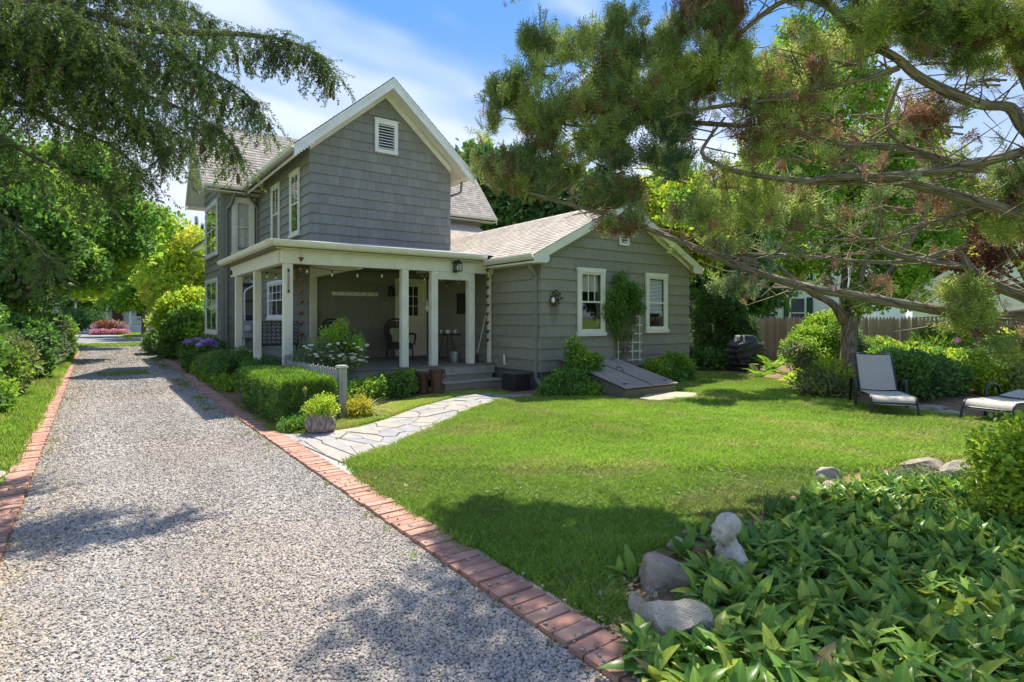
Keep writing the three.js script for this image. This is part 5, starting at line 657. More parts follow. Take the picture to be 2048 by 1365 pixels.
// picket fence from the gate post to the porch corner
{
  const A = [3.2, -8.98], B = [3.06, -11.62], t = thing('picket_fence', 'short whitewashed picket fence between the hedge and the porch bed', 'fence', [3.15, 0, -10.2]); const wood = mat(rgb(0.66, 0.66, 0.6), { map: rep(tWood, 1.5, 0.5), bumpMap: rep(hWood, 1.5, 0.5), bumpScale: 0.002 });
  part(t, 'post', box(A[0] - 0.065, A[0] + 0.065, -0.1, 0.8, A[1] - 0.065, A[1] + 0.065, 0.008), wood); part(t, 'post_cap', merge([box(A[0] - 0.085, A[0] + 0.085, 0.8, 0.825, A[1] - 0.085, A[1] + 0.085, 0.008), box(A[0] - 0.072, A[0] + 0.072, 0.825, 0.845, A[1] - 0.072, A[1] + 0.072, 0.012)]), wood);
  part(t, 'post', box(B[0] - 0.06, B[0] + 0.06, -0.1, 0.88, B[1] - 0.06, B[1] + 0.06, 0.008), wood); for (const y of [0.22, 0.6]) part(t, 'rail', beam([A[0] + 0.01, y, A[1]], [B[0] + 0.01, y, B[1]], 0.03, 0.07), wood);
  const pk = prismX([[-0.034, 0.04], [-0.034, 0.72], [-0.022, 0.77], [0, 0.79], [0.022, 0.77], [0.034, 0.72], [0.034, 0.04]], -0.009, 0.009), n = 24; for (let i = 1; i < n; i++) { const f = i / n; piece(t, 'picket', pk, wood, lerp(A[0], B[0], f) - 0.018, 0.01 * Math.sin(i * 3), lerp(A[1], B[1], f), 0.053); }
}
{ // sack shaped stone pot with a mound of leaves
  const [x, z] = gnd(641, 868), t = thing('planter_pot', 'carved stone pot like a tied sack at the start of the path', 'pot', [x, 0.02, z]); const prof = [[0, 0], [0.15, 0], [0.19, 0.05], [0.205, 0.11], [0.19, 0.17], [0.165, 0.2], [0.16, 0.215], [0.175, 0.24], [0.182, 0.265], [0.165, 0.268], [0.15, 0.235], [0, 0.225]];
  const g = mergeVertices(new THREE.LatheGeometry(prof.map(p => new THREE.Vector2(...p)), 72).deleteAttribute('uv').deleteAttribute('normal')), p = g.attributes.position; for (let i = 0; i < p.count; i++) { const X = p.getX(i), Y = p.getY(i), Z = p.getZ(i), a = Math.atan2(Z, X), w = clamp(Y / 0.06, 0, 1) * (Y < 0.22 ? 1 : 0.35), k = 1 + w * 0.035 * Math.sin(a * 17 + 3 * noise2(a * 2 + 9, 2, 99, 3)) + 0.02 * (noise3(X * 20, Y * 20, Z * 20) - 0.5); p.setX(i, X * k); p.setZ(i, Z * k); } g.computeVertexNormals(); const gp = plain(g); gp.translate(x, 0.02, z); const uv = gp.attributes.uv, pp = gp.attributes.position; for (let i = 0; i < uv.count; i++) uv.setXY(i, pp.getX(i) * 2, pp.getY(i) * 2); part(t, 'pot', gp, mat(rgb(0.5, 0.4, 0.34), { map: rep(tBark, 3, 1.5), bumpMap: hMottle, bumpScale: 0.006 }));
  part(t, 'soil', lathe([[0, 0.235], [0.155, 0.235]], 20, x, 0.02, z), soil);
  const q = rng(41), l = []; lobes(q, l, { blobs: [[x, 0.34, z, 0.17, 0.1, 0.17], [x + 0.06, 0.42, z - 0.02, 0.12, 0.08, 0.12]], n: 90, scale: 0.75, pal: P.lime, alt: P.grey, altAmount: 0.35, gap: 0.1, seed: 4 }); const pl = thing('potted_plant', 'mound of lime green leaves growing in the stone pot', 'plant', [x, 0.25, z]); instances(C.small, vegMat.thin, l, 'foliage', null, null, pl);
}
// ---------------------------------------------------------------- yard furniture, stones, statue, fence, neighbours
function chaise(foot, dir, label, backA) {   // local: x from foot to head, z across
  const t = thing('chaise_longue', label, 'chaise longue', [foot[0], 0, foot[1]], 'sling chaise longues on the lawn'); t.rotation.y = Math.atan2(-dir[1], dir[0]);
  const fr = mat(rgb(0.02, 0.022, 0.026), { roughness: 0.35, metalness: 0.3 }), sl = mat(rgb(0.45, 0.42, 0.36), { map: rep(tWeave, 6, 6), roughness: 0.9, side: THREE.DoubleSide }), w = 0.31;
  const add = (n, g, m) => { const k = new THREE.Mesh(g, m); k.name = n; k.castShadow = k.receiveShadow = true; t.add(k); }; const bl = 0.78, bx = 1.18, cb = Math.cos(backA), sb = Math.sin(backA);
  const rail = []; for (const s of [-1, 1]) rail.push(tube([[0.02, 0.2, s * w], [0.06, 0.3, s * w], [0.16, 0.335, s * w], [0.6, 0.32, s * w], [1.2, 0.3, s * w], [1.6, 0.29, s * w]], [0.017], 7, 0.06)); rail.push(rod([0.05, 0.235, -w], [0.05, 0.235, w], 0.017, 7), rod([1.6, 0.29, -w], [1.6, 0.29, w], 0.017, 7), rod([0.75, 0.3, -w], [0.75, 0.3, w], 0.012, 6)); add('seat_frame', merge(rail), fr);
  const back = []; for (const s of [-1, 1]) back.push(tube([[bx, 0.32, s * (w - 0.025)], [bx + cb * bl * 0.5, 0.32 + sb * bl * 0.5, s * (w - 0.025)], [bx + cb * bl * 0.95, 0.32 + sb * bl * 0.95, s * (w - 0.025)], [bx + cb * bl + 0.04, 0.32 + sb * bl - 0.01, s * (w - 0.03)]], [0.015], 7, 0.06)); back.push(rod([bx + cb * bl, 0.31 + sb * bl, -w + 0.03], [bx + cb * bl, 0.31 + sb * bl, w - 0.03], 0.014, 7), rod([bx + cb * 0.5, 0.3 + sb * 0.5, -w + 0.03], [1.5, 0.28, -w + 0.06], 0.01, 6)); add('back_frame', merge(back), fr);
  const ribbon = (prof, hw) => { const g = new THREE.PlaneGeometry(1, 1, prof.length - 1, 6), p = g.attributes.position, uv = g.attributes.uv, n = prof.length; for (let j = 0; j <= 6; j++) for (let i = 0; i < n; i++) { const k = j * n + i, v = j / 6 - 0.5; p.setXYZ(k, prof[i][0], prof[i][1] - 0.016 * (1 - 4 * v * v), v * 2 * hw); uv.setXY(k, prof[i][0], v * 2 * hw); } g.computeVertexNormals(); return g; };
  add('seat_sling', ribbon([[0.035, 0.225], [0.05, 0.28], [0.09, 0.325], [0.16, 0.345], [0.35, 0.34], [0.6, 0.333], [0.9, 0.323], [1.17, 0.315]], w - 0.01), sl); add('back_sling', ribbon(Array.from({ length: 7 }, (_, i) => [bx + 0.01 + cb * bl * i / 6, 0.335 + sb * bl * i / 6]).concat([[bx + cb * bl + 0.03, 0.33 + sb * bl - 0.01]]), w - 0.035), sl);
  for (const s of [-1, 1]) { add('leg', tube([[0.02, 0.22, s * w], [-0.01, 0.1, s * (w + 0.01)], [-0.04, 0, s * (w + 0.02)]], [0.017], 7, 0.05), fr); add('armrest', tube([[0.98, 0, s * (w + 0.07)], [1.0, 0.3, s * (w + 0.07)], [1.02, 0.44, s * (w + 0.07)], [1.1, 0.5, s * (w + 0.07)], [1.34, 0.5, s * (w + 0.07)], [1.46, 0.44, s * (w + 0.07)], [1.52, 0.25, s * (w + 0.07)], [1.56, 0, s * (w + 0.07)]], [0.024], 8, 0.05), fr); add('arm_bolt', rod([1.02, 0.31, s * (w)], [1.02, 0.31, s * (w + 0.07)], 0.012, 6), fr); add('arm_bolt', rod([1.5, 0.29, s * w], [1.51, 0.29, s * (w + 0.07)], 0.012, 6), fr); }
  return t;
}
chaise([10.26, -3.78], [0.85, -0.53], 'grey sling chaise longue with raised back in front of the maple trunk', 0.92);
chaise([10.75, -2.75], [0.93, 0.1], 'grey sling chaise longue lying flat beyond the bright leafy shrub', 0.06);
{ // covered barbecue
  const [bx, bz] = gnd(1492, 742), t = thing('covered_grill', 'barbecue under a black fabric cover with sagging folds beside the dark shrub', 'grill', [bx, 0, bz]), seg = 64, rows = 26, pos = [], idx = [];
  for (let j = 0; j <= rows; j++) for (let i = 0; i <= seg; i++) {
    const a = i / seg * 6.2832, v = j / rows, ca = Math.cos(a), sa = Math.sin(a), sq = 1 / Math.pow(Math.pow(Math.abs(ca), 4) + Math.pow(Math.abs(sa), 4), 0.25);
    let w = v < 0.12 ? v / 0.12 : 1, y = v < 0.12 ? 1.08 - 0.03 * v : 1.06 - (v - 0.12) / 0.88 * 0.82, rx = (v < 0.12 ? 0.34 * w : lerp(0.34, 0.66, sm(clamp((v - 0.12) / 0.28, 0, 1)))) * (v > 0.6 ? 1 - 0.22 * (v - 0.6) / 0.4 : 1), rz = (v < 0.12 ? 0.24 * w : lerp(0.24, 0.33, sm(clamp((v - 0.12) / 0.3, 0, 1))));
    const fold = 0.03 * Math.sin(a * 9 + 4 * noise2(v * 3, a, 99, 2)) * sm(clamp((v - 0.3) / 0.5, 0, 1)) + 0.035 * Math.sin(v * 30 + 5 * ca + 2 * noise2(a, v * 4, 99, 6)) * sm(clamp((v - 0.2) / 0.3, 0, 1)); y += 0.1 * ca * ca * (v > 0.2 ? -0.6 : 0) * (1 - v) - 0.1 * (ca > 0 ? 1 : 0) * ca * (v < 0.4 ? 1 : 0.5);
    pos.push(bx + ca * sq * (rx + fold), y, bz + sa * sq * (rz + fold)); if (i < seg && j < rows) { const p = j * (seg + 1) + i; idx.push(p, p + seg + 1, p + 1, p + 1, p + seg + 1, p + seg + 2); }
  }
  const g = new THREE.BufferGeometry(); g.setAttribute('position', new THREE.Float32BufferAttribute(pos, 3)); g.setIndex(idx); g.computeVertexNormals(); part(t, 'cover', plain(g), mat(rgb(0.03, 0.033, 0.036), { roughness: 0.6, side: THREE.DoubleSide }));
  for (const [sx, sz] of [[-1, -1], [1, -1], [-1, 1], [1, 1]]) part(t, 'leg', rod([bx + sx * 0.4, 0, bz + sz * 0.2], [bx + sx * 0.4, 0.4, bz + sz * 0.2], 0.02, 6), M.black); part(t, 'cart', box(bx - 0.4, bx + 0.4, 0.12, 0.16, bz - 0.2, bz + 0.2), M.black); for (const s of [-1, 1]) part(t, 'wheel', (() => { const w = new THREE.CylinderGeometry(0.08, 0.08, 0.04, 16); w.rotateX(Math.PI / 2); w.translate(bx - 0.4, 0.08, bz + s * 0.24); return plain(w); })(), M.black);
}
{ const [x, z] = gnd(1388, 727), t = thing('arbor_post', 'weathered white wooden post with a cross piece beside the wing corner', 'post', [x, 0, z]); const w = mat(rgb(0.55, 0.54, 0.5), { map: rep(tWood, 2, 0.6) }); part(t, 'post', box(x - 0.05, x + 0.05, -0.1, 2.1, z - 0.05, z + 0.05, 0.006), w); part(t, 'cross_arm', merge([box(x - 0.3, x + 0.14, 2.1, 2.2, z - 0.04, z + 0.04, 0.006), beam([x, 1.8, z], [x - 0.22, 2.1, z], 0.04, 0.05)]), w); }
{ // stockade fence: rounded, pointed pales on rails
  const X = 20.5, t = thing('stockade_fence', 'weathered brown stockade fence of pointed pales behind the shrubs', 'fence', [X, 0, -9]), pale = (() => { const s = [[-0.0495, 0], [-0.0495, 1.5], [-0.03, 1.58], [0, 1.64], [0.03, 1.58], [0.0495, 1.5], [0.0495, 0]]; const f = [], g = new THREE.BufferGeometry(), tri = (a, b, c) => f.push(...a, ...b, ...c); const fr = s.map(([z, y]) => [-0.028 * Math.sqrt(1 - (z / 0.053) ** 2), y, z]), mid = [[-0.028, 0, 0]], bk = s.map(([z, y]) => [0.006, y, z]); const c0 = [-0.03, 0, 0], c1 = [-0.03, 1.56, 0]; for (let i = 0; i < s.length; i++) { const j = (i + 1) % s.length; tri(fr[i], bk[j], bk[i]); tri(fr[i], fr[j], bk[j]); } tri(fr[0], c1, fr[1]); tri(fr[0], c0, c1); tri(fr[6], fr[5], c1); tri(fr[6], c1, c0); tri(fr[1], c1, fr[2]); tri(fr[2], c1, fr[3]); tri(fr[3], c1, fr[4]); tri(fr[4], c1, fr[5]); g.setAttribute('position', new THREE.Float32BufferAttribute(f, 3)); g.computeVertexNormals(); return boxUV(g); })(), q = rng(12);
  for (let z = -1.8; z > -18; z -= 0.101) { const m = piece(t, 'pale', pale, M.fence[Math.floor(q() * 3)], X, (q() - 0.5) * 0.03 + (z < -12 ? -0.05 : 0), z, 0); m.rotation.x = (q() - 0.5) * 0.015; m.scale.y = 1 + (q() - 0.5) * 0.02; } for (const y of [0.35, 1.2]) part(t, 'rail', box(X + 0.008, X + 0.06, y, y + 0.08, -18, -1.7), M.fence[0]); for (let z = -3; z > -18; z -= 2.4) part(t, 'post', box(X + 0.06, X + 0.15, -0.1, 1.55, z - 0.05, z + 0.05), M.fence[0]);
}
// boulders round the lily bed
const boulders = [[1345, 1265, 2.85, 0.2, 0.18, 0.15, 5, 'large grey boulder with a flat top nearest the brick edging', 0.2], [1324, 1168, 3.4, 0.18, 0.15, 0.14, 8, 'rounded pale grey boulder between the lawn and the lilies', 0.5], [1272, 1218, 3.1, 0.045, 0.1, 0.06, 11, 'narrow upright brown stone left of the boulders', 0.3], [1352, 1112, 3.95, 0.075, 0.07, 0.07, 13, 'small brown stone behind the rounded boulder', 0.8], [1378, 1092, 4.2, 0.09, 0.04, 0.07, 14, 'flat tan stone at the lawn edge left of the bust', 1], [1652, 968, 5.7, 0.14, 0.09, 0.1, 15, 'dark rounded stone at the back of the lily bed', 0.4], [1664, 988, 5.4, 0.12, 0.05, 0.1, 18, 'low stone in front of the dark rounded stone', 0.7], [1848, 944, 6.1, 0.23, 0.09, 0.14, 16, 'long mossy flat stone at the back edge of the bed', 0.2], [1918, 948, 5.9, 0.2, 0.1, 0.13, 17, 'grey brown stone at the right of the mossy stone', 0.9], [1660, 800, 11.6, 0.3, 0.08, 0.16, 19, 'flat edging stone left of the chaise longue', 0.6], [1858, 820, 9.9, 0.35, 0.09, 0.2, 20, 'long flat stone behind the chaise longue', 0.2], [1895, 832, 9.4, 0.3, 0.07, 0.2, 23, 'flat stone between the two chaise longues', 0.4], [1350, 735, 14.8, 0.16, 0.2, 0.14, 24, 'upright garden stone at the wing corner', 0.4]];
boulders.forEach(([px, py, D, rx, ry, rz, seed, lab, tw]) => { const p = at(px, py, D), g = rock(seed, rx, ry, rz, 0.3, 4); g.rotateY(-YAW + tw * 0.5 - 0.25); single('boulder', lab, 'boulder', g, seed % 2 ? M.stone : M.stoneWarm, [p.x, Math.max(p.y, ry * 0.35), p.z]); });
{ const p = gnd(8, 985), t = box(-0.1, 0.1, 0, 0.057, -0.05, 0.05, 0.004); const b = single('loose_brick', 'loose red brick lying beside the left edging', 'brick', t, M.brick[1], [-0.78, 0.008, -5.9]); b.rotation.y = 0.2; for (const [x, z, s] of [[-0.74, -7.0, 41], [-0.78, -7.7, 42]]) single('edging_stone', s === 41 ? 'flat pale stone nearer the loose brick' : 'flat pale stone further along the left edging', 'stone', rock(s, 0.07, 0.02, 0.3, 0.2, 2), M.slate[4], [x, 0.015, z]); }
{ // garden bust: a boy's head and shoulders in pale cast stone, looking across the lawn
  const p = at(1452, 1098, 3.66), S = 0.34, res = 84, mc = new MarchingCubes(res, new THREE.MeshBasicMaterial(), false, false, 400000), sub3 = (a, b) => [a[0] - b[0], a[1] - b[1], a[2] - b[2]], len = Math.hypot;
  const ell = (q, c, r) => { const d = sub3(q, c), k = len(d[0] / r[0], d[1] / r[1], d[2] / r[2]); return (k - 1) * Math.min(...r); }, cap = (q, a, b, ra, rb) => { const pa = sub3(q, a), ba = sub3(b, a), h = clamp((pa[0] * ba[0] + pa[1] * ba[1] + pa[2] * ba[2]) / (ba[0] ** 2 + ba[1] ** 2 + ba[2] ** 2), 0, 1); return len(pa[0] - ba[0] * h, pa[1] - ba[1] * h, pa[2] - ba[2] * h) - lerp(ra, rb, h); }, smin = (a, b, k) => { const h = clamp(0.5 + 0.5 * (b - a) / k, 0, 1); return lerp(b, a, h) - k * h * (1 - h); };
  const sdf = q => {   // +x is the way he looks; unit cube from -1 to 1
    let d = ell(q, [-0.04, 0.6, 0], [0.3, 0.28, 0.245]); d = smin(d, ell(q, [0.11, 0.43, 0], [0.2, 0.25, 0.205]), 0.1); d = smin(d, cap(q, [0.1, 0.28, 0], [0.2, 0.25, 0], 0.13, 0.075), 0.06); for (const s of [-1, 1]) d = smin(d, ell(q, [0.19, 0.4, s * 0.1], [0.11, 0.1, 0.09]), 0.06); d = smin(d, cap(q, [0.29, 0.5, 0], [0.36, 0.42, 0], 0.025, 0.042), 0.03); d = smin(d, ell(q, [0.3, 0.335, 0], [0.045, 0.022, 0.07]), 0.02); d = smin(d, ell(q, [0.29, 0.295, 0], [0.042, 0.02, 0.06]), 0.02); d = smin(d, cap(q, [0.25, 0.58, -0.13], [0.25, 0.58, 0.13], 0.045, 0.045), 0.05);
    for (const s of [-1, 1]) { d = Math.max(d, -ell(q, [0.315, 0.51, s * 0.095], [0.035, 0.026, 0.042])); d = smin(d, ell(q, [0.26, 0.51, s * 0.09], [0.035, 0.026, 0.04]), 0.015); d = smin(d, ell(q, [-0.03, 0.46, s * 0.22], [0.06, 0.09, 0.045]), 0.02); d = Math.max(d, -ell(q, [-0.02, 0.46, s * 0.275], [0.03, 0.05, 0.03])); }
    d = smin(d, cap(q, [-0.06, 0.34, 0], [-0.16, 0.04, 0], 0.17, 0.19), 0.07); for (const s of [-1, 1]) d = smin(d, cap(q, [-0.17, 0.0, s * 0.05], [-0.16, -0.13, s * 0.34], 0.18, 0.18), 0.1), d = smin(d, cap(q, [-0.16, -0.16, s * 0.35], [-0.08, -0.7, s * 0.42], 0.17, 0.14), 0.05); d = smin(d, cap(q, [-0.18, -0.14, 0], [-0.2, -0.8, 0], 0.29, 0.33), 0.12);
    const hair = Math.max(ell(q, [-0.06, 0.63, 0], [0.315, 0.285, 0.262]), -(q[1] - 0.5 - 0.35 * (q[0] - 0.05) - (q[0] < -0.1 ? -0.2 : 0))); d = smin(d, hair + 0.004 * Math.sin(q[0] * 46) * Math.sin(q[2] * 36 + q[1] * 30), 0.02); return d;
  };
  for (let k = 0; k < res; k++) for (let j = 0; j < res; j++) for (let i = 0; i < res; i++) mc.field[i + j * res + k * res * res] = -sdf([(i / res - 0.5) * 2, (j / res - 0.5) * 2, (k / res - 0.5) * 2]);
  mc.isolation = 0; mc.update(); const n = mc.count, g = new THREE.BufferGeometry(); g.setAttribute('position', new THREE.BufferAttribute(mc.positionArray.slice(0, n * 3), 3)); g.setAttribute('normal', new THREE.BufferAttribute(mc.normalArray.slice(0, n * 3), 3)); const uv = new Float32Array(n * 2), pp = g.attributes.position; for (let i = 0; i < n; i++) { uv[i * 2] = pp.getX(i) + pp.getZ(i); uv[i * 2 + 1] = pp.getY(i); } g.setAttribute('uv', new THREE.BufferAttribute(uv, 2)); g.scale(S * 0.8, S * 0.8, S * 0.8);
  const b = single('garden_bust', 'pale cast stone bust of a boy looking left among the lilies', 'bust', g, mat(rgb(0.86, 0.8, 0.66), { map: rep(tSpeck, 1.5, 1.5), bumpMap: rep(hSpeck, 2, 2), bumpScale: 0.002 }), [p.x, p.y - 0.02, p.z]); b.rotation.y = Math.atan2(SN * -0.0 + 0.59, -0.81) + 0.25;
}
// lily of the valley bed: the leaves that show largest are single leaves, the rest one mass
{
  const bed = thing('lily_bed', 'dense bed of broad green lily of the valley leaves in the corner', 'lily bed', [4, 0, -1.8]), q = rng(55), all = [];
  const gs = [0, 1, 2, 3, 4, 5].map(i => leafGeo(0.235, 0.076 + 0.01 * (i % 3), 0.3 + 0.15 * (i % 2), 0.3 + 0.1 * i, 3)).map(g => mergeVertices(g.deleteAttribute('normal'), 1e-4)).map(g => { g.computeVertexNormals(); return g; });
  const stones = boulders.map(b => { const p = at(b[0], b[1], b[2]); return [p.x, p.z, Math.max(b[3], b[5]) * 0.95]; }), bust = at(1452, 1098, 3.66);
  const lilies = lilyBed.slice(3, 13); const zone = [[1290, 1420], [1275, 1330], [1400, 1290], [1400, 1130], [1500, 1080], [1610, 1010], [1690, 985], [1760, 975], [1930, 985], [2030, 1040], [2300, 1150], [2500, 1400], [2000, 1900], [1500, 1800]].map(p => gnd(...p));
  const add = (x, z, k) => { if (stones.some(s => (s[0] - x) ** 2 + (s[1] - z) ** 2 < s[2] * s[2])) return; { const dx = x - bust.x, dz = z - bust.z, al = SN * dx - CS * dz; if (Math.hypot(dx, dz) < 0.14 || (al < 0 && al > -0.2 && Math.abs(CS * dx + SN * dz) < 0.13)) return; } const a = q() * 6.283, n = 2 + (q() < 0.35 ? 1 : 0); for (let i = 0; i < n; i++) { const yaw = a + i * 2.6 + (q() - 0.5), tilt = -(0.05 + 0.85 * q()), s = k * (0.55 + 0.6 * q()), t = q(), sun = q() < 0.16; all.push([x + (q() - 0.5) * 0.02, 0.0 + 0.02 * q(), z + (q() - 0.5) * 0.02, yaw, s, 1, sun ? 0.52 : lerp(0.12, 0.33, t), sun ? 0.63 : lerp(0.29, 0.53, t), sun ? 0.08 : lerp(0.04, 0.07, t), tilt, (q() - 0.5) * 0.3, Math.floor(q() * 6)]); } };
  for (let i = 0; i < 9500; i++) { const x = lerp(1.9, 7, q()), z = lerp(-4.2, 0.3, q()); if (inside(zone, x, z)) add(x, z, 0.84); }
  for (const [px, py, n] of [[1262, 1160, 4], [1310, 1150, 3], [1290, 1330, 5], [1345, 1340, 5], [1395, 1080, 5], [1360, 1120, 4], [1400, 1190, 5], [1340, 1215, 2], [1272, 1290, 3]]) { const [x, z] = gnd(px, py); for (let i = 0; i < n; i++) add(x + (q() - 0.5) * 0.12, z + (q() - 0.5) * 0.12, 0.85); }
  for (const l of all) { const D = SN * l[0] - CS * l[2], R = CS * l[0] + SN * l[2], px = CX + F * R / D, py = HY + F * (EYE - 0.15) / D; l.score = (px > 1220 && px < 2050 && py < 1390 && D > 0.5 ? 1 : 0.1) / D * l[4] * (0.8 + 0.4 * q()); }
  all.sort((a, b) => b.score - a.score);
  const tLeaf = tex(256, (u, v) => { const w = u * 26 + 0.6 * fbm2(u * 4, v * 4, 4, 3, 95), vein = Math.abs((w % 1) - 0.5) < 0.13 ? 0.08 : 0, rib = Math.abs(u - 0.5) < 0.025 ? 0.14 : 0, sp = noise2(u * 40, v * 60, 64, 96) > 0.93 ? -0.2 : 0; return 0.74 + 0.16 * fbm2(u * 6, v * 9, 12, 4, 97) + vein + rib + sp; });
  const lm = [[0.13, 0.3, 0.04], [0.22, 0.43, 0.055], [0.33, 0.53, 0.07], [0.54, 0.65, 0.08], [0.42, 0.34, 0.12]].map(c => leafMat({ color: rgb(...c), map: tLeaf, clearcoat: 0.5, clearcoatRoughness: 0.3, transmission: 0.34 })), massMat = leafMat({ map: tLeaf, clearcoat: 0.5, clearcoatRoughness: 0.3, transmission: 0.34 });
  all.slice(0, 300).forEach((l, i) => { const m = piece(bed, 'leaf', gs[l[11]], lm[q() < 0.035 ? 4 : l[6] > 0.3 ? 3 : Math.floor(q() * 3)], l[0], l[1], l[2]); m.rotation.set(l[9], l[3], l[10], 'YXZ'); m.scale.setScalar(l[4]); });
  instances(gs[0], massMat, all.filter((l, i) => i >= 300 && i % 2), 'leaves', null, null, bed); instances(gs[3], massMat, all.filter((l, i) => i >= 300 && !(i % 2)), 'leaves', null, null, bed);
}
// ---------------------------------------------------------------- neighbours
{ // white garage behind the stockade fence
  const X = 27, zc = -5.2, hw = 4.1, ev = 2.5, k = 0.58, t = thing('white_garage', 'white clapboard garage gable rising above the stockade fence', 'garage', [X, 0, zc]); const wm = mat(rgb(0.78, 0.78, 0.74)), top = z => ev + k * (hw - Math.abs(z - zc));
  const wall = part(t, 'wall', prismX([[zc - hw, 0], [zc + hw, 0], [zc + hw, ev], [zc, ev + k * hw], [zc - hw, ev]], X, X + 7), wm); for (let y = 0.9; y < 4.7; y += 0.17) { const s = Math.min(hw, hw - (y + 0.16 - ev) / k); if (s < 0.2) break; part(wall, 'clapboard', (() => { const g = wedge([[zc - s, y], [zc + s, y], [zc + s, y + 0.17], [zc - s, y + 0.17]], y, y + 0.17, 0.022, 0.004); return put(g, FX(X)); })(), wm); }
  part(t, 'roof', prismX([[zc - hw - 0.35, ev - 0.2], [zc, ev + k * hw], [zc + hw + 0.35, ev - 0.2], [zc + hw + 0.35, ev - 0.02], [zc, ev + k * hw + 0.2], [zc - hw - 0.35, ev - 0.02]], X - 0.3, X + 7.2), M.roof); part(t, 'rake_board', merge([-1, 1].map(s => prismX([[zc, ev + k * hw - 0.05], [zc, ev + k * hw + 0.17], [zc + s * (hw + 0.3), ev - 0.04], [zc + s * (hw + 0.3), ev - 0.3], [zc + s * (hw - 0.35), ev - 0.22], [zc + s * (hw - 0.2), ev - 0.16]], X - 0.34, X - 0.31))), M.white);
}
{ // white house with green shutters
  const X = 33, t = thing('white_house', 'white clapboard house with dark green shutters beyond the fence', 'house', [X, 0, -20]), wm = mat(rgb(0.76, 0.77, 0.76)); const wall = part(t, 'wall', box(X, X + 8, 0, 5.4, -28, -14.5), wm); for (let y = 0.6; y < 5.2; y += 0.2) part(wall, 'clapboard', put(wedge([[-28, y], [-14.5, y], [-14.5, y + 0.2], [-28, y + 0.2]], y, y + 0.2, 0.03, 0.005), FX(X)), wm);
  part(t, 'roof', prismZ([[X - 0.5, 5.3], [X + 4, 8.4], [X + 8.5, 5.3]], -28.5, -14), M.roof); const sh = mat(rgb(0.012, 0.07, 0.045), { roughness: 0.5 });
  for (const [z, w] of [[-18.9, 0.95], [-17.1, 0.8], [-22.6, 0.9]]) for (const y of [1.1, 3.5]) { const win = sub(t, 'window'); part(win, 'frame', put(merge([box(z - w / 2 - 0.1, z + w / 2 + 0.1, y - 0.1, y, 0.03, 0.1), box(z - w / 2 - 0.1, z + w / 2 + 0.1, y + 1.6, y + 1.7, 0.03, 0.1), box(z - w / 2 - 0.1, z - w / 2, y, y + 1.6, 0.03, 0.1), box(z + w / 2, z + w / 2 + 0.1, y, y + 1.6, 0.03, 0.1), box(z - w / 2, z + w / 2, y + 0.75, y + 0.82, 0.04, 0.08)]), FX(X)), M.white); part(win, 'pane', put(box(z - w / 2, z + w / 2, y, y + 1.6, 0.032, 0.05), FX(X)), mat(rgb(0.09, 0.1, 0.13), { roughness: 0.08 })); if (z > -18 || z < -22) for (const s of [-1, 1]) part(t, 'shutter', put(box(z + s * (w / 2 + 0.28) - 0.17, z + s * (w / 2 + 0.28) + 0.17, y - 0.05, y + 1.65, 0.03, 0.08), FX(X)), sh); }  // panes are opaque: the dimness of the rooms is put into their colour
}
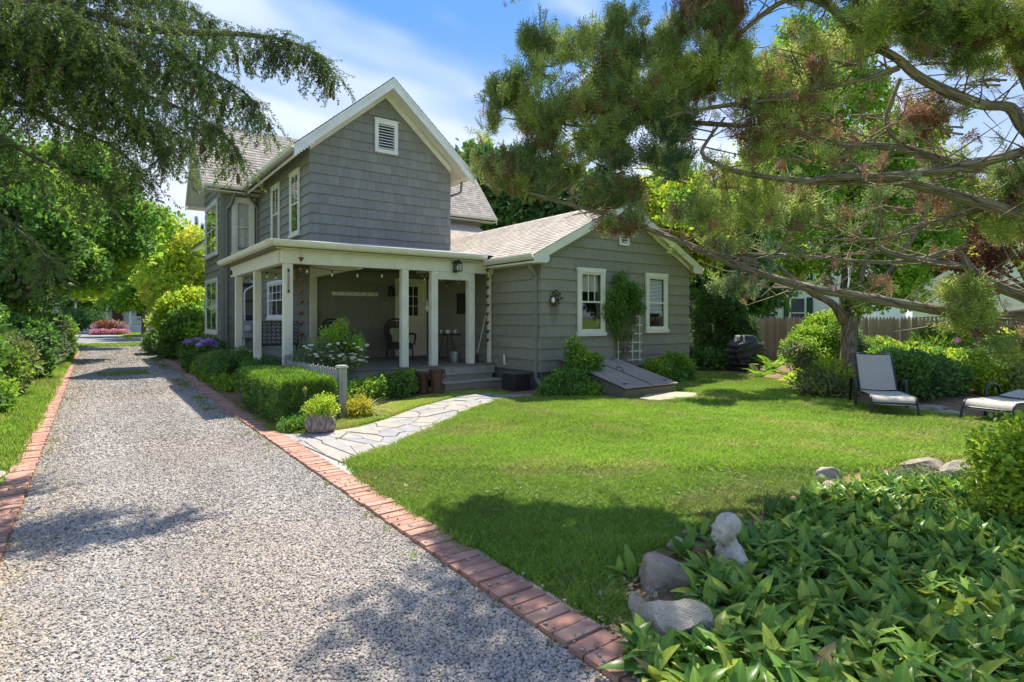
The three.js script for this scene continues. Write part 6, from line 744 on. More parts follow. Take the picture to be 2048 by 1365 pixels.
{ // house over the road, with a white porch
  const Z = -76, t = thing('porch_house', 'white house with a columned porch and red door across the street', 'house', [4, 0, Z]), wm = mat(rgb(0.72, 0.73, 0.74)), wh = M.white; const wall = part(t, 'wall', box(-10, 14, 0, 6.2, Z - 8, Z), wm); for (let y = 0.4; y < 6; y += 0.22) part(wall, 'clapboard', put(wedge([[-10, y], [14, y], [14, y + 0.22], [-10, y + 0.22]], y, y + 0.22, 0.04, 0.006), FZ(Z)), wm);
  part(t, 'roof', prismX([[Z + 0.6, 6.1], [Z - 4, 9.6], [Z - 8.6, 6.1]], -10.6, 14.6), M.roof); part(t, 'porch_roof', prismX([[Z + 3.3, 3.3], [Z + 3.3, 3.6], [Z, 4.5], [Z, 3.3]], -2.2, 14), M.roof); part(t, 'porch_floor', box(-1.6, 13.6, 0, 0.85, Z + 0.01, Z + 2.7), mat(rgb(0.6, 0.6, 0.6)));
  for (const x of [-1.4, 1.2, 3.2, 5.8, 8.5, 11]) { const c = part(t, 'column', lathe([[0.12, 0.85], [0.14, 0.9], [0.11, 1.2], [0.1, 3.1], [0.14, 3.2], [0.14, 3.3]], 12, x, 0, Z + 2.5), wh); }
  for (const [a, b] of [[-1.4, 1.2], [3.2, 5.8], [5.8, 8.5], [8.5, 11]]) { const r = sub(t, 'railing'); part(r, 'rail', merge([box(a, b, 1.65, 1.73, Z + 2.46, Z + 2.54), box(a, b, 1.0, 1.06, Z + 2.46, Z + 2.54)]), wh); for (let x = a + 0.15; x < b; x += 0.16) part(r, 'baluster', box(x - 0.025, x + 0.025, 1.06, 1.65, Z + 2.475, Z + 2.525), wh); }
  for (let i = 0; i < 4; i++) part(t, 'step', box(1.25, 3.15, 0, 0.2 * (4 - i), Z + 2.72 + i * 0.32, Z + 3.04 + i * 0.32), mat(rgb(0.62, 0.63, 0.65)));
  part(t, 'door', box(1.7, 2.7, 0.86, 2.95, Z + 0.045, Z + 0.1), mat(rgb(0.12, 0.03, 0.025), { roughness: 0.4 })); for (const [x, y] of [[-0.7, 1.3], [4.4, 1.3], [7.2, 1.3], [10, 1.3], [-0.7, 4.6], [4.4, 4.6], [-6, 1.3]]) { const w = sub(t, 'window'); part(w, 'frame', merge([box(x - 0.65, x - 0.5, y, y + 1.6, Z + 0.04, Z + 0.12), box(x + 0.5, x + 0.65, y, y + 1.6, Z + 0.04, Z + 0.12), box(x - 0.65, x + 0.65, y + 1.6, y + 1.75, Z + 0.04, Z + 0.12), box(x - 0.65, x + 0.65, y - 0.12, y, Z + 0.04, Z + 0.14)]), wh); part(w, 'pane', box(x - 0.5, x + 0.5, y, y + 1.6, Z + 0.042, Z + 0.07), mat(rgb(0.06, 0.07, 0.09), { roughness: 0.1 })); }  // opaque panes, their dark colour standing in for unlit rooms behind
}
// ---------------------------------------------------------------- shrubs, flowers, trees
const gp = (px, py) => { const [x, z] = gnd(px, py); return [x, 0, z]; };
{ // clipped yew hedge by the picket fence: needles over a boxy form
  const x0 = 2.2, x1 = 2.94, z0 = -8.75, z1 = -11.1, h = 0.64, t = thing('yew_hedge', 'clipped yew hedge with a bright sunlit top beside the brick edging', 'hedge', [2.6, 0, -9.9]), q = rng(61), l = [];
  for (let i = 0; i < 5200; i++) { const f = q(); let x, y, z; const top = h + 0.05 * noise2(f * 9, q(), 99, 1); if (f < 0.34) { x = lerp(x0, x1, q()); z = lerp(z0, z1, q()); y = h - 0.02 * q(); } else if (f < 0.6) { x = lerp(x0, x1, q()); z = z0 + 0.05 * q(); y = h * Math.sqrt(q()); } else if (f < 0.9) { x = x0 - 0.03 * q(); z = lerp(z0, z1, q()); y = h * Math.sqrt(q()); } else { x = x1; z = lerp(z0, z1, q()); y = h * q(); }
    const bump = 0.1 * (noise3(x * 4, y * 4, z * 4, 7) - 0.5), cx = 2.6, cz = -9.9; x += (x - cx) * bump * 1.4; z += Math.sign(z - cz) * bump * 0.9; y = Math.max(0.08, y + bump * 0.7); const under = y < 0.25 ? 0.05 : 0; x += Math.sign(cx - x) * under; const d = noise3(x * 5, y * 5, z * 5, 5); if (d < 0.27 && y < h - 0.08) continue; const tpos = clamp(d * 0.8 + (q() - 0.5) * 0.8 + 0.1, 0, 1), fresh = q() < (y > h - 0.06 ? 0.75 : 0.16), p = fresh ? P.fresh : P.deep; l.push([x, y, z, q() * 6.28, 0.62 + 0.4 * q(), 1.1, lerp(p[0][0], p[1][0], tpos), lerp(p[0][1], p[1][1], tpos), lerp(p[0][2], p[1][2], tpos), (q() - 0.5) * 0.9, (q() - 0.5) * 0.9]); }  // top tufts mostly take lighter green: sunlight on the top put into the colour
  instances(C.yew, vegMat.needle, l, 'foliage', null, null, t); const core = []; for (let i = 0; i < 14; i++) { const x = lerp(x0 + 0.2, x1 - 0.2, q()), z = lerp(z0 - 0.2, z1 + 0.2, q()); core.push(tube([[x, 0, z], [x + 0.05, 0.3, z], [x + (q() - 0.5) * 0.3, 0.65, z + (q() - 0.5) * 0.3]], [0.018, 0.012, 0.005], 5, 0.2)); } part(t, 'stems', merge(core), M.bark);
}
const S = (name, label, cat, base, geo, m, o, grp) => shrub(name, label, cat, base, geo, m, o, grp);
S('dark_shrub', 'dark green shrub directly behind the clipped hedge', 'shrub', [2.75, 0, -12.2], C.yew, vegMat.needle, { blobs: [[0, 0.4, 0, 0.45, 0.42, 0.6], [-0.2, 0.3, 0.5, 0.3, 0.32, 0.4]], n: 1100, scale: 0.75, pal: P.deep, alt: P.green, altAmount: 0.4, gap: 0.3, freq: 4, seed: 2 });
S('dark_shrub', 'low dark shrub in front of the porch end post', 'shrub', [2.65, 0, -14.6], C.small, vegMat.leaf, { blobs: [[0, 0.45, 0, 0.5, 0.4, 0.7], [0.1, 0.3, -1.1, 0.45, 0.35, 0.6]], n: 800, scale: 1, pal: P.deep, alt: P.green, altAmount: 0.4, gap: 0.3, freq: 3, seed: 3 });
S('leafy_shrub', 'olive leafed shrub below the house corner downspout', 'shrub', [2.75, 0, -17.2], C.small, vegMat.leaf, { blobs: [[0, 0.34, 0, 0.5, 0.34, 0.8], [-0.1, 0.3, 1.0, 0.4, 0.28, 0.5]], n: 620, scale: 1.0, pal: P.olive, alt: P.green, altAmount: 0.5, gap: 0.3, freq: 3, seed: 4 });
S('perennial', 'lime green perennials along the brick edging below the shrubs', 'plant', [2.45, 0, -14.2], C.oval, vegMat.thin, { blobs: [[0, 0.12, 0, 0.22, 0.16, 0.8], [0.02, 0.14, -1.9, 0.22, 0.18, 0.8], [0.05, 0.16, -3.6, 0.25, 0.2, 0.8]], n: 420, scale: 0.75, pal: P.fresh, gap: 0.25, freq: 3, seed: 5 });
{ const b = [2.75, 0, -19.6], t = S('hydrangea', 'hydrangea with violet blue flower heads against the house wall', 'hydrangea', b, C.big, vegMat.leaf, { blobs: [[0, 0.45, 0, 0.55, 0.45, 0.8], [-0.15, 0.35, 0.9, 0.4, 0.35, 0.5]], n: 420, scale: 0.7, pal: P.green, gap: 0.2, freq: 3, seed: 6 }), q = rng(71), fl = (() => { const l = [], r = rng(3); for (let i = 0; i < 60; i++) { const g = leafGeo(0.045, 0.04, 0, 0.1, 1), d = new THREE.Vector3(r() - 0.5, r() * 0.8 - 0.2, r() - 0.5).normalize(), qt = new THREE.Quaternion().setFromUnitVectors(new THREE.Vector3(0, 0, 1), d); g.applyQuaternion(qt); g.translate(d.x * 0.085, d.y * 0.075, d.z * 0.085); l.push(g); } return merge(l); })();
  const fm = [[0.3, 0.22, 0.5], [0.36, 0.2, 0.48], [0.22, 0.24, 0.48], [0.42, 0.34, 0.55]].map(c => leafMat({ color: rgb(...c), transmission: 0.25 })); for (let i = 0; i < 26; i++) { const a = q() * 6.28, r = 0.5 * Math.sqrt(q()); piece(t, 'flower_head', fl, fm[Math.floor(q() * 4)], b[0] - 0.05 + Math.cos(a) * r * 0.9, 0.72 + 0.34 * q() * (1 - r), b[2] + 0.25 + Math.sin(a) * r * 1.7, q() * 6, 1.5, 1.3, 1.5); } for (let i = 0; i < 6; i++) piece(t, 'flower_head', fl, fm[2], 2.35 + 0.15 * q(), 0.3 + 0.25 * q(), -18.4 - 1.2 * q(), q() * 6); }
S('big_shrub', 'large rounded green shrub at the far corner of the house', 'shrub', [2.9, 0, -26.5], C.big, vegMat.leaf, { blobs: [[0.2, 0.85, 0, 0.85, 0.75, 1.1], [0.45, 1.4, -0.6, 0.7, 0.6, 0.8], [-0.15, 0.6, 0.9, 0.5, 0.55, 0.6]], n: 700, scale: 1, pal: P.green, alt: P.fresh, altAmount: 0.42, gap: 0.36, freq: 1.6, seed: 7 });
S('lime_shrub', 'lime green shrub rising behind the large corner shrub', 'shrub', [3.3, 0, -30.5], C.big, vegMat.thin, { blobs: [[0, 1.6, 0, 1.1, 1.1, 1.2], [0.6, 2.3, 0, 0.7, 0.6, 0.8]], n: 600, scale: 1.1, pal: P.lime, gap: 0.25, freq: 1.6, seed: 8 });
S('front_shrub', 'pale leafed low shrub at the street end of the house border', 'shrub', [2.75, 0, -29.5], C.oval, vegMat.leaf, { blobs: [[-0.2, 0.5, 0, 0.7, 0.5, 1.4], [-0.1, 0.35, 3, 0.5, 0.4, 1.4], [0, 0.35, -3.5, 0.8, 0.5, 1.5]], n: 700, scale: 1.1, pal: P.grey, alt: P.green, altAmount: 0.55, gap: 0.3, freq: 2, seed: 9 });
// white rose before the porch
{ const b = [3.62, 0, -11.0], t = S('rose_bush', 'bushy rose with white blooms standing in front of the porch', 'rose bush', b, C.small, vegMat.leaf, { blobs: [[0.05, 0.85, 0, 0.5, 0.42, 0.42], [-0.35, 0.72, 0.05, 0.32, 0.28, 0.3], [0.5, 0.95, 0, 0.34, 0.3, 0.3], [0.2, 1.22, -0.05, 0.24, 0.2, 0.22], [0.1, 0.45, 0, 0.4, 0.35, 0.3], [0.62, 1.02, 0.1, 0.2, 0.2, 0.2], [0.3, 1.42, -0.05, 0.1, 0.14, 0.1], [0, 1.22, 0.0, 0.08, 0.14, 0.08]], n: 620, scale: 0.95, pal: P.grey, alt: P.fresh, altAmount: 0.45, gap: 0.4, freq: 3.6, shell: 0.1, seed: 10, stems: 9 }), q = rng(72), bl = merge([0, 1, 2].flatMap(r => Array.from({ length: 6 }, (_, i) => { const g = leafGeo(0.04 - r * 0.008, 0.038 - r * 0.006, 0.5, -0.3, 2); g.rotateX(1.15 - r * 0.35); g.rotateY(i * 1.047 + r * 0.5); return g; })));
  const wm = leafMat({ color: rgb(0.8, 0.78, 0.66), transmission: 0.3 }); for (let i = 0; i < 62; i++) { const a = q() * 6.28, v = q(), r = 0.5 * Math.sqrt(q()), m = piece(t, 'bloom', bl, wm, b[0] + 0.15 + Math.cos(a) * r * 1.25, 0.8 + 0.4 * v - 0.2 * r, b[2] + 0.1 + Math.abs(Math.sin(a)) * r * 0.9 * (q() < 0.7 ? 1 : -1), q() * 6, 0.7 + 0.5 * q(), 0.8, 0.7 + 0.5 * q()); m.rotation.x = 0.5 * q(); } }
for (const [x, z, r, h, s, lab] of [[4.0, -10.35, 0.5, 0.24, 11, 'mound of ferny green perennials nearest the fence post'], [4.75, -10.75, 0.55, 0.26, 12, 'mound of ferny green perennials in the middle of the porch bed'], [5.15, -11.1, 0.42, 0.26, 13, 'mound of ferny green perennials beside the rust brown urns']]) S('perennial_mound', lab, 'plant', [x, 0, z], C.lace, vegMat.leaf, { blobs: [[0, h * 0.75, 0, r, h, r * 0.7], [0.2, h * 1.2, 0.05, r * 0.5, h * 0.7, r * 0.4]], n: 300, scale: 0.62, pal: P.green, alt: P.fresh, altAmount: 0.45, gap: 0.25, freq: 4, seed: s }, 'perennial mounds in the porch bed');
{ const b = [3.62, 0, -9.05], t = thing('ornamental_grass', 'pale striped ornamental grass beside the fence post', 'grass plant', b), q = rng(14), l = []; for (let i = 0; i < 150; i++) { const a = q() * 6.28, L0 = 0.25 + 0.25 * q(), w = 0.007, e = 0.6 + 0.6 * q(), g = leafGeo(L0, w * 1.6, 0.2, e, 3); g.rotateX(-0.2 - 0.7 * q()); g.rotateY(a); g.translate(b[0] + (q() - 0.5) * 0.12, 0.01, b[2] + (q() - 0.5) * 0.12); l.push(g); } part(t, 'blades', merge(l), leafMat({ color: rgb(0.38, 0.4, 0.14), transmission: 0.4 })).userData.kind = 'stuff'; }
S('golden_plant', 'golden leaved plant at the foot of the fence post', 'plant', [3.42, 0, -8.85], C.small, vegMat.thin, { blobs: [[0, 0.15, 0, 0.2, 0.16, 0.16]], n: 80, scale: 0.9, pal: P.gold, gap: 0.2, freq: 4, seed: 15, stems: 3 });
{ const [x, z] = gnd(607, 856), t = thing('leafy_stalk', 'single tall leafy stalk with a yellow top behind the stone pot', 'plant', [x, 0, z]), q = rng(16), l = [], h = 0.56; part(t, 'stem', tube([[x, 0, z], [x + 0.01, 0.3, z], [x + 0.02, h, z]], [0.006, 0.005, 0.003], 5, 0.1), M.bark); for (let i = 0; i < 60; i++) { const y = 0.04 + (h - 0.04) * q(), g = leafGeo(0.07, 0.016, 0.2, 0.4, 2); g.rotateX(0.9 + 0.5 * q()); g.rotateY(q() * 6.28); g.translate(x + 0.02 * y / h, y, z); l.push(g); } part(t, 'leaves', merge(l), leafMat({ color: rgb(0.24, 0.3, 0.14) })); const f = []; for (let i = 0; i < 40; i++) { const g = leafGeo(0.05, 0.02, 0.2, 0.3, 2); g.rotateX(0.2 + 0.9 * q()); g.rotateY(q() * 6.28); g.translate(x + 0.02, h - 0.1 * q(), z); f.push(g); } part(t, 'flower_head', merge(f), leafMat({ color: rgb(0.5, 0.5, 0.03), transmission: 0.4 })); }
S('ground_cover', 'low leafy ground cover between the pot and the hedge', 'ground cover', [2.35, 0, -8.35], C.small, vegMat.leaf, { blobs: [[0, 0.08, 0, 0.25, 0.1, 0.2], [-0.08, 0.08, 0.1, 0.2, 0.08, 0.1], [0.2, 0.1, -0.15, 0.2, 0.1, 0.15]], n: 170, scale: 0.7, pal: P.green, alt: P.fresh, altAmount: 0.5, gap: 0.2, seed: 17, stems: 0 });
// along the wing
S('wing_shrub', 'leafy green shrub with a tall shoot left of the cellar hatch', 'shrub', [8.4, 0, -9.15], C.oval, vegMat.leaf, { blobs: [[0.1, 0.4, 0, 0.34, 0.3, 0.3], [-0.3, 0.3, 0.15, 0.3, 0.25, 0.3], [0.0, 0.72, 0.05, 0.25, 0.2, 0.24], [-0.15, 0.98, 0.05, 0.1, 0.16, 0.1], [-0.6, 0.22, 0.15, 0.3, 0.2, 0.25], [0.3, 0.62, 0.1, 0.2, 0.18, 0.18]], n: 340, scale: 0.72, pal: P.green, alt: P.fresh, altAmount: 0.42, gap: 0.36, freq: 3.4, seed: 18 });
S('ferny_weeds', 'tangle of ferny weeds in front of the wing shrub', 'plant', [8.2, 0, -8.75], C.lace, vegMat.leaf, { blobs: [[0, 0.16, 0, 0.65, 0.16, 0.2], [-0.6, 0.14, -0.2, 0.4, 0.15, 0.2], [0.5, 0.14, 0.15, 0.35, 0.13, 0.2]], n: 340, scale: 0.5, pal: P.green, alt: P.fresh, altAmount: 0.4, gap: 0.25, freq: 4, seed: 19, stems: 0 });
S('hatch_shrub', 'rounded light green shrub right of the cellar hatch', 'shrub', [11.2, 0, -9.1], C.oval, vegMat.leaf, { blobs: [[0, 0.32, 0, 0.6, 0.3, 0.4], [0.6, 0.3, 0, 0.45, 0.28, 0.35], [0.35, 0.5, 0, 0.4, 0.2, 0.3]], n: 480, scale: 0.62, pal: P.green, alt: P.fresh, altAmount: 0.5, gap: 0.25, freq: 3, seed: 20 });
{ const b = [10.62, 0.4, -9.62], t = thing('climbing_vine', 'bushy green climbing vine on the trellis between the wing windows', 'vine', b), q = rng(21), l = []; lobes(q, l, { blobs: [[10.05, 2.05, -9.62, 0.3, 0.36, 0.15], [10.45, 2.2, -9.6, 0.42, 0.34, 0.17], [10.8, 2.0, -9.62, 0.28, 0.32, 0.14], [9.98, 1.68, -9.64, 0.22, 0.34, 0.1], [10.5, 1.72, -9.64, 0.3, 0.26, 0.1], [10.3, 2.52, -9.64, 0.22, 0.16, 0.1], [10.12, 1.4, -9.66, 0.14, 0.3, 0.07]], n: 300, scale: 0.56, pal: P.deep, alt: P.green, altAmount: 0.45, gap: 0.46, freq: 4.5, shell: 0.0, seed: 22 }); instances(C.oval, vegMat.leaf, l, 'foliage', null, null, t); const st = [], dr = []; for (let i = 0; i < 26; i++) { const x = 10.25 + 0.5 * q(), x2 = 10.25 + 0.75 * q(); st.push(tube([[10.45 + (q() - 0.5) * 0.12, 0.4, -9.66], [x, 1.1, -9.64 + 0.05 * q()], [x2, 1.9, -9.6]], [0.008, 0.006, 0.004], 4, 0.25)); } part(t, 'stems', merge(st), M.bark); lobes(q, dr, { blobs: [[10.35, 1.3, -9.64, 0.2, 0.55, 0.07], [10.6, 1.35, -9.64, 0.22, 0.4, 0.07]], n: 190, scale: 0.6, pal: P.olive, gap: 0.35, freq: 5, shell: 0, seed: 24 }); instances(C.small, vegMat.leaf, dr, 'dry_foliage', null, null, t); }
// right border
const R = (px, py, dD = 0) => { const [x, z] = gnd(px, py), D = SN * x - CS * z, k = (D + dD) / D; return [x * k, 0, z * k]; };
S('holly_shrub', 'tall dark green shrub between the wing corner and the covered grill', 'shrub', [17.2, 0, -11.6], C.oval, vegMat.leaf, { blobs: [[0, 1.3, 0, 1.0, 1.2, 0.9], [0.1, 2.2, 0, 0.75, 0.7, 0.7], [-0.4, 2.0, 0.2, 0.6, 0.7, 0.5], [0.5, 1.0, 0.4, 0.7, 0.8, 0.6]], n: 1500, scale: 0.95, pal: P.deep, alt: P.green, altAmount: 0.5, gap: 0.28, freq: 2, seed: 25 });
S('hosta', 'clump of broad dark hosta leaves at the foot of the tall shrub', 'hosta', R(1430, 740, 0.3), C.big, vegMat.leaf, { blobs: [[0, 0.2, 0, 0.75, 0.22, 0.5], [-0.7, 0.25, -0.3, 0.5, 0.25, 0.5]], n: 150, scale: 1, pal: P.deep, alt: P.green, altAmount: 0.4, gap: 0.1, seed: 26, stems: 0 });
function fern(base, n, len, label, pal, seed) { const t = thing('fern', label, 'fern', base, 'ferns in the right border'), q = rng(seed), l = [], fr = (() => { const a = []; for (let i = 0; i < 16; i++) { const s = i / 16, y = s * (1 - 0.25 * s), z = -0.45 * s * s; for (const sd of [-1, 1]) { const g = leafGeo(0.2 * Math.sin(Math.PI * (0.15 + 0.8 * s)) + 0.02, 0.05, 0.1, 0.3, 1); g.rotateZ(-sd * 1.25); g.translate(0, y, z); a.push(g); } } return merge(a); })(); fr.deleteAttribute('uv'); for (let i = 0; i < n; i++) { const f = q(); l.push([base[0] + (q() - 0.5) * 0.15, 0.02, base[2] + (q() - 0.5) * 0.15, q() * 6.28, len * (0.6 + 0.5 * q()), 1, lerp(pal[0][0], pal[1][0], f), lerp(pal[0][1], pal[1][1], f), lerp(pal[0][2], pal[1][2], f), -(0.35 + 0.6 * q()), 0]); } instances(fr, vegMat.thin, l, 'fronds', null, null, t); }
fern(R(1545, 748, 0.5), 22, 0.95, 'tall feathery fern right of the covered grill', P.fresh, 27); fern(R(1520, 756), 18, 0.55, 'low fern at the lawn edge below the grill', P.fresh, 28); fern(R(1588, 768), 20, 0.6, 'bright low fern in front of the pale shrub', P.lime, 29); fern(R(1640, 782, 0.3), 20, 0.8, 'yellow green fern left of the maple trunk', P.lime, 30);
S('viburnum', 'large pale green flowering shrub behind and left of the maple trunk', 'shrub', R(1640, 765, 2.2), C.oval, vegMat.thin, { blobs: [[0, 0.8, 0, 0.85, 0.7, 0.8], [0.55, 1.15, 0, 0.75, 0.65, 0.7], [-0.7, 0.6, 0, 0.65, 0.5, 0.7], [0.75, 0.7, 0.3, 0.6, 0.6, 0.6]], n: 1300, scale: 0.8, pal: P.grey, alt: P.fresh, altAmount: 0.55, gap: 0.25, freq: 2.4, seed: 31 });
S('low_lime_plants', 'yellow green grassy plants at the foot of the maple trunk', 'plant', R(1655, 800, 0.6), C.lance, vegMat.thin, { blobs: [[0, 0.22, 0, 0.7, 0.22, 0.5], [-0.5, 0.18, 0.2, 0.5, 0.18, 0.4], [0.5, 0.35, -0.2, 0.4, 0.3, 0.4]], n: 260, scale: 0.85, pal: P.lime, alt: P.olive, altAmount: 0.4, gap: 0.2, freq: 3, seed: 32, stems: 0 });
S('border_shrub', 'dark leaved low shrub behind the raised chaise longue', 'shrub', R(1840, 815, 1.3), C.oval, vegMat.leaf, { blobs: [[0, 0.45, 0, 0.8, 0.4, 0.6], [-0.7, 0.5, 0, 0.6, 0.45, 0.5], [0.8, 0.35, 0.1, 0.6, 0.35, 0.5]], n: 900, scale: 0.72, pal: P.green, alt: P.deep, altAmount: 0.5, gap: 0.28, freq: 3, seed: 33 });
S('lime_border', 'bright lime green shrub bank between the chaise and the fence', 'shrub', R(1830, 800, 3.4), C.oval, vegMat.thin, { blobs: [[-0.8, 0.5, 0, 0.9, 0.45, 0.7], [0.3, 0.48, 0, 0.9, 0.45, 0.7], [1.3, 0.4, 0.3, 0.8, 0.4, 0.7], [-0.2, 0.35, 0.9, 0.9, 0.35, 0.6]], n: 1300, scale: 0.8, pal: P.lime, alt: P.green, altAmount: 0.42, gap: 0.25, freq: 2.6, seed: 34 });
S('rhododendron', 'rhododendron with whorled leaves against the stockade fence', 'shrub', R(1880, 775, 3.0), C.lance, vegMat.thin, { blobs: [[0, 0.85, 0, 0.7, 0.42, 0.7], [0.5, 0.6, 0, 0.6, 0.42, 0.6], [-0.6, 0.6, 0, 0.6, 0.42, 0.6]], n: 520, scale: 1, pal: P.fresh, alt: P.olive, altAmount: 0.45, gap: 0.2, freq: 2.6, seed: 35 });
S('round_lime_shrub', 'rounded lime green shrub right of the maple trunk by the fence', 'shrub', R(1745, 745, 0), C.oval, vegMat.thin, { blobs: [[0, 0.5, 0, 0.75, 0.5, 0.75]], n: 420, scale: 0.85, pal: P.lime, alt: P.green, altAmount: 0.45, gap: 0.2, freq: 2.4, seed: 36 });
S('right_bank_shrub', 'tall yellow green shrub at the right edge before the fence', 'shrub', R(2020, 825, 2.4), C.oval, vegMat.thin, { blobs: [[0, 0.5, 0, 0.9, 0.5, 0.8], [0.6, 0.75, 0, 0.7, 0.5, 0.7], [-0.7, 0.36, 0.1, 0.6, 0.36, 0.5], [1.4, 0.7, 0, 0.9, 0.7, 0.8]], n: 1100, scale: 0.78, pal: P.lime, alt: P.olive, altAmount: 0.5, gap: 0.25, freq: 2.6, seed: 37 });
{ const b = R(1915, 770, 1.2), t = thing('phlox', 'pink flower spike among the lime green border shrubs', 'flower', b), q = rng(38), f = []; part(t, 'stem', tube([b, [b[0], 0.5, b[2]], [b[0] + 0.02, 1.0, b[2]]], [0.006, 0.005, 0.003], 5, 0.2), M.bark); for (let i = 0; i < 40; i++) { const g = leafGeo(0.04, 0.035, 0, 0.1, 1); g.rotateX(q() * 3); g.rotateY(q() * 6); g.translate(b[0] + (q() - 0.5) * 0.14, 1.0 + (q() - 0.5) * 0.14, b[2] + (q() - 0.5) * 0.14); f.push(g); } part(t, 'flower_head', merge(f), leafMat({ color: rgb(0.5, 0.16, 0.36) })); }
S('euonymus', 'bright glossy golden green shrub at the right edge beside the lily bed', 'shrub', [5.75, 0, -1.2], C.oval, leafMat({ clearcoat: 0.4, clearcoatRoughness: 0.35, transmission: 0.45 }), { blobs: [[0.0, 0.36, 0, 0.36, 0.34, 0.36], [0.05, 0.62, 0, 0.3, 0.22, 0.3], [-0.1, 0.46, -0.12, 0.26, 0.26, 0.22], [0.5, 0.45, 0.1, 0.4, 0.4, 0.4]], n: 620, scale: 0.52, pal: P.lime, alt: P.fresh, altAmount: 0.42, gap: 0.25, freq: 5, seed: 39 });
S('creeping_cover', 'fine dark ground cover between the mossy stone and the lilies', 'ground cover', R(1840, 975), C.small, vegMat.leaf, { blobs: [[0, 0.04, 0, 0.5, 0.05, 0.3], [-0.4, 0.04, 0.0, 0.3, 0.05, 0.2]], n: 260, scale: 0.55, pal: P.deep, alt: P.grey, altAmount: 0.4, gap: 0.2, freq: 5, seed: 40, stems: 0 });
{ const b = R(1545, 1050), t = thing('strap_plant', 'upright strap leaved plant at the back of the lilies', 'plant', b), q = rng(42), l = []; for (let i = 0; i < 26; i++) { const g = leafGeo(0.22 + 0.12 * q(), 0.02, 0.3, 0.15 + 0.2 * q(), 3); g.rotateX(-0.1 - 0.35 * q()); g.rotateY(q() * 6.28); g.translate(b[0] + (q() - 0.5) * 0.25, 0, b[2] + (q() - 0.5) * 0.15); l.push(g); } part(t, 'leaves', merge(l), leafMat({ color: rgb(0.1, 0.19, 0.04) })); }
// left border
[['green shrub at the left edge under the spruce', [-1.75, -10.6], 0.65, 1.0, C.oval, P.green, P.fresh, 0.4, 700, 0.85], ['low bright shrub beside the left edging in front of the taller shrubs', [-1.55, -12.3], 0.5, 0.55, C.oval, P.fresh, P.olive, 0.45, 420, 0.75], ['mixed green shrub behind the low bright shrub', [-1.7, -15.0], 0.75, 1.15, C.oval, P.olive, P.fresh, 0.45, 800, 0.95], ['tall glossy shrub halfway along the left border', [-1.55, -19.0], 0.75, 1.5, C.big, P.green, P.grey, 0.4, 650, 0.8], ['pale leaved tall shrub towards the street on the left', [-1.5, -24.0], 0.85, 1.55, C.oval, P.grey, P.fresh, 0.45, 800, 1.15], ['rounded light green shrub near the street on the left', [-1.45, -30.0], 0.9, 1.5, C.oval, P.fresh, P.grey, 0.45, 700, 1.25], ['large leaved shrub at the left edge behind the first green shrub', [-2.3, -13.2], 0.9, 1.6, C.big, P.green, P.fresh, 0.5, 620, 0.95], ['dense green shrub deep in the left border', [-2.8, -17.5], 1.2, 2.0, C.big, P.green, P.fresh, 0.5, 800, 1.1], ['tall green shrub deep in the left border near the street', [-2.9, -22.5], 1.3, 2.3, C.big, P.green, P.fresh, 0.5, 800, 1.2]].forEach(([lab, [x, z], r, h, geo, pal, alt, am, n, sc], i) => S('border_bush', lab, 'shrub', [x, 0, z], geo, vegMat.leaf, { blobs: [[0, h * 0.5, 0, r, h * 0.5, r], [r * 0.3, h * 0.75, -r * 0.3, r * 0.6, h * 0.3, r * 0.6], [-r * 0.3, h * 0.4, r * 0.5, r * 0.6, h * 0.4, r * 0.6]], n, scale: sc, pal, alt, altAmount: am, gap: 0.28, freq: 2, seed: 80 + i }));
{ const b = [-1.05, 0, -27], t = S('day_lily', 'orange day lily in the pale grasses near the street', 'day lily', b, C.lance, vegMat.thin, { blobs: [[0, 0.4, 0, 0.35, 0.4, 0.7]], n: 150, scale: 1.2, pal: P.fresh, gap: 0.2, seed: 95, stems: 3 }), q = rng(96), fl = merge(Array.from({ length: 6 }, (_, i) => { const g = leafGeo(0.1, 0.035, 0.3, 0.5, 2); g.rotateX(0.8); g.rotateY(i * 1.047); return g; })), om = leafMat({ color: rgb(0.7, 0.2, 0.06) }); for (let i = 0; i < 7; i++) piece(t, 'flower', fl, om, b[0] + 0.1 + (q() - 0.5) * 0.3, 0.95 + 0.25 * q(), b[2] + (q() - 0.5) * 0.6, q() * 6, 1.2, 1.2, 1.2); }
// across the street
S('russet_shrub', 'wide russet purple shrub in front of the white house over the street', 'shrub', [1.3, 0, -67], C.far, vegMat.leaf, { blobs: [[0, 0.7, 0, 1.1, 0.6, 0.9], [0.6, 0.7, 0, 0.8, 0.5, 0.8], [-0.7, 0.6, 0, 0.7, 0.5, 0.8]], n: 260, scale: 0.6, pal: P.purple, alt: P.red, altAmount: 0.35, gap: 0.15, seed: 97 });
S('pink_flowers', 'band of pink flowers at the foot of the russet shrub', 'flowers', [1.3, 0, -65.7], C.oval, vegMat.leaf, { blobs: [[-1.1, 0.2, 0, 0.35, 0.18, 0.3], [-0.4, 0.2, 0, 0.35, 0.2, 0.3], [0.35, 0.2, 0, 0.35, 0.18, 0.3], [1.1, 0.2, 0, 0.4, 0.2, 0.3]], n: 260, scale: 1.3, pal: [[0.5, 0.2, 0.28], [0.75, 0.42, 0.5]], gap: 0.1, seed: 98, stems: 0 });
S('evergreen_shrub', 'dark evergreen shrub left of the russet shrub over the street', 'shrub', [-1.4, 0, -70], C.far, vegMat.leaf, { blobs: [[0, 1.4, 0, 1.3, 1.0, 1], [1.4, 1.5, 0, 1.2, 0.9, 1]], n: 220, scale: 0.8, pal: P.deep, gap: 0.15, seed: 99 });

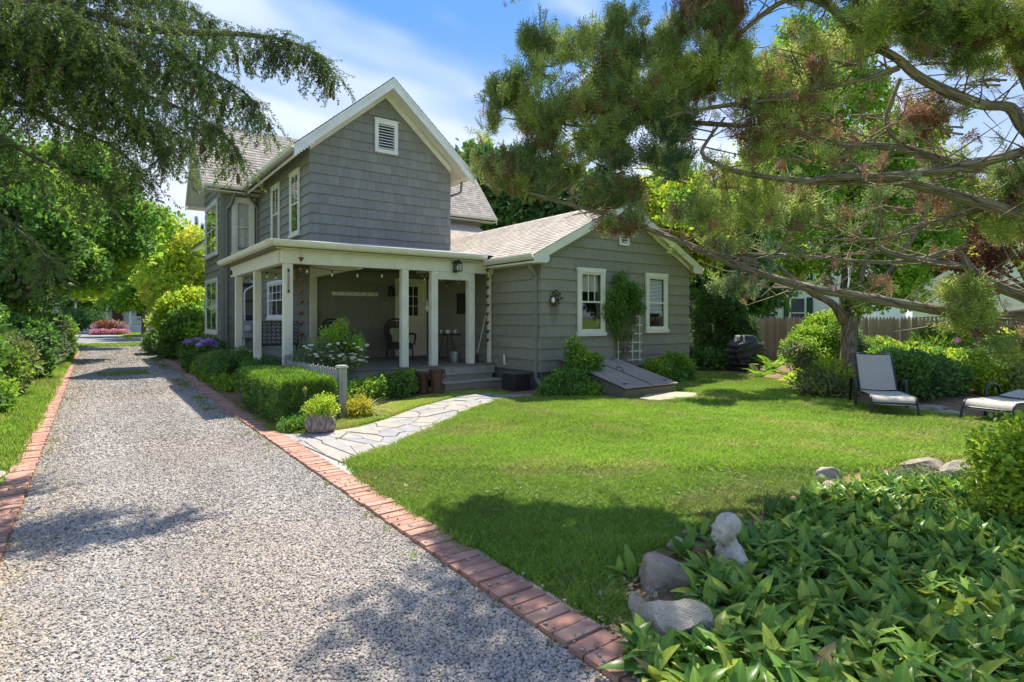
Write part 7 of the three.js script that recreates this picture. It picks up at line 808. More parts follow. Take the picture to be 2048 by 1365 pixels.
{ // dry leaves on the bare soil by the boulders
  const q = rng(140), l = [], spots = [[1240, 1230], [1230, 1290], [1300, 1340], [1265, 1180], [1640, 1000], [1500, 1060], [1780, 985]].map(p => gnd(...p)); for (let i = 0; i < 520; i++) { const s = spots[Math.floor(q() * spots.length)], k = 0.6 + 0.5 * q(); l.push([s[0] + (q() - 0.5) * 0.5, 0.015 + 0.015 * q(), s[1] + (q() - 0.5) * 0.4, q() * 6.28, 0.25 + 0.4 * q(), 1, 0.34 * k, 0.24 * k, 0.14 * k, 1.3 + 0.5 * q(), (q() - 0.5)]); } instances(L.oval, leafMat({ transmission: 0.1 }), l, 'leaf_litter', 'brown dry leaves scattered on the soil by the boulders', 'leaf litter');
}

{ // fallen cedar needles and twigs on the lawn and the drive
  const q = rng(141), l = []; for (let i = 0; i < 1900; i++) { const d = i % 6 === 0, x = d ? lerp(-0.3, 1.8, q()) : lerp(2.3, 8, q()), z = d ? lerp(-1.5, -9, q()) : lerp(-1.5, -6.5, q()); if (!d && !inside(lawnPoly, x, z)) continue; const k = 0.6 + 0.5 * q(); l.push([x, (d ? 0.016 : 0.03) + 0.015 * q(), z, q() * 6.28, 0.35 + 0.5 * q(), 1, 0.36 * k, 0.24 * k, 0.13 * k, 1.3 + 0.5 * q(), (q() - 0.5)]); } instances(L.scale, leafMat({ transmission: 0.1 }), l, 'needle_litter', 'brown fallen needles scattered over the lawn and gravel', 'litter');
}
// ---------------------------------------------------------------- the large trees
const seen = at;
{ // Norway spruce left of the drive: boughs with hanging twigs reach over the gravel
  const base = [-2.75, 0, -7.3], at = (a, b, D) => seen(a, b, D * 0.76), t = thing('spruce_tree', 'large drooping spruce whose boughs hang over the left of the drive', 'tree', base), q = rng(101), tw = [], wood = [], cones = [];
  part(t, 'trunk', tube([[base[0], -0.1, base[2]], [base[0], 3, base[2]], [base[0] + 0.1, 8, base[2]], [base[0], 15, base[2]]], [0.42, 0.34, 0.24, 0.05], 14, 0.4, 0.08), M.bark);
  const bough = (pts, r0, { drop = 0.55, den = 34, spread = 0.42, cone = 0, tip = 1 }) => {
    const c = new THREE.CatmullRomCurve3(pts.map(V3)), L0 = c.getLength(); wood.push(tube(pts, [r0, r0 * 0.7, r0 * 0.45, r0 * 0.25, 0.008], 6, 0.2, 0.1, 1 + Math.floor(q() * 90)));
    const n = Math.round(L0 * den * 1.9);
    for (let i = 0; i < n; i++) {
      const s = Math.pow(q(), 0.85), p = c.getPointAt(s), w = 0.8 * spread * (0.25 + 1.2 * Math.sin(Math.PI * Math.min(1, 0.12 + s * 0.9))) * (q() - 0.5) * 2, tan = c.getTangentAt(s), sx = -tan.z, sz = tan.x, dl = drop * 0.82 * (0.2 + 0.95 * q() * q()) * (0.55 + 0.9 * noise3(p.x * 2.5, 1, p.z * 2.5 + s * 6, 77)) * (s > 0.9 ? 0.6 : 1), k = Math.ceil(dl / 0.4);
      let y = p.y - Math.abs(w) * 0.5 * q() + 0.02, x = p.x + sx * w + (q() - 0.5) * 0.08, z = p.z + sz * w + (q() - 0.5) * 0.08, dir = q() * 6.28;
      const f = noise3(x * 1.1, y * 1.1, z * 1.1, 3), lightTip = q() < 0.2 * tip, g = clamp(f + (q() - 0.5) * 0.7, 0, 1);
      for (let j = 0; j < k; j++) { const pal = lightTip || (j === k - 1 && q() < 0.25) ? [[0.15, 0.22, 0.05], [0.24, 0.32, 0.075]] : q() < 0.05 ? [[0.17, 0.13, 0.07], [0.22, 0.17, 0.1]] : [[0.042, 0.075, 0.03], [0.1, 0.155, 0.052]]; tw.push([x, y, z, dir, 0.6 + 0.45 * q(), 1.05, lerp(pal[0][0], pal[1][0], g), lerp(pal[0][1], pal[1][1], g), lerp(pal[0][2], pal[1][2], g), (q() - 0.5) * (j ? 0.5 : 1.3), (q() - 0.5) * (j ? 0.5 : 1.3)]); y -= 0.4; x += (q() - 0.5) * 0.06; z += (q() - 0.5) * 0.06; }
      if (q() < 0.35) tw.push([x, p.y + 0.02, z, dir, 0.5 + 0.3 * q(), 0.8, 0.14, 0.2, 0.06, (q() < 0.5 ? 1 : -1) * (0.9 + 0.6 * q()), (q() - 0.5)]);
    }
    for (let i = 0; i < cone; i++) { const p = c.getPointAt(0.75 + 0.25 * q()); cones.push([p.x + (q() - 0.5) * 0.15, p.y - 0.16 - 0.25 * q(), p.z + (q() - 0.5) * 0.15]); }
  };
  const px = (list, D0, D1) => list.map(([a, b], i) => at(a, b, lerp(D0, D1, i / (list.length - 1)))), root = y => new THREE.Vector3(base[0] + 0.1, y, base[2]);
  const B = (list, D0, D1, r, o) => { const p = px(list, D0, D1); bough([root(p[0].y + 0.25), ...p], r, o); };
  B([[-60, -40], [130, 8], [284, 56], [410, 66], [496, 69], [561, 79], [615, 98], [650, 126], [664, 150]], 8.6, 9.9, 0.075, { drop: 0.5, den: 48, cone: 16 });
  B([[-50, -120], [220, -40], [342, 2], [390, 22], [432, 44]], 9.2, 10.6, 0.05, { drop: 0.45, den: 44, cone: 5 });
  B([[-60, -10], [120, 60], [250, 84], [330, 96], [393, 130], [479, 178], [513, 209], [528, 244]], 8.2, 9.3, 0.06, { drop: 0.75, den: 46, cone: 8 });
  B([[-60, 60], [100, 130], [220, 170], [330, 205], [393, 232], [445, 267], [484, 318]], 7.8, 8.8, 0.06, { drop: 0.45, den: 36, cone: 7 });
  B([[-60, 40], [60, 68], [150, 78], [230, 95], [270, 130]], 7.6, 7.9, 0.05, { drop: 0.6, den: 50 });
  B([[-60, 110], [60, 150], [170, 180], [260, 230], [320, 280], [350, 310]], 8.0, 9.0, 0.05, { drop: 0.5, den: 40 });
  B([[-60, 170], [50, 215], [150, 260], [220, 290], [260, 320], [290, 355]], 7.8, 9.2, 0.05, { drop: 0.45, den: 30 });
  B([[-60, 240], [40, 300], [100, 330], [160, 360], [215, 400]], 7.6, 8.6, 0.045, { drop: 0.45, den: 26 });
  B([[-80, 380], [10, 440], [70, 490], [120, 545]], 7.5, 8.0, 0.035, { drop: 0.35, den: 18 });
  B([[-60, -60], [40, 0], [130, 30], [200, 60]], 7.4, 7.6, 0.04, { drop: 0.55, den: 46 });
  B([[-60, -170], [150, -80], [280, -30], [360, 0]], 8.6, 9.4, 0.05, { drop: 0.6, den: 40 });
  B([[-60, 140], [90, 190], [200, 232], [290, 240], [340, 260], [385, 290]], 9.4, 10.4, 0.05, { drop: 0.45, den: 30 });
  B([[-60, 20], [110, 95], [230, 130], [330, 150], [420, 185], [450, 215]], 9.6, 10.6, 0.05, { drop: 0.5, den: 34 });
  // boughs on the other sides of the crown, out of the frame
  for (let i = 0; i < 26; i++) { const a = q() * 6.283, y = 2.5 + 10 * q(), len = (14.5 - y) * 0.32, dx = Math.cos(a), dz = Math.sin(a); if (dx > 0.1) continue; bough([root(y), [base[0] + dx * len * 0.5, y + 0.1, base[2] + dz * len * 0.5], [base[0] + dx * len, y - 0.5, base[2] + dz * len]], 0.05, { drop: 0.6, den: 22, spread: 0.5 }); }
  for (let i = 0; i < 16; i++) { const a = -1 + 2 * q(), y = 7.5 + 6 * q(), len = (14.8 - y) * 0.42, dx = Math.cos(a), dz = Math.sin(a); bough([root(y), [base[0] + dx * len * 0.5, y + 0.1, base[2] + dz * len * 0.5], [base[0] + dx * len, y - 0.5, base[2] + dz * len]], 0.05, { drop: 0.6, den: 26, spread: 0.5 }); }
  part(t, 'boughs', merge(wood), M.bark); instances(C.spruce, vegMat.needle, tw, 'twigs', null, null, t);
  const cg = lathe([[0, 0], [0.016, 0.012], [0.022, 0.05], [0.019, 0.1], [0.008, 0.13], [0, 0.132]], 8), cm = mat(rgb(0.2, 0.11, 0.06), { map: rep(tSpeck, 2, 6), roughness: 0.8 }); cones.forEach(c => piece(t, 'cone', cg, cm, ...c));
}
{ // old red cedar on the right: long bare limbs, tufted foliage in patches, some of it browned
  const base = [7.9, 0, -0.75], at = (a, b, D) => seen(a, b, D * 0.82), t = thing('cedar_tree', 'old cedar reaching in from the right with long bare limbs and browning foliage', 'tree', base), q = rng(202), f = [], br = [], limbs = [];
  part(t, 'trunk', tube([[7.9, -0.1, -0.75], [7.85, 1.2, -0.8], [7.7, 2.4, -1.0], [7.6, 3.9, -1.25], [7.6, 6, -1.3], [7.5, 8, -1.4]], [0.36, 0.27, 0.24, 0.2, 0.13, 0.04], 14, 0.2, 0.14, 5), M.cedarBark);
  const limb = (pts, w) => { const P3 = pts.map(([x, y, D]) => at(x, y, D)); limbs.push(P3); const m = part(t, 'limb', tube(P3, w.map(v => v / 1150 * 4.9), 9, 0.07, 0.16, 3 + limbs.length), M.cedarBark); return P3; };
  limb([[2200, 600, 7.0], [2060, 625, 7.0], [1985, 632, 7.0], [1900, 625, 7.05], [1800, 607, 7.1], [1700, 590, 7.15], [1600, 572, 7.2], [1500, 540, 7.3], [1400, 500, 7.4], [1330, 470, 7.45], [1260, 445, 7.5], [1180, 420, 7.6], [1100, 398, 7.7], [1040, 380, 7.8]], [15, 14, 13, 12, 11.5, 11, 10, 9.5, 8.5, 7.5, 6.5, 5.5, 4, 2]);
  limb([[2200, 470, 6.6], [2048, 432, 6.6], [1937, 398, 6.7], [1853, 376, 6.8], [1774, 361, 6.9], [1640, 364, 7.0], [1573, 359, 7.1], [1505, 350, 7.2], [1438, 331, 7.3], [1404, 308, 7.35], [1420, 275, 7.4], [1450, 235, 7.45]], [15, 14, 12, 11, 9.5, 8, 7, 6.5, 6, 5, 4, 2.5]);
  limb([[2200, 270, 6.4], [2048, 303, 6.5], [1965, 325, 6.55], [1881, 342, 6.6], [1774, 353, 6.75], [1685, 354, 6.85], [1630, 358, 6.95]], [13, 12, 11, 10, 9, 7.5, 6]);
  limb([[2200, 400, 7.2], [2048, 359, 7.2], [1965, 336, 7.2], [1886, 322, 7.2], [1819, 300, 7.2], [1741, 291, 7.25], [1673, 289, 7.3], [1573, 258, 7.4], [1494, 252, 7.5], [1404, 247, 7.6], [1326, 241, 7.7], [1236, 247, 7.8], [1152, 252, 7.9], [1080, 240, 8]], [14, 13, 12, 11, 10.5, 9.5, 8.5, 7.5, 6.5, 5.5, 5, 4, 3, 1.5]);
  limb([[2130, 330, 6.9], [2048, 255, 6.8], [2021, 216, 6.8], [1965, 210, 6.8], [1886, 179, 6.85], [1830, 149, 6.9], [1797, 120, 6.9], [1741, 87, 7.0], [1701, 56, 7.0], [1651, 8, 7.1], [1595, -6, 7.2], [1540, 18, 7.25], [1480, 70, 7.3], [1420, 130, 7.4]], [14, 13.5, 12.5, 12, 11.5, 11, 10, 9.5, 9, 8.5, 7, 6, 4.5, 2]);
  limb([[1797, 136, 6.95], [1740, 156, 7.0], [1685, 168, 7.05], [1600, 185, 7.1], [1516, 204, 7.2], [1438, 213, 7.3], [1382, 224, 7.4], [1330, 236, 7.45]], [8, 7.5, 7, 6.5, 6, 5, 4, 2]);
  limb([[1800, 158, 6.95], [1783, 205, 7.0], [1774, 240, 7.05], [1784, 268, 7.1], [1808, 291, 7.2]], [4.5, 5, 5, 5.5, 6]);
  limb([[2160, 650, 6.9], [2048, 594, 6.9], [1993, 572, 6.9], [1937, 532, 6.95], [1926, 510, 7.0], [1903, 502, 7.0], [1853, 516, 7.05], [1797, 524, 7.1], [1685, 521, 7.2], [1573, 510, 7.3], [1460, 513, 7.4]], [14, 13, 12, 9, 7, 6, 5.5, 5, 4.5, 3.5, 2]);
  limb([[1937, 534, 6.97], [1853, 522, 7.0], [1774, 504, 7.1], [1740, 480, 7.1], [1707, 462, 7.15]], [8, 7, 6, 4, 2.5]);
  limb([[2100, 360, 6.8], [1976, 415, 6.85], [1853, 448, 7.0], [1774, 476, 7.0], [1707, 480, 7.1], [1640, 476, 7.2]], [6, 5.5, 5, 4.5, 3.5, 2]);
  limb([[2060, 190, 6.8], [2048, 120, 6.8], [2036, 40, 6.8], [2030, -40, 6.8]], [7, 6, 5, 3]);
  limb([[2080, 250, 6.8], [2180, 120, 6.6], [2240, -40, 6.5]], [12, 9, 5]);
  // thin side branches off the limbs
  const side = []; for (const P3 of limbs) { const c = new THREE.CatmullRomCurve3(P3), n = Math.round(c.getLength() * 11); for (let i = 0; i < n; i++) { const p = c.getPointAt(0.15 + 0.85 * q()), a = q() * 6.283, l = 0.2 + 0.55 * q(), d = new THREE.Vector3(Math.cos(a) * l, (q() - 0.35) * l, Math.sin(a) * l), e = p.clone().add(d), m = p.clone().addScaledVector(d, 0.5).add(new THREE.Vector3((q() - 0.5) * 0.12, (q() - 0.5) * 0.12, (q() - 0.5) * 0.12)); side.push(tube([p, m, e], [0.009, 0.006, 0.002], 4, 0.15)); if (q() < 0.6) { const e2 = m.clone().add(new THREE.Vector3((q() - 0.5) * 0.4, (q() - 0.3) * 0.3, (q() - 0.5) * 0.4)); side.push(tube([m, e2], [0.005, 0.002], 4, 0.3)); if (q() < 0.5) br.push(e2); } if (q() < 0.5) br.push(e); } }
  part(t, 'twigs', merge(side), mat(rgb(0.2, 0.15, 0.11), { roughness: 0.95 })).userData.kind = 'stuff';
  const G = [[0.15, 0.22, 0.08], [0.32, 0.4, 0.14]], Y = [[0.3, 0.38, 0.09], [0.48, 0.54, 0.15]], Br = [[0.2, 0.1, 0.065], [0.36, 0.2, 0.13]], D = [[0.08, 0.15, 0.095], [0.14, 0.22, 0.12]];
  const tuftAt = (p, pal, s) => { const k = q(); f.push([p.x, p.y, p.z, q() * 6.28, 0.86 * s * (0.7 + 0.6 * q()), 1, lerp(pal[0][0], pal[1][0], k), lerp(pal[0][1], pal[1][1], k), lerp(pal[0][2], pal[1][2], k), (q() - 0.5) * 1.4, (q() - 0.5) * 1.4]); };
  for (const p of br) tuftAt(p, q() < 0.5 ? Br : G, 0.7);
  // patches of foliage: pixel centre, depth, half sizes in pixels, number, share browned
  const fine = []; let fill = 1.35; const patch = (x, y, Dp, rx, ry, n, brown, dk = 0) => { const c = at(x, y, Dp), k = Dp * 0.82 / 1150; for (let i = 0; i < 5; i++) { const e = c.clone().add(new THREE.Vector3((q() - 0.5) * rx * k * 2, (q() - 0.5) * ry * k * 1.8, (q() - 0.5) * rx * k * 1.6)), s0 = c.clone().add(new THREE.Vector3((0.3 + 0.4 * q()) * rx * k, -ry * k * 0.6 * q(), 0.2 * q())); fine.push(tube([s0, c.clone().lerp(e, 0.4).add(new THREE.Vector3(0, (q() - 0.5) * 0.12, 0)), e], [0.012, 0.008, 0.003], 4, 0.2)); } for (let i = 0; i < n * fill; i++) { const d = new THREE.Vector3(q() - 0.5, q() - 0.5, q() - 0.5).normalize(), r = (i % 7 ? 1.1 : 1.45) * Math.cbrt(0.08 + 0.92 * q()), u = d.x * r * rx * k, w = d.z * r * Math.min(rx, ry) * k * 1.1, v = d.y * r * ry * k, p = new THREE.Vector3(c.x + u * CS + w * SN, c.y + v, c.z + u * SN - w * CS); const n1 = noise3(p.x * 4.2, p.y * 4.2, p.z * 4.2, 21); if (n1 < 0.4 || noise3(p.x * 1.9 + 7, p.y * 1.9, p.z * 1.9, 51) < 0.27) continue; const n2 = noise3(p.x * 5 + 40, p.y * 5, p.z * 5, 31) + (q() - 0.5) * 0.45; tuftAt(p, n2 < brown * 0.6 ? Br : q() < dk ? D : noise3(p.x * 2.4, p.y * 2.4 + 60, p.z * 2.4, 41) > 0.55 ? Y : G, 1); } };
  // left mass over the wing
  for (const a of [[1080, 130, 8.2, 40, 60, 260, 0.2], [1030, 230, 8.2, 60, 55, 420, 0.25], [1000, 330, 8.3, 60, 50, 420, 0.35], [1100, 220, 8, 75, 80, 620, 0.22], [1190, 150, 8, 70, 65, 520, 0.2], [1250, 90, 8, 38, 55, 260, 0.12], [1280, 170, 7.9, 70, 70, 540, 0.3], [1180, 260, 7.9, 80, 60, 520, 0.3], [1360, 130, 7.8, 50, 60, 330, 0.35], [1330, 220, 7.8, 80, 45, 420, 0.45], [1430, 150, 7.6, 70, 50, 380, 0.4], [1420, 50, 7.5, 55, 55, 330, 0.8], [1100, 330, 8, 80, 45, 420, 0.45], [1060, 380, 7.9, 60, 25, 200, 0.7], [1210, 340, 7.8, 70, 35, 330, 0.3, 0.4], [1330, 350, 7.6, 70, 32, 330, 0.2, 0.5], [1350, 272, 7.5, 40, 20, 150, 0.1, 0.7], [1240, 400, 7.6, 40, 20, 130, 0.5], [1175, 400, 7.65, 45, 30, 160, 0.5], [1245, 455, 7.5, 35, 25, 110, 0.6], [1345, 60, 7.6, 30, 35, 120, 0.5]]) patch(...a);
  // middle: thin and browned, above the limbs
  fill = 0.72;
  for (const a of [[1500, 200, 7.4, 70, 40, 240, 0.55], [1580, 110, 7.3, 50, 40, 170, 0.35, 0.3], [1520, 270, 7.3, 80, 40, 200, 0.75], [1640, 230, 7.2, 70, 40, 150, 0.65], [1560, 310, 7.2, 80, 30, 190, 0.8], [1480, 380, 7.4, 80, 35, 190, 0.4], [1560, 440, 7.3, 70, 35, 150, 0.3], [1440, 450, 7.4, 70, 35, 190, 0.25], [1640, 450, 7.2, 50, 25, 90, 0.5], [1480, 520, 7.3, 50, 20, 80, 0.4, 0.3], [1560, 570, 7.3, 60, 28, 130, 0.2, 0.5], [1470, 590, 7.4, 50, 16, 60, 0.3, 0.5], [1640, 130, 7.1, 40, 30, 100, 0.5], [1700, 330, 7.0, 50, 20, 80, 0.4], [1380, 430, 7.5, 50, 25, 150, 0.3]]) patch(...a);
  // top right
  fill = 0.85;
  for (const a of [[1770, 40, 6.8, 80, 45, 420, 0.2], [1880, 30, 6.7, 90, 50, 460, 0.3], [1990, 40, 6.6, 80, 60, 440, 0.35], [2040, 110, 6.6, 60, 50, 260, 0.3], [1760, 120, 6.9, 60, 30, 150, 0.3], [1890, 110, 6.8, 80, 30, 170, 0.5], [1960, 160, 6.8, 50, 25, 90, 0.6], [1870, 260, 6.9, 50, 30, 90, 0.9], [2030, 380, 6.7, 40, 35, 150, 0.4], [2040, 460, 6.7, 40, 40, 170, 0.5], [2010, 640, 6.7, 60, 35, 360, 0.2], [1960, 655, 6.8, 50, 25, 190, 0.25], [2050, 690, 6.6, 40, 50, 240, 0.6], [1930, 600, 6.9, 40, 18, 90, 0.1], [1640, -20, 7, 60, 40, 160, 0.5], [1680, 120, 7.3, 60, 30, 70, 0.5], [1620, 180, 7.4, 70, 35, 80, 0.6], [1720, 225, 7.3, 60, 40, 60, 0.8], [1840, 230, 7.2, 50, 35, 60, 0.9], [1690, 265, 7.3, 70, 25, 60, 0.8], [1900, 345, 7.2, 60, 25, 50, 0.6], [1780, 415, 7.3, 60, 25, 50, 0.5], [1900, 440, 7.1, 60, 30, 60, 0.5], [1600, 390, 7.4, 60, 30, 70, 0.6]]) patch(...a);
  // above and to the right of the frame
  fill = 0.45;
  for (const a of [[1010, -120, 8.8, 70, 45, 300, 0.3], [1120, -330, 9.6, 80, 70, 330, 0.3], [1250, -60, 8.2, 60, 50, 200, 0.3], [1400, -120, 7.8, 110, 60, 420, 0.4], [1560, -150, 7.4, 110, 70, 420, 0.3], [1300, -280, 8.6, 120, 80, 500, 0.3], [1700, -150, 7, 110, 80, 500, 0.3], [1900, -120, 6.6, 130, 80, 600, 0.3], [2150, 50, 6.4, 110, 120, 600, 0.3], [2200, 300, 6.4, 90, 110, 400, 0.4], [2120, 600, 6.5, 60, 60, 200, 0.4]]) patch(...a);
  // a high bough whose shade falls on the gravel and the brick edging
  const high = [[1.9, -3.0, 6.2], [1.55, -2.35, 6.1], [1.75, -1.95, 6.4], [1.3, -1.75, 6.3], [2.2, -2.5, 6.0], [2.5, -1.9, 6.3], [1.2, -2.6, 6.5], [2.15, -3.5, 6.3]].map(([x, z, y]) => new THREE.Vector3(x + 0.41 * y, y, z - 0.47 * y));
  for (const c of high) for (let i = 0; i < 95; i++) { const d = new THREE.Vector3(q() - 0.5, (q() - 0.5) * 0.7, q() - 0.5).normalize().multiplyScalar(0.38 * Math.cbrt(q())); tuftAt(c.clone().add(d), q() < 0.25 ? Br : G, 0.9); }
  part(t, 'limb', merge(high.map(c => tube([[7.6, 5.6, -1.3], [lerp(7.6, c.x, 0.45), 6.2, lerp(-1.3, c.z, 0.4)], c], [0.06, 0.035, 0.008], 6, 0.2, 0.12, 6))), M.cedarBark);
  const up = []; for (const pts of [[[2130, 300, 6.9], [1900, -60, 7.2], [1500, -160, 7.8], [1250, -280, 8.8], [1000, -380, 10]], [[1500, -160, 7.8], [1250, -90, 8.2], [1020, -110, 8.8]], [[2130, 200, 6.7], [2100, -100, 6.7], [1900, -150, 6.8], [1650, -140, 7.2]]]) up.push(tube(pts.map(p => at(...p)), [0.07, 0.05, 0.035, 0.02, 0.01], 7, 0.15, 0.12, 4)); part(t, 'limb', merge(up), M.cedarBark);
  part(t, 'twigs', merge(fine), mat(rgb(0.2, 0.15, 0.11), { roughness: 0.95 })).userData.kind = 'stuff';
  instances(C.juniper, leafMat({ transmission: 0.48 }), f, 'foliage', null, null, t);
}
{ // maple in the lawn border with a forked trunk
  const [bx, bz] = gnd(1697, 772), t = thing('forked_maple', 'forked maple trunk with light green crown standing behind the chaise longue', 'tree', [bx, 0, bz]), q = rng(303), Dm = SN * bx - CS * bz, A = (x, y, d = 0) => at(x, y, Dm + d), l = [];
  part(t, 'trunk', tube([[bx, -0.1, bz], A(1697, 755), A(1699, 700), A(1700, 655), A(1703, 625)], [0.27, 0.2, 0.175, 0.18, 0.17], 16, 0.12, 0.1, 9), M.bark);
  const limbs = [[[1690, 645], [1668, 610], [1630, 590], [1590, 560], [1540, 520], [1490, 470]], [[1700, 640], [1706, 590], [1712, 540], [1716, 500], [1710, 440], [1700, 360], [1690, 260]], [[1708, 640], [1730, 600], [1765, 560], [1810, 500], [1850, 430], [1880, 330]], [[1696, 640], [1686, 600], [1690, 540], [1680, 470], [1640, 380], [1610, 280]], [[1706, 640], [1720, 610], [1722, 560], [1745, 480], [1770, 380]]];
  limbs.forEach((pts, i) => part(t, 'limb', tube(pts.map((p, k) => A(p[0], p[1], (i % 2 ? 1 : -1) * k * 0.22)), i === 1 ? [0.13, 0.11, 0.1, 0.09, 0.075, 0.05, 0.025] : [0.12, 0.085, 0.07, 0.055, 0.04, 0.02], 9, 0.15, 0.1, 20 + i), M.bark));
  const bl = [[1600, 430, 0, 90, 60], [1520, 380, 1, 90, 60], [1700, 470, 0.4, 90, 55], [1790, 540, 0, 70, 50], [1650, 330, 0.6, 110, 70], [1760, 390, 1, 100, 60], [1850, 460, 0.6, 70, 50], [1560, 250, 1, 90, 70], [1680, 210, 1, 110, 80], [1800, 280, 1, 90, 70], [1620, 540, 0.3, 60, 35], [1750, 590, -0.3, 55, 30], [1650, 90, 1.5, 110, 70], [1420, 420, 0.6, 70, 45], [1360, 420, -0.4, 45, 35], [1900, 380, 1, 70, 60], [1540, 150, 1.4, 80, 60], [1830, 590, -0.2, 30, 20]];
  lobes(q, l, { blobs: bl.map(([x, y, d, rx, ry]) => { const c = A(x, y, d), k = Dm / 1150; return [c.x, c.y, c.z, rx * k, ry * k, rx * k * 0.9]; }), n: 4000, scale: 0.62, pal: P.fresh, alt: P.lime, altAmount: 0.42, gap: 0.42, freq: 1.5, shell: 0.2, seed: 5 });
  instances(C.maple, vegMat.thin, l, 'crown', null, null, t); part(t, 'twigs', merge(bl.flatMap(([x, y, d, rx, ry]) => Array.from({ length: 5 }, () => { const c = A(x, y, d), e = A(x + (q() - 0.5) * rx * 1.6, y + (q() - 0.5) * ry * 1.6, d + (q() - 0.5) * 2), s = A(lerp(1700, x, 0.5), lerp(520, y, 0.55), d * 0.5); return tube([s, c, e], [0.03, 0.016, 0.005], 5, 0.25, 0.1, Math.floor(q() * 90) + 1); }))), M.bark);
}
{ // red leaved Japanese maple by the garage
  const b = [20.2, 0, -6.0], q = rng(404), A = (x, y, d = 0) => at(x, y, 16.4 + d); const bl = [[1930, 500, 0], [1860, 510, 0.6], [1990, 470, 0], [2030, 520, -0.5], [1960, 560, 0], [2060, 420, 0], [1900, 450, 1], [2120, 500, 0], [1800, 500, 1.2], [1930, 400, 1]].map(([x, y, d]) => { const c = A(x, y, d); return [c.x, c.y, c.z, 0.8, 0.4, 0.8]; });
  tree('red_maple', 'dark red leaved maple spreading in front of the white garage', [A(2080, 700).x, 0, A(2080, 700).z], 2.2, 0.14, C.maple, vegMat.leaf, { blobs: bl, n: 520, scale: 0.7, pal: P.red, alt: P.gold, altAmount: 0.42, gap: 0.3, freq: 1.4, shell: 0.2, seed: 6 });
}
// trees behind the house and the fence
const bigTree = (name, label, px, D, h, R, n, geo, pal, alt, am, seed, o = {}) => { const b = at(px, HY, D), q = rng(seed), H0 = o.low ?? h * 0.3, bl = around(q, b.x + (o.dx || 0), (H0 + h) / 2, b.z, R, (h - H0) / 2, o.k || 14, R * 0.42); bl.push([b.x + (o.dx || 0), (H0 + h) / 2, b.z, R * 0.7, (h - H0) * 0.4, R * 0.7]); return tree(name, label, [b.x, 0, b.z], H0 + (h - H0) * 0.2, o.r || h * 0.025, geo, o.m || vegMat.leaf, { blobs: bl, n, scale: o.scale || 1, pal, alt, altAmount: am, gap: o.gap ?? 0.3, freq: o.freq || 0.6, shell: 0.45, seed }, o.group); };
bigTree('background_tree', 'dark green tree directly behind the house roof right of the gable', 985, 36, 12.2, 4.6, 2300, C.vfar, P.deep, P.green, 0.35, 501, { low: 2 });
bigTree('background_tree', 'dark green tree behind the wing ridge', 1130, 33, 9.6, 4.4, 2000, C.vfar, P.deep, P.green, 0.4, 502, { low: 1.5 });
bigTree('background_tree', 'mid green tree behind the right slope of the wing roof', 1300, 30, 9.5, 4.4, 2000, C.vfar, P.green, P.deep, 0.5, 503, { low: 1.2 });
bigTree('ash_tree', 'yellow green ash with drooping leaflets just behind the wing corner', 1352, 20, 6.6, 1.9, 900, C.lance, P.lime, P.green, 0.45, 504, { low: 3.2, scale: 1.5, freq: 1.1, m: vegMat.thin, r: 0.12 });
bigTree('background_tree', 'dark tree in the shade beyond the tall shrub', 1430, 27, 6.4, 3.0, 1500, C.far, P.deep, P.green, 0.3, 505, { low: 0.8, scale: 1.1 });
bigTree('background_tree', 'sunlit green tree above the white house with shutters', 1570, 38, 13, 5.2, 2300, C.vfar, P.green, P.fresh, 0.5, 506, { low: 3.6, m: vegMat.thin });
bigTree('background_tree', 'light green tree far behind the forked maple', 1740, 42, 13.5, 5.5, 2200, C.vfar, P.fresh, P.green, 0.5, 507, { low: 3.8, m: vegMat.thin, gap: 0.36 });
bigTree('background_tree', 'green tree far right above the garage roof', 1950, 40, 11, 5, 1900, C.vfar, P.green, P.olive, 0.5, 508, { low: 3.5, gap: 0.36 });
bigTree('background_tree', 'green tree at the right limit beyond the garage', 2180, 38, 11, 5, 1500, C.vfar, P.green, P.deep, 0.5, 509, { low: 2 });
// trees along the left of the drive and by the street
bigTree('border_tree', 'broad leaved maple overhanging the left side of the drive', 20, 21, 8.2, 3.1, 2800, C.maple, P.green, P.fresh, 0.5, 510, { dx: 1.4, low: 2.3, scale: 1.25, freq: 0.9, m: vegMat.thin });
bigTree('border_tree', 'sunlit yellow green maple further along the left of the drive', 60, 30, 9.4, 3.8, 3000, C.maple, P.fresh, P.lime, 0.5, 511, { dx: 2.2, low: 3.0, scale: 1.5, freq: 0.8, m: vegMat.thin });
bigTree('border_tree', 'leafy tree behind the spruce at the left edge', 10, 17, 6.2, 2.6, 2000, C.big, P.green, P.fresh, 0.45, 512, { low: 1.0, scale: 1.2 });
bigTree('border_tree', 'shaded green tree at the far left beyond the border', -60, 25, 11, 4.5, 1800, C.far, P.green, P.deep, 0.5, 513, { low: 1 });
bigTree('street_tree', 'small street tree with a dark trunk on the grass across the road', 287, 50.5, 6.4, 3.4, 1100, C.far, P.green, P.fresh, 0.5, 514, { low: 2.5, r: 0.2, scale: 1.1 });
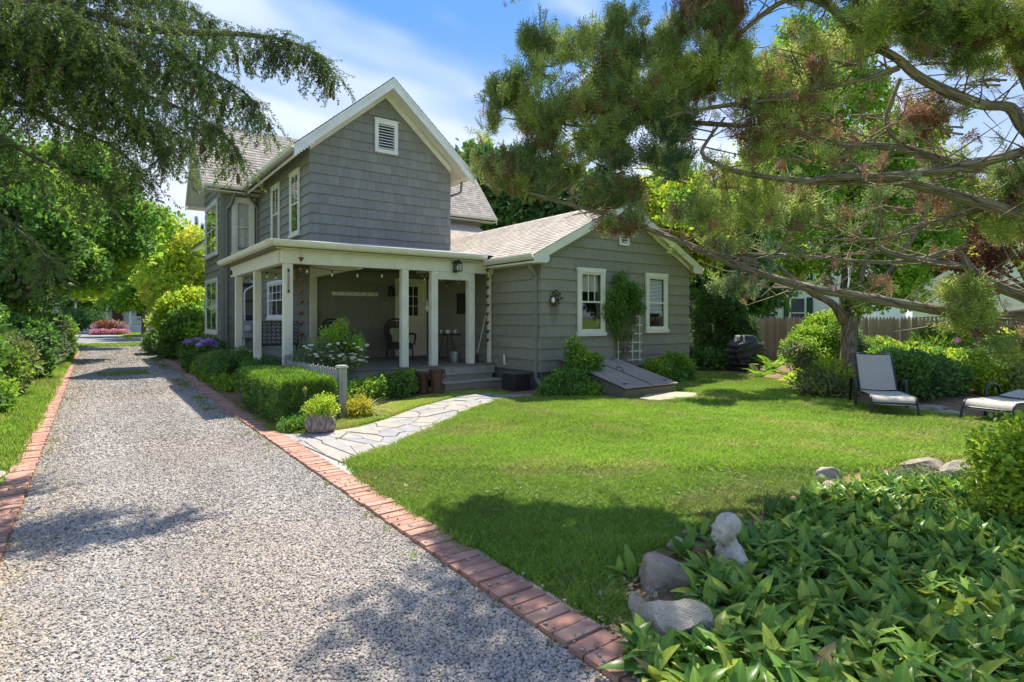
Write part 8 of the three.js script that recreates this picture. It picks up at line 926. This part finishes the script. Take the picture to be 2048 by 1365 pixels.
bigTree('golden_tree', 'golden green tree glowing behind the left end of the house', 375, 46, 8.6, 3.8, 1800, C.far, P.lime, P.gold, 0.45, 515, { low: 2.2, scale: 1.2, m: vegMat.thin });
bigTree('street_tree', 'green tree beside the house across the street', 130, 60, 11, 5, 1300, C.vfar, P.green, P.fresh, 0.4, 516, { low: 2 });
bigTree('street_tree', 'tall tree behind the house across the street', 260, 88, 13, 7, 1300, C.vfar, P.green, P.olive, 0.4, 517, { low: 2, scale: 1.3 });
bigTree('street_tree', 'dense green tree right of the house across the street', 430, 70, 10, 6, 1200, C.vfar, P.green, P.fresh, 0.4, 518, { low: 1.5, scale: 1.2 });
for (const [px, D, h, s, lab] of [[392, 85, 16.5, 1, 'taller distant spruce left of the house eave'], [404, 85, 15.5, 2, 'shorter distant spruce against the house eave']]) { const b = at(px, HY, D), t = thing('distant_spruce', lab, 'tree', [b.x, 0, b.z], 'distant spruces behind the house'), q = rng(s), l = []; part(t, 'trunk', tube([[b.x, 0, b.z], [b.x, h, b.z]], [0.3, 0.04], 7, 1), M.bark); for (let i = 0; i < 420; i++) { const y = 3 + (h - 3) * q(), r = (h - y) * 0.2 * (0.4 + 0.7 * Math.abs(Math.sin(y * 4))), a = q() * 6.28; l.push([b.x + Math.cos(a) * r * Math.sqrt(q()), y, b.z + Math.sin(a) * r * Math.sqrt(q()), q() * 6, 0.5, 0.8, 0.03, 0.05, 0.025, 0, 0]); } instances(C.far, vegMat.needle, l, 'crown', null, null, t); }
// trees behind the camera, which the window panes mirror
for (const [x, z, h, R0, s, lab] of [[26, 3, 8, 3.4, 601, 'green tree right of the viewer mirrored in the wing windows'], [31, 9, 9, 4, 602, 'tall green tree right of the viewer beyond the side fence'], [24, 12, 9, 4, 603, 'green tree behind the viewer at the right']]) { const q = rng(s), bl = around(q, x, h * 0.6, z, R0, h * 0.4, 12, R0 * 0.45); tree('rear_tree', lab, [x, 0, z], h * 0.4, 0.25, C.vfar, vegMat.leaf, { blobs: bl, n: 900, scale: 1, pal: P.green, alt: P.deep, altAmount: 0.5, gap: 0.3, freq: 0.6, seed: s }); }

renderer.render(scene, camera);
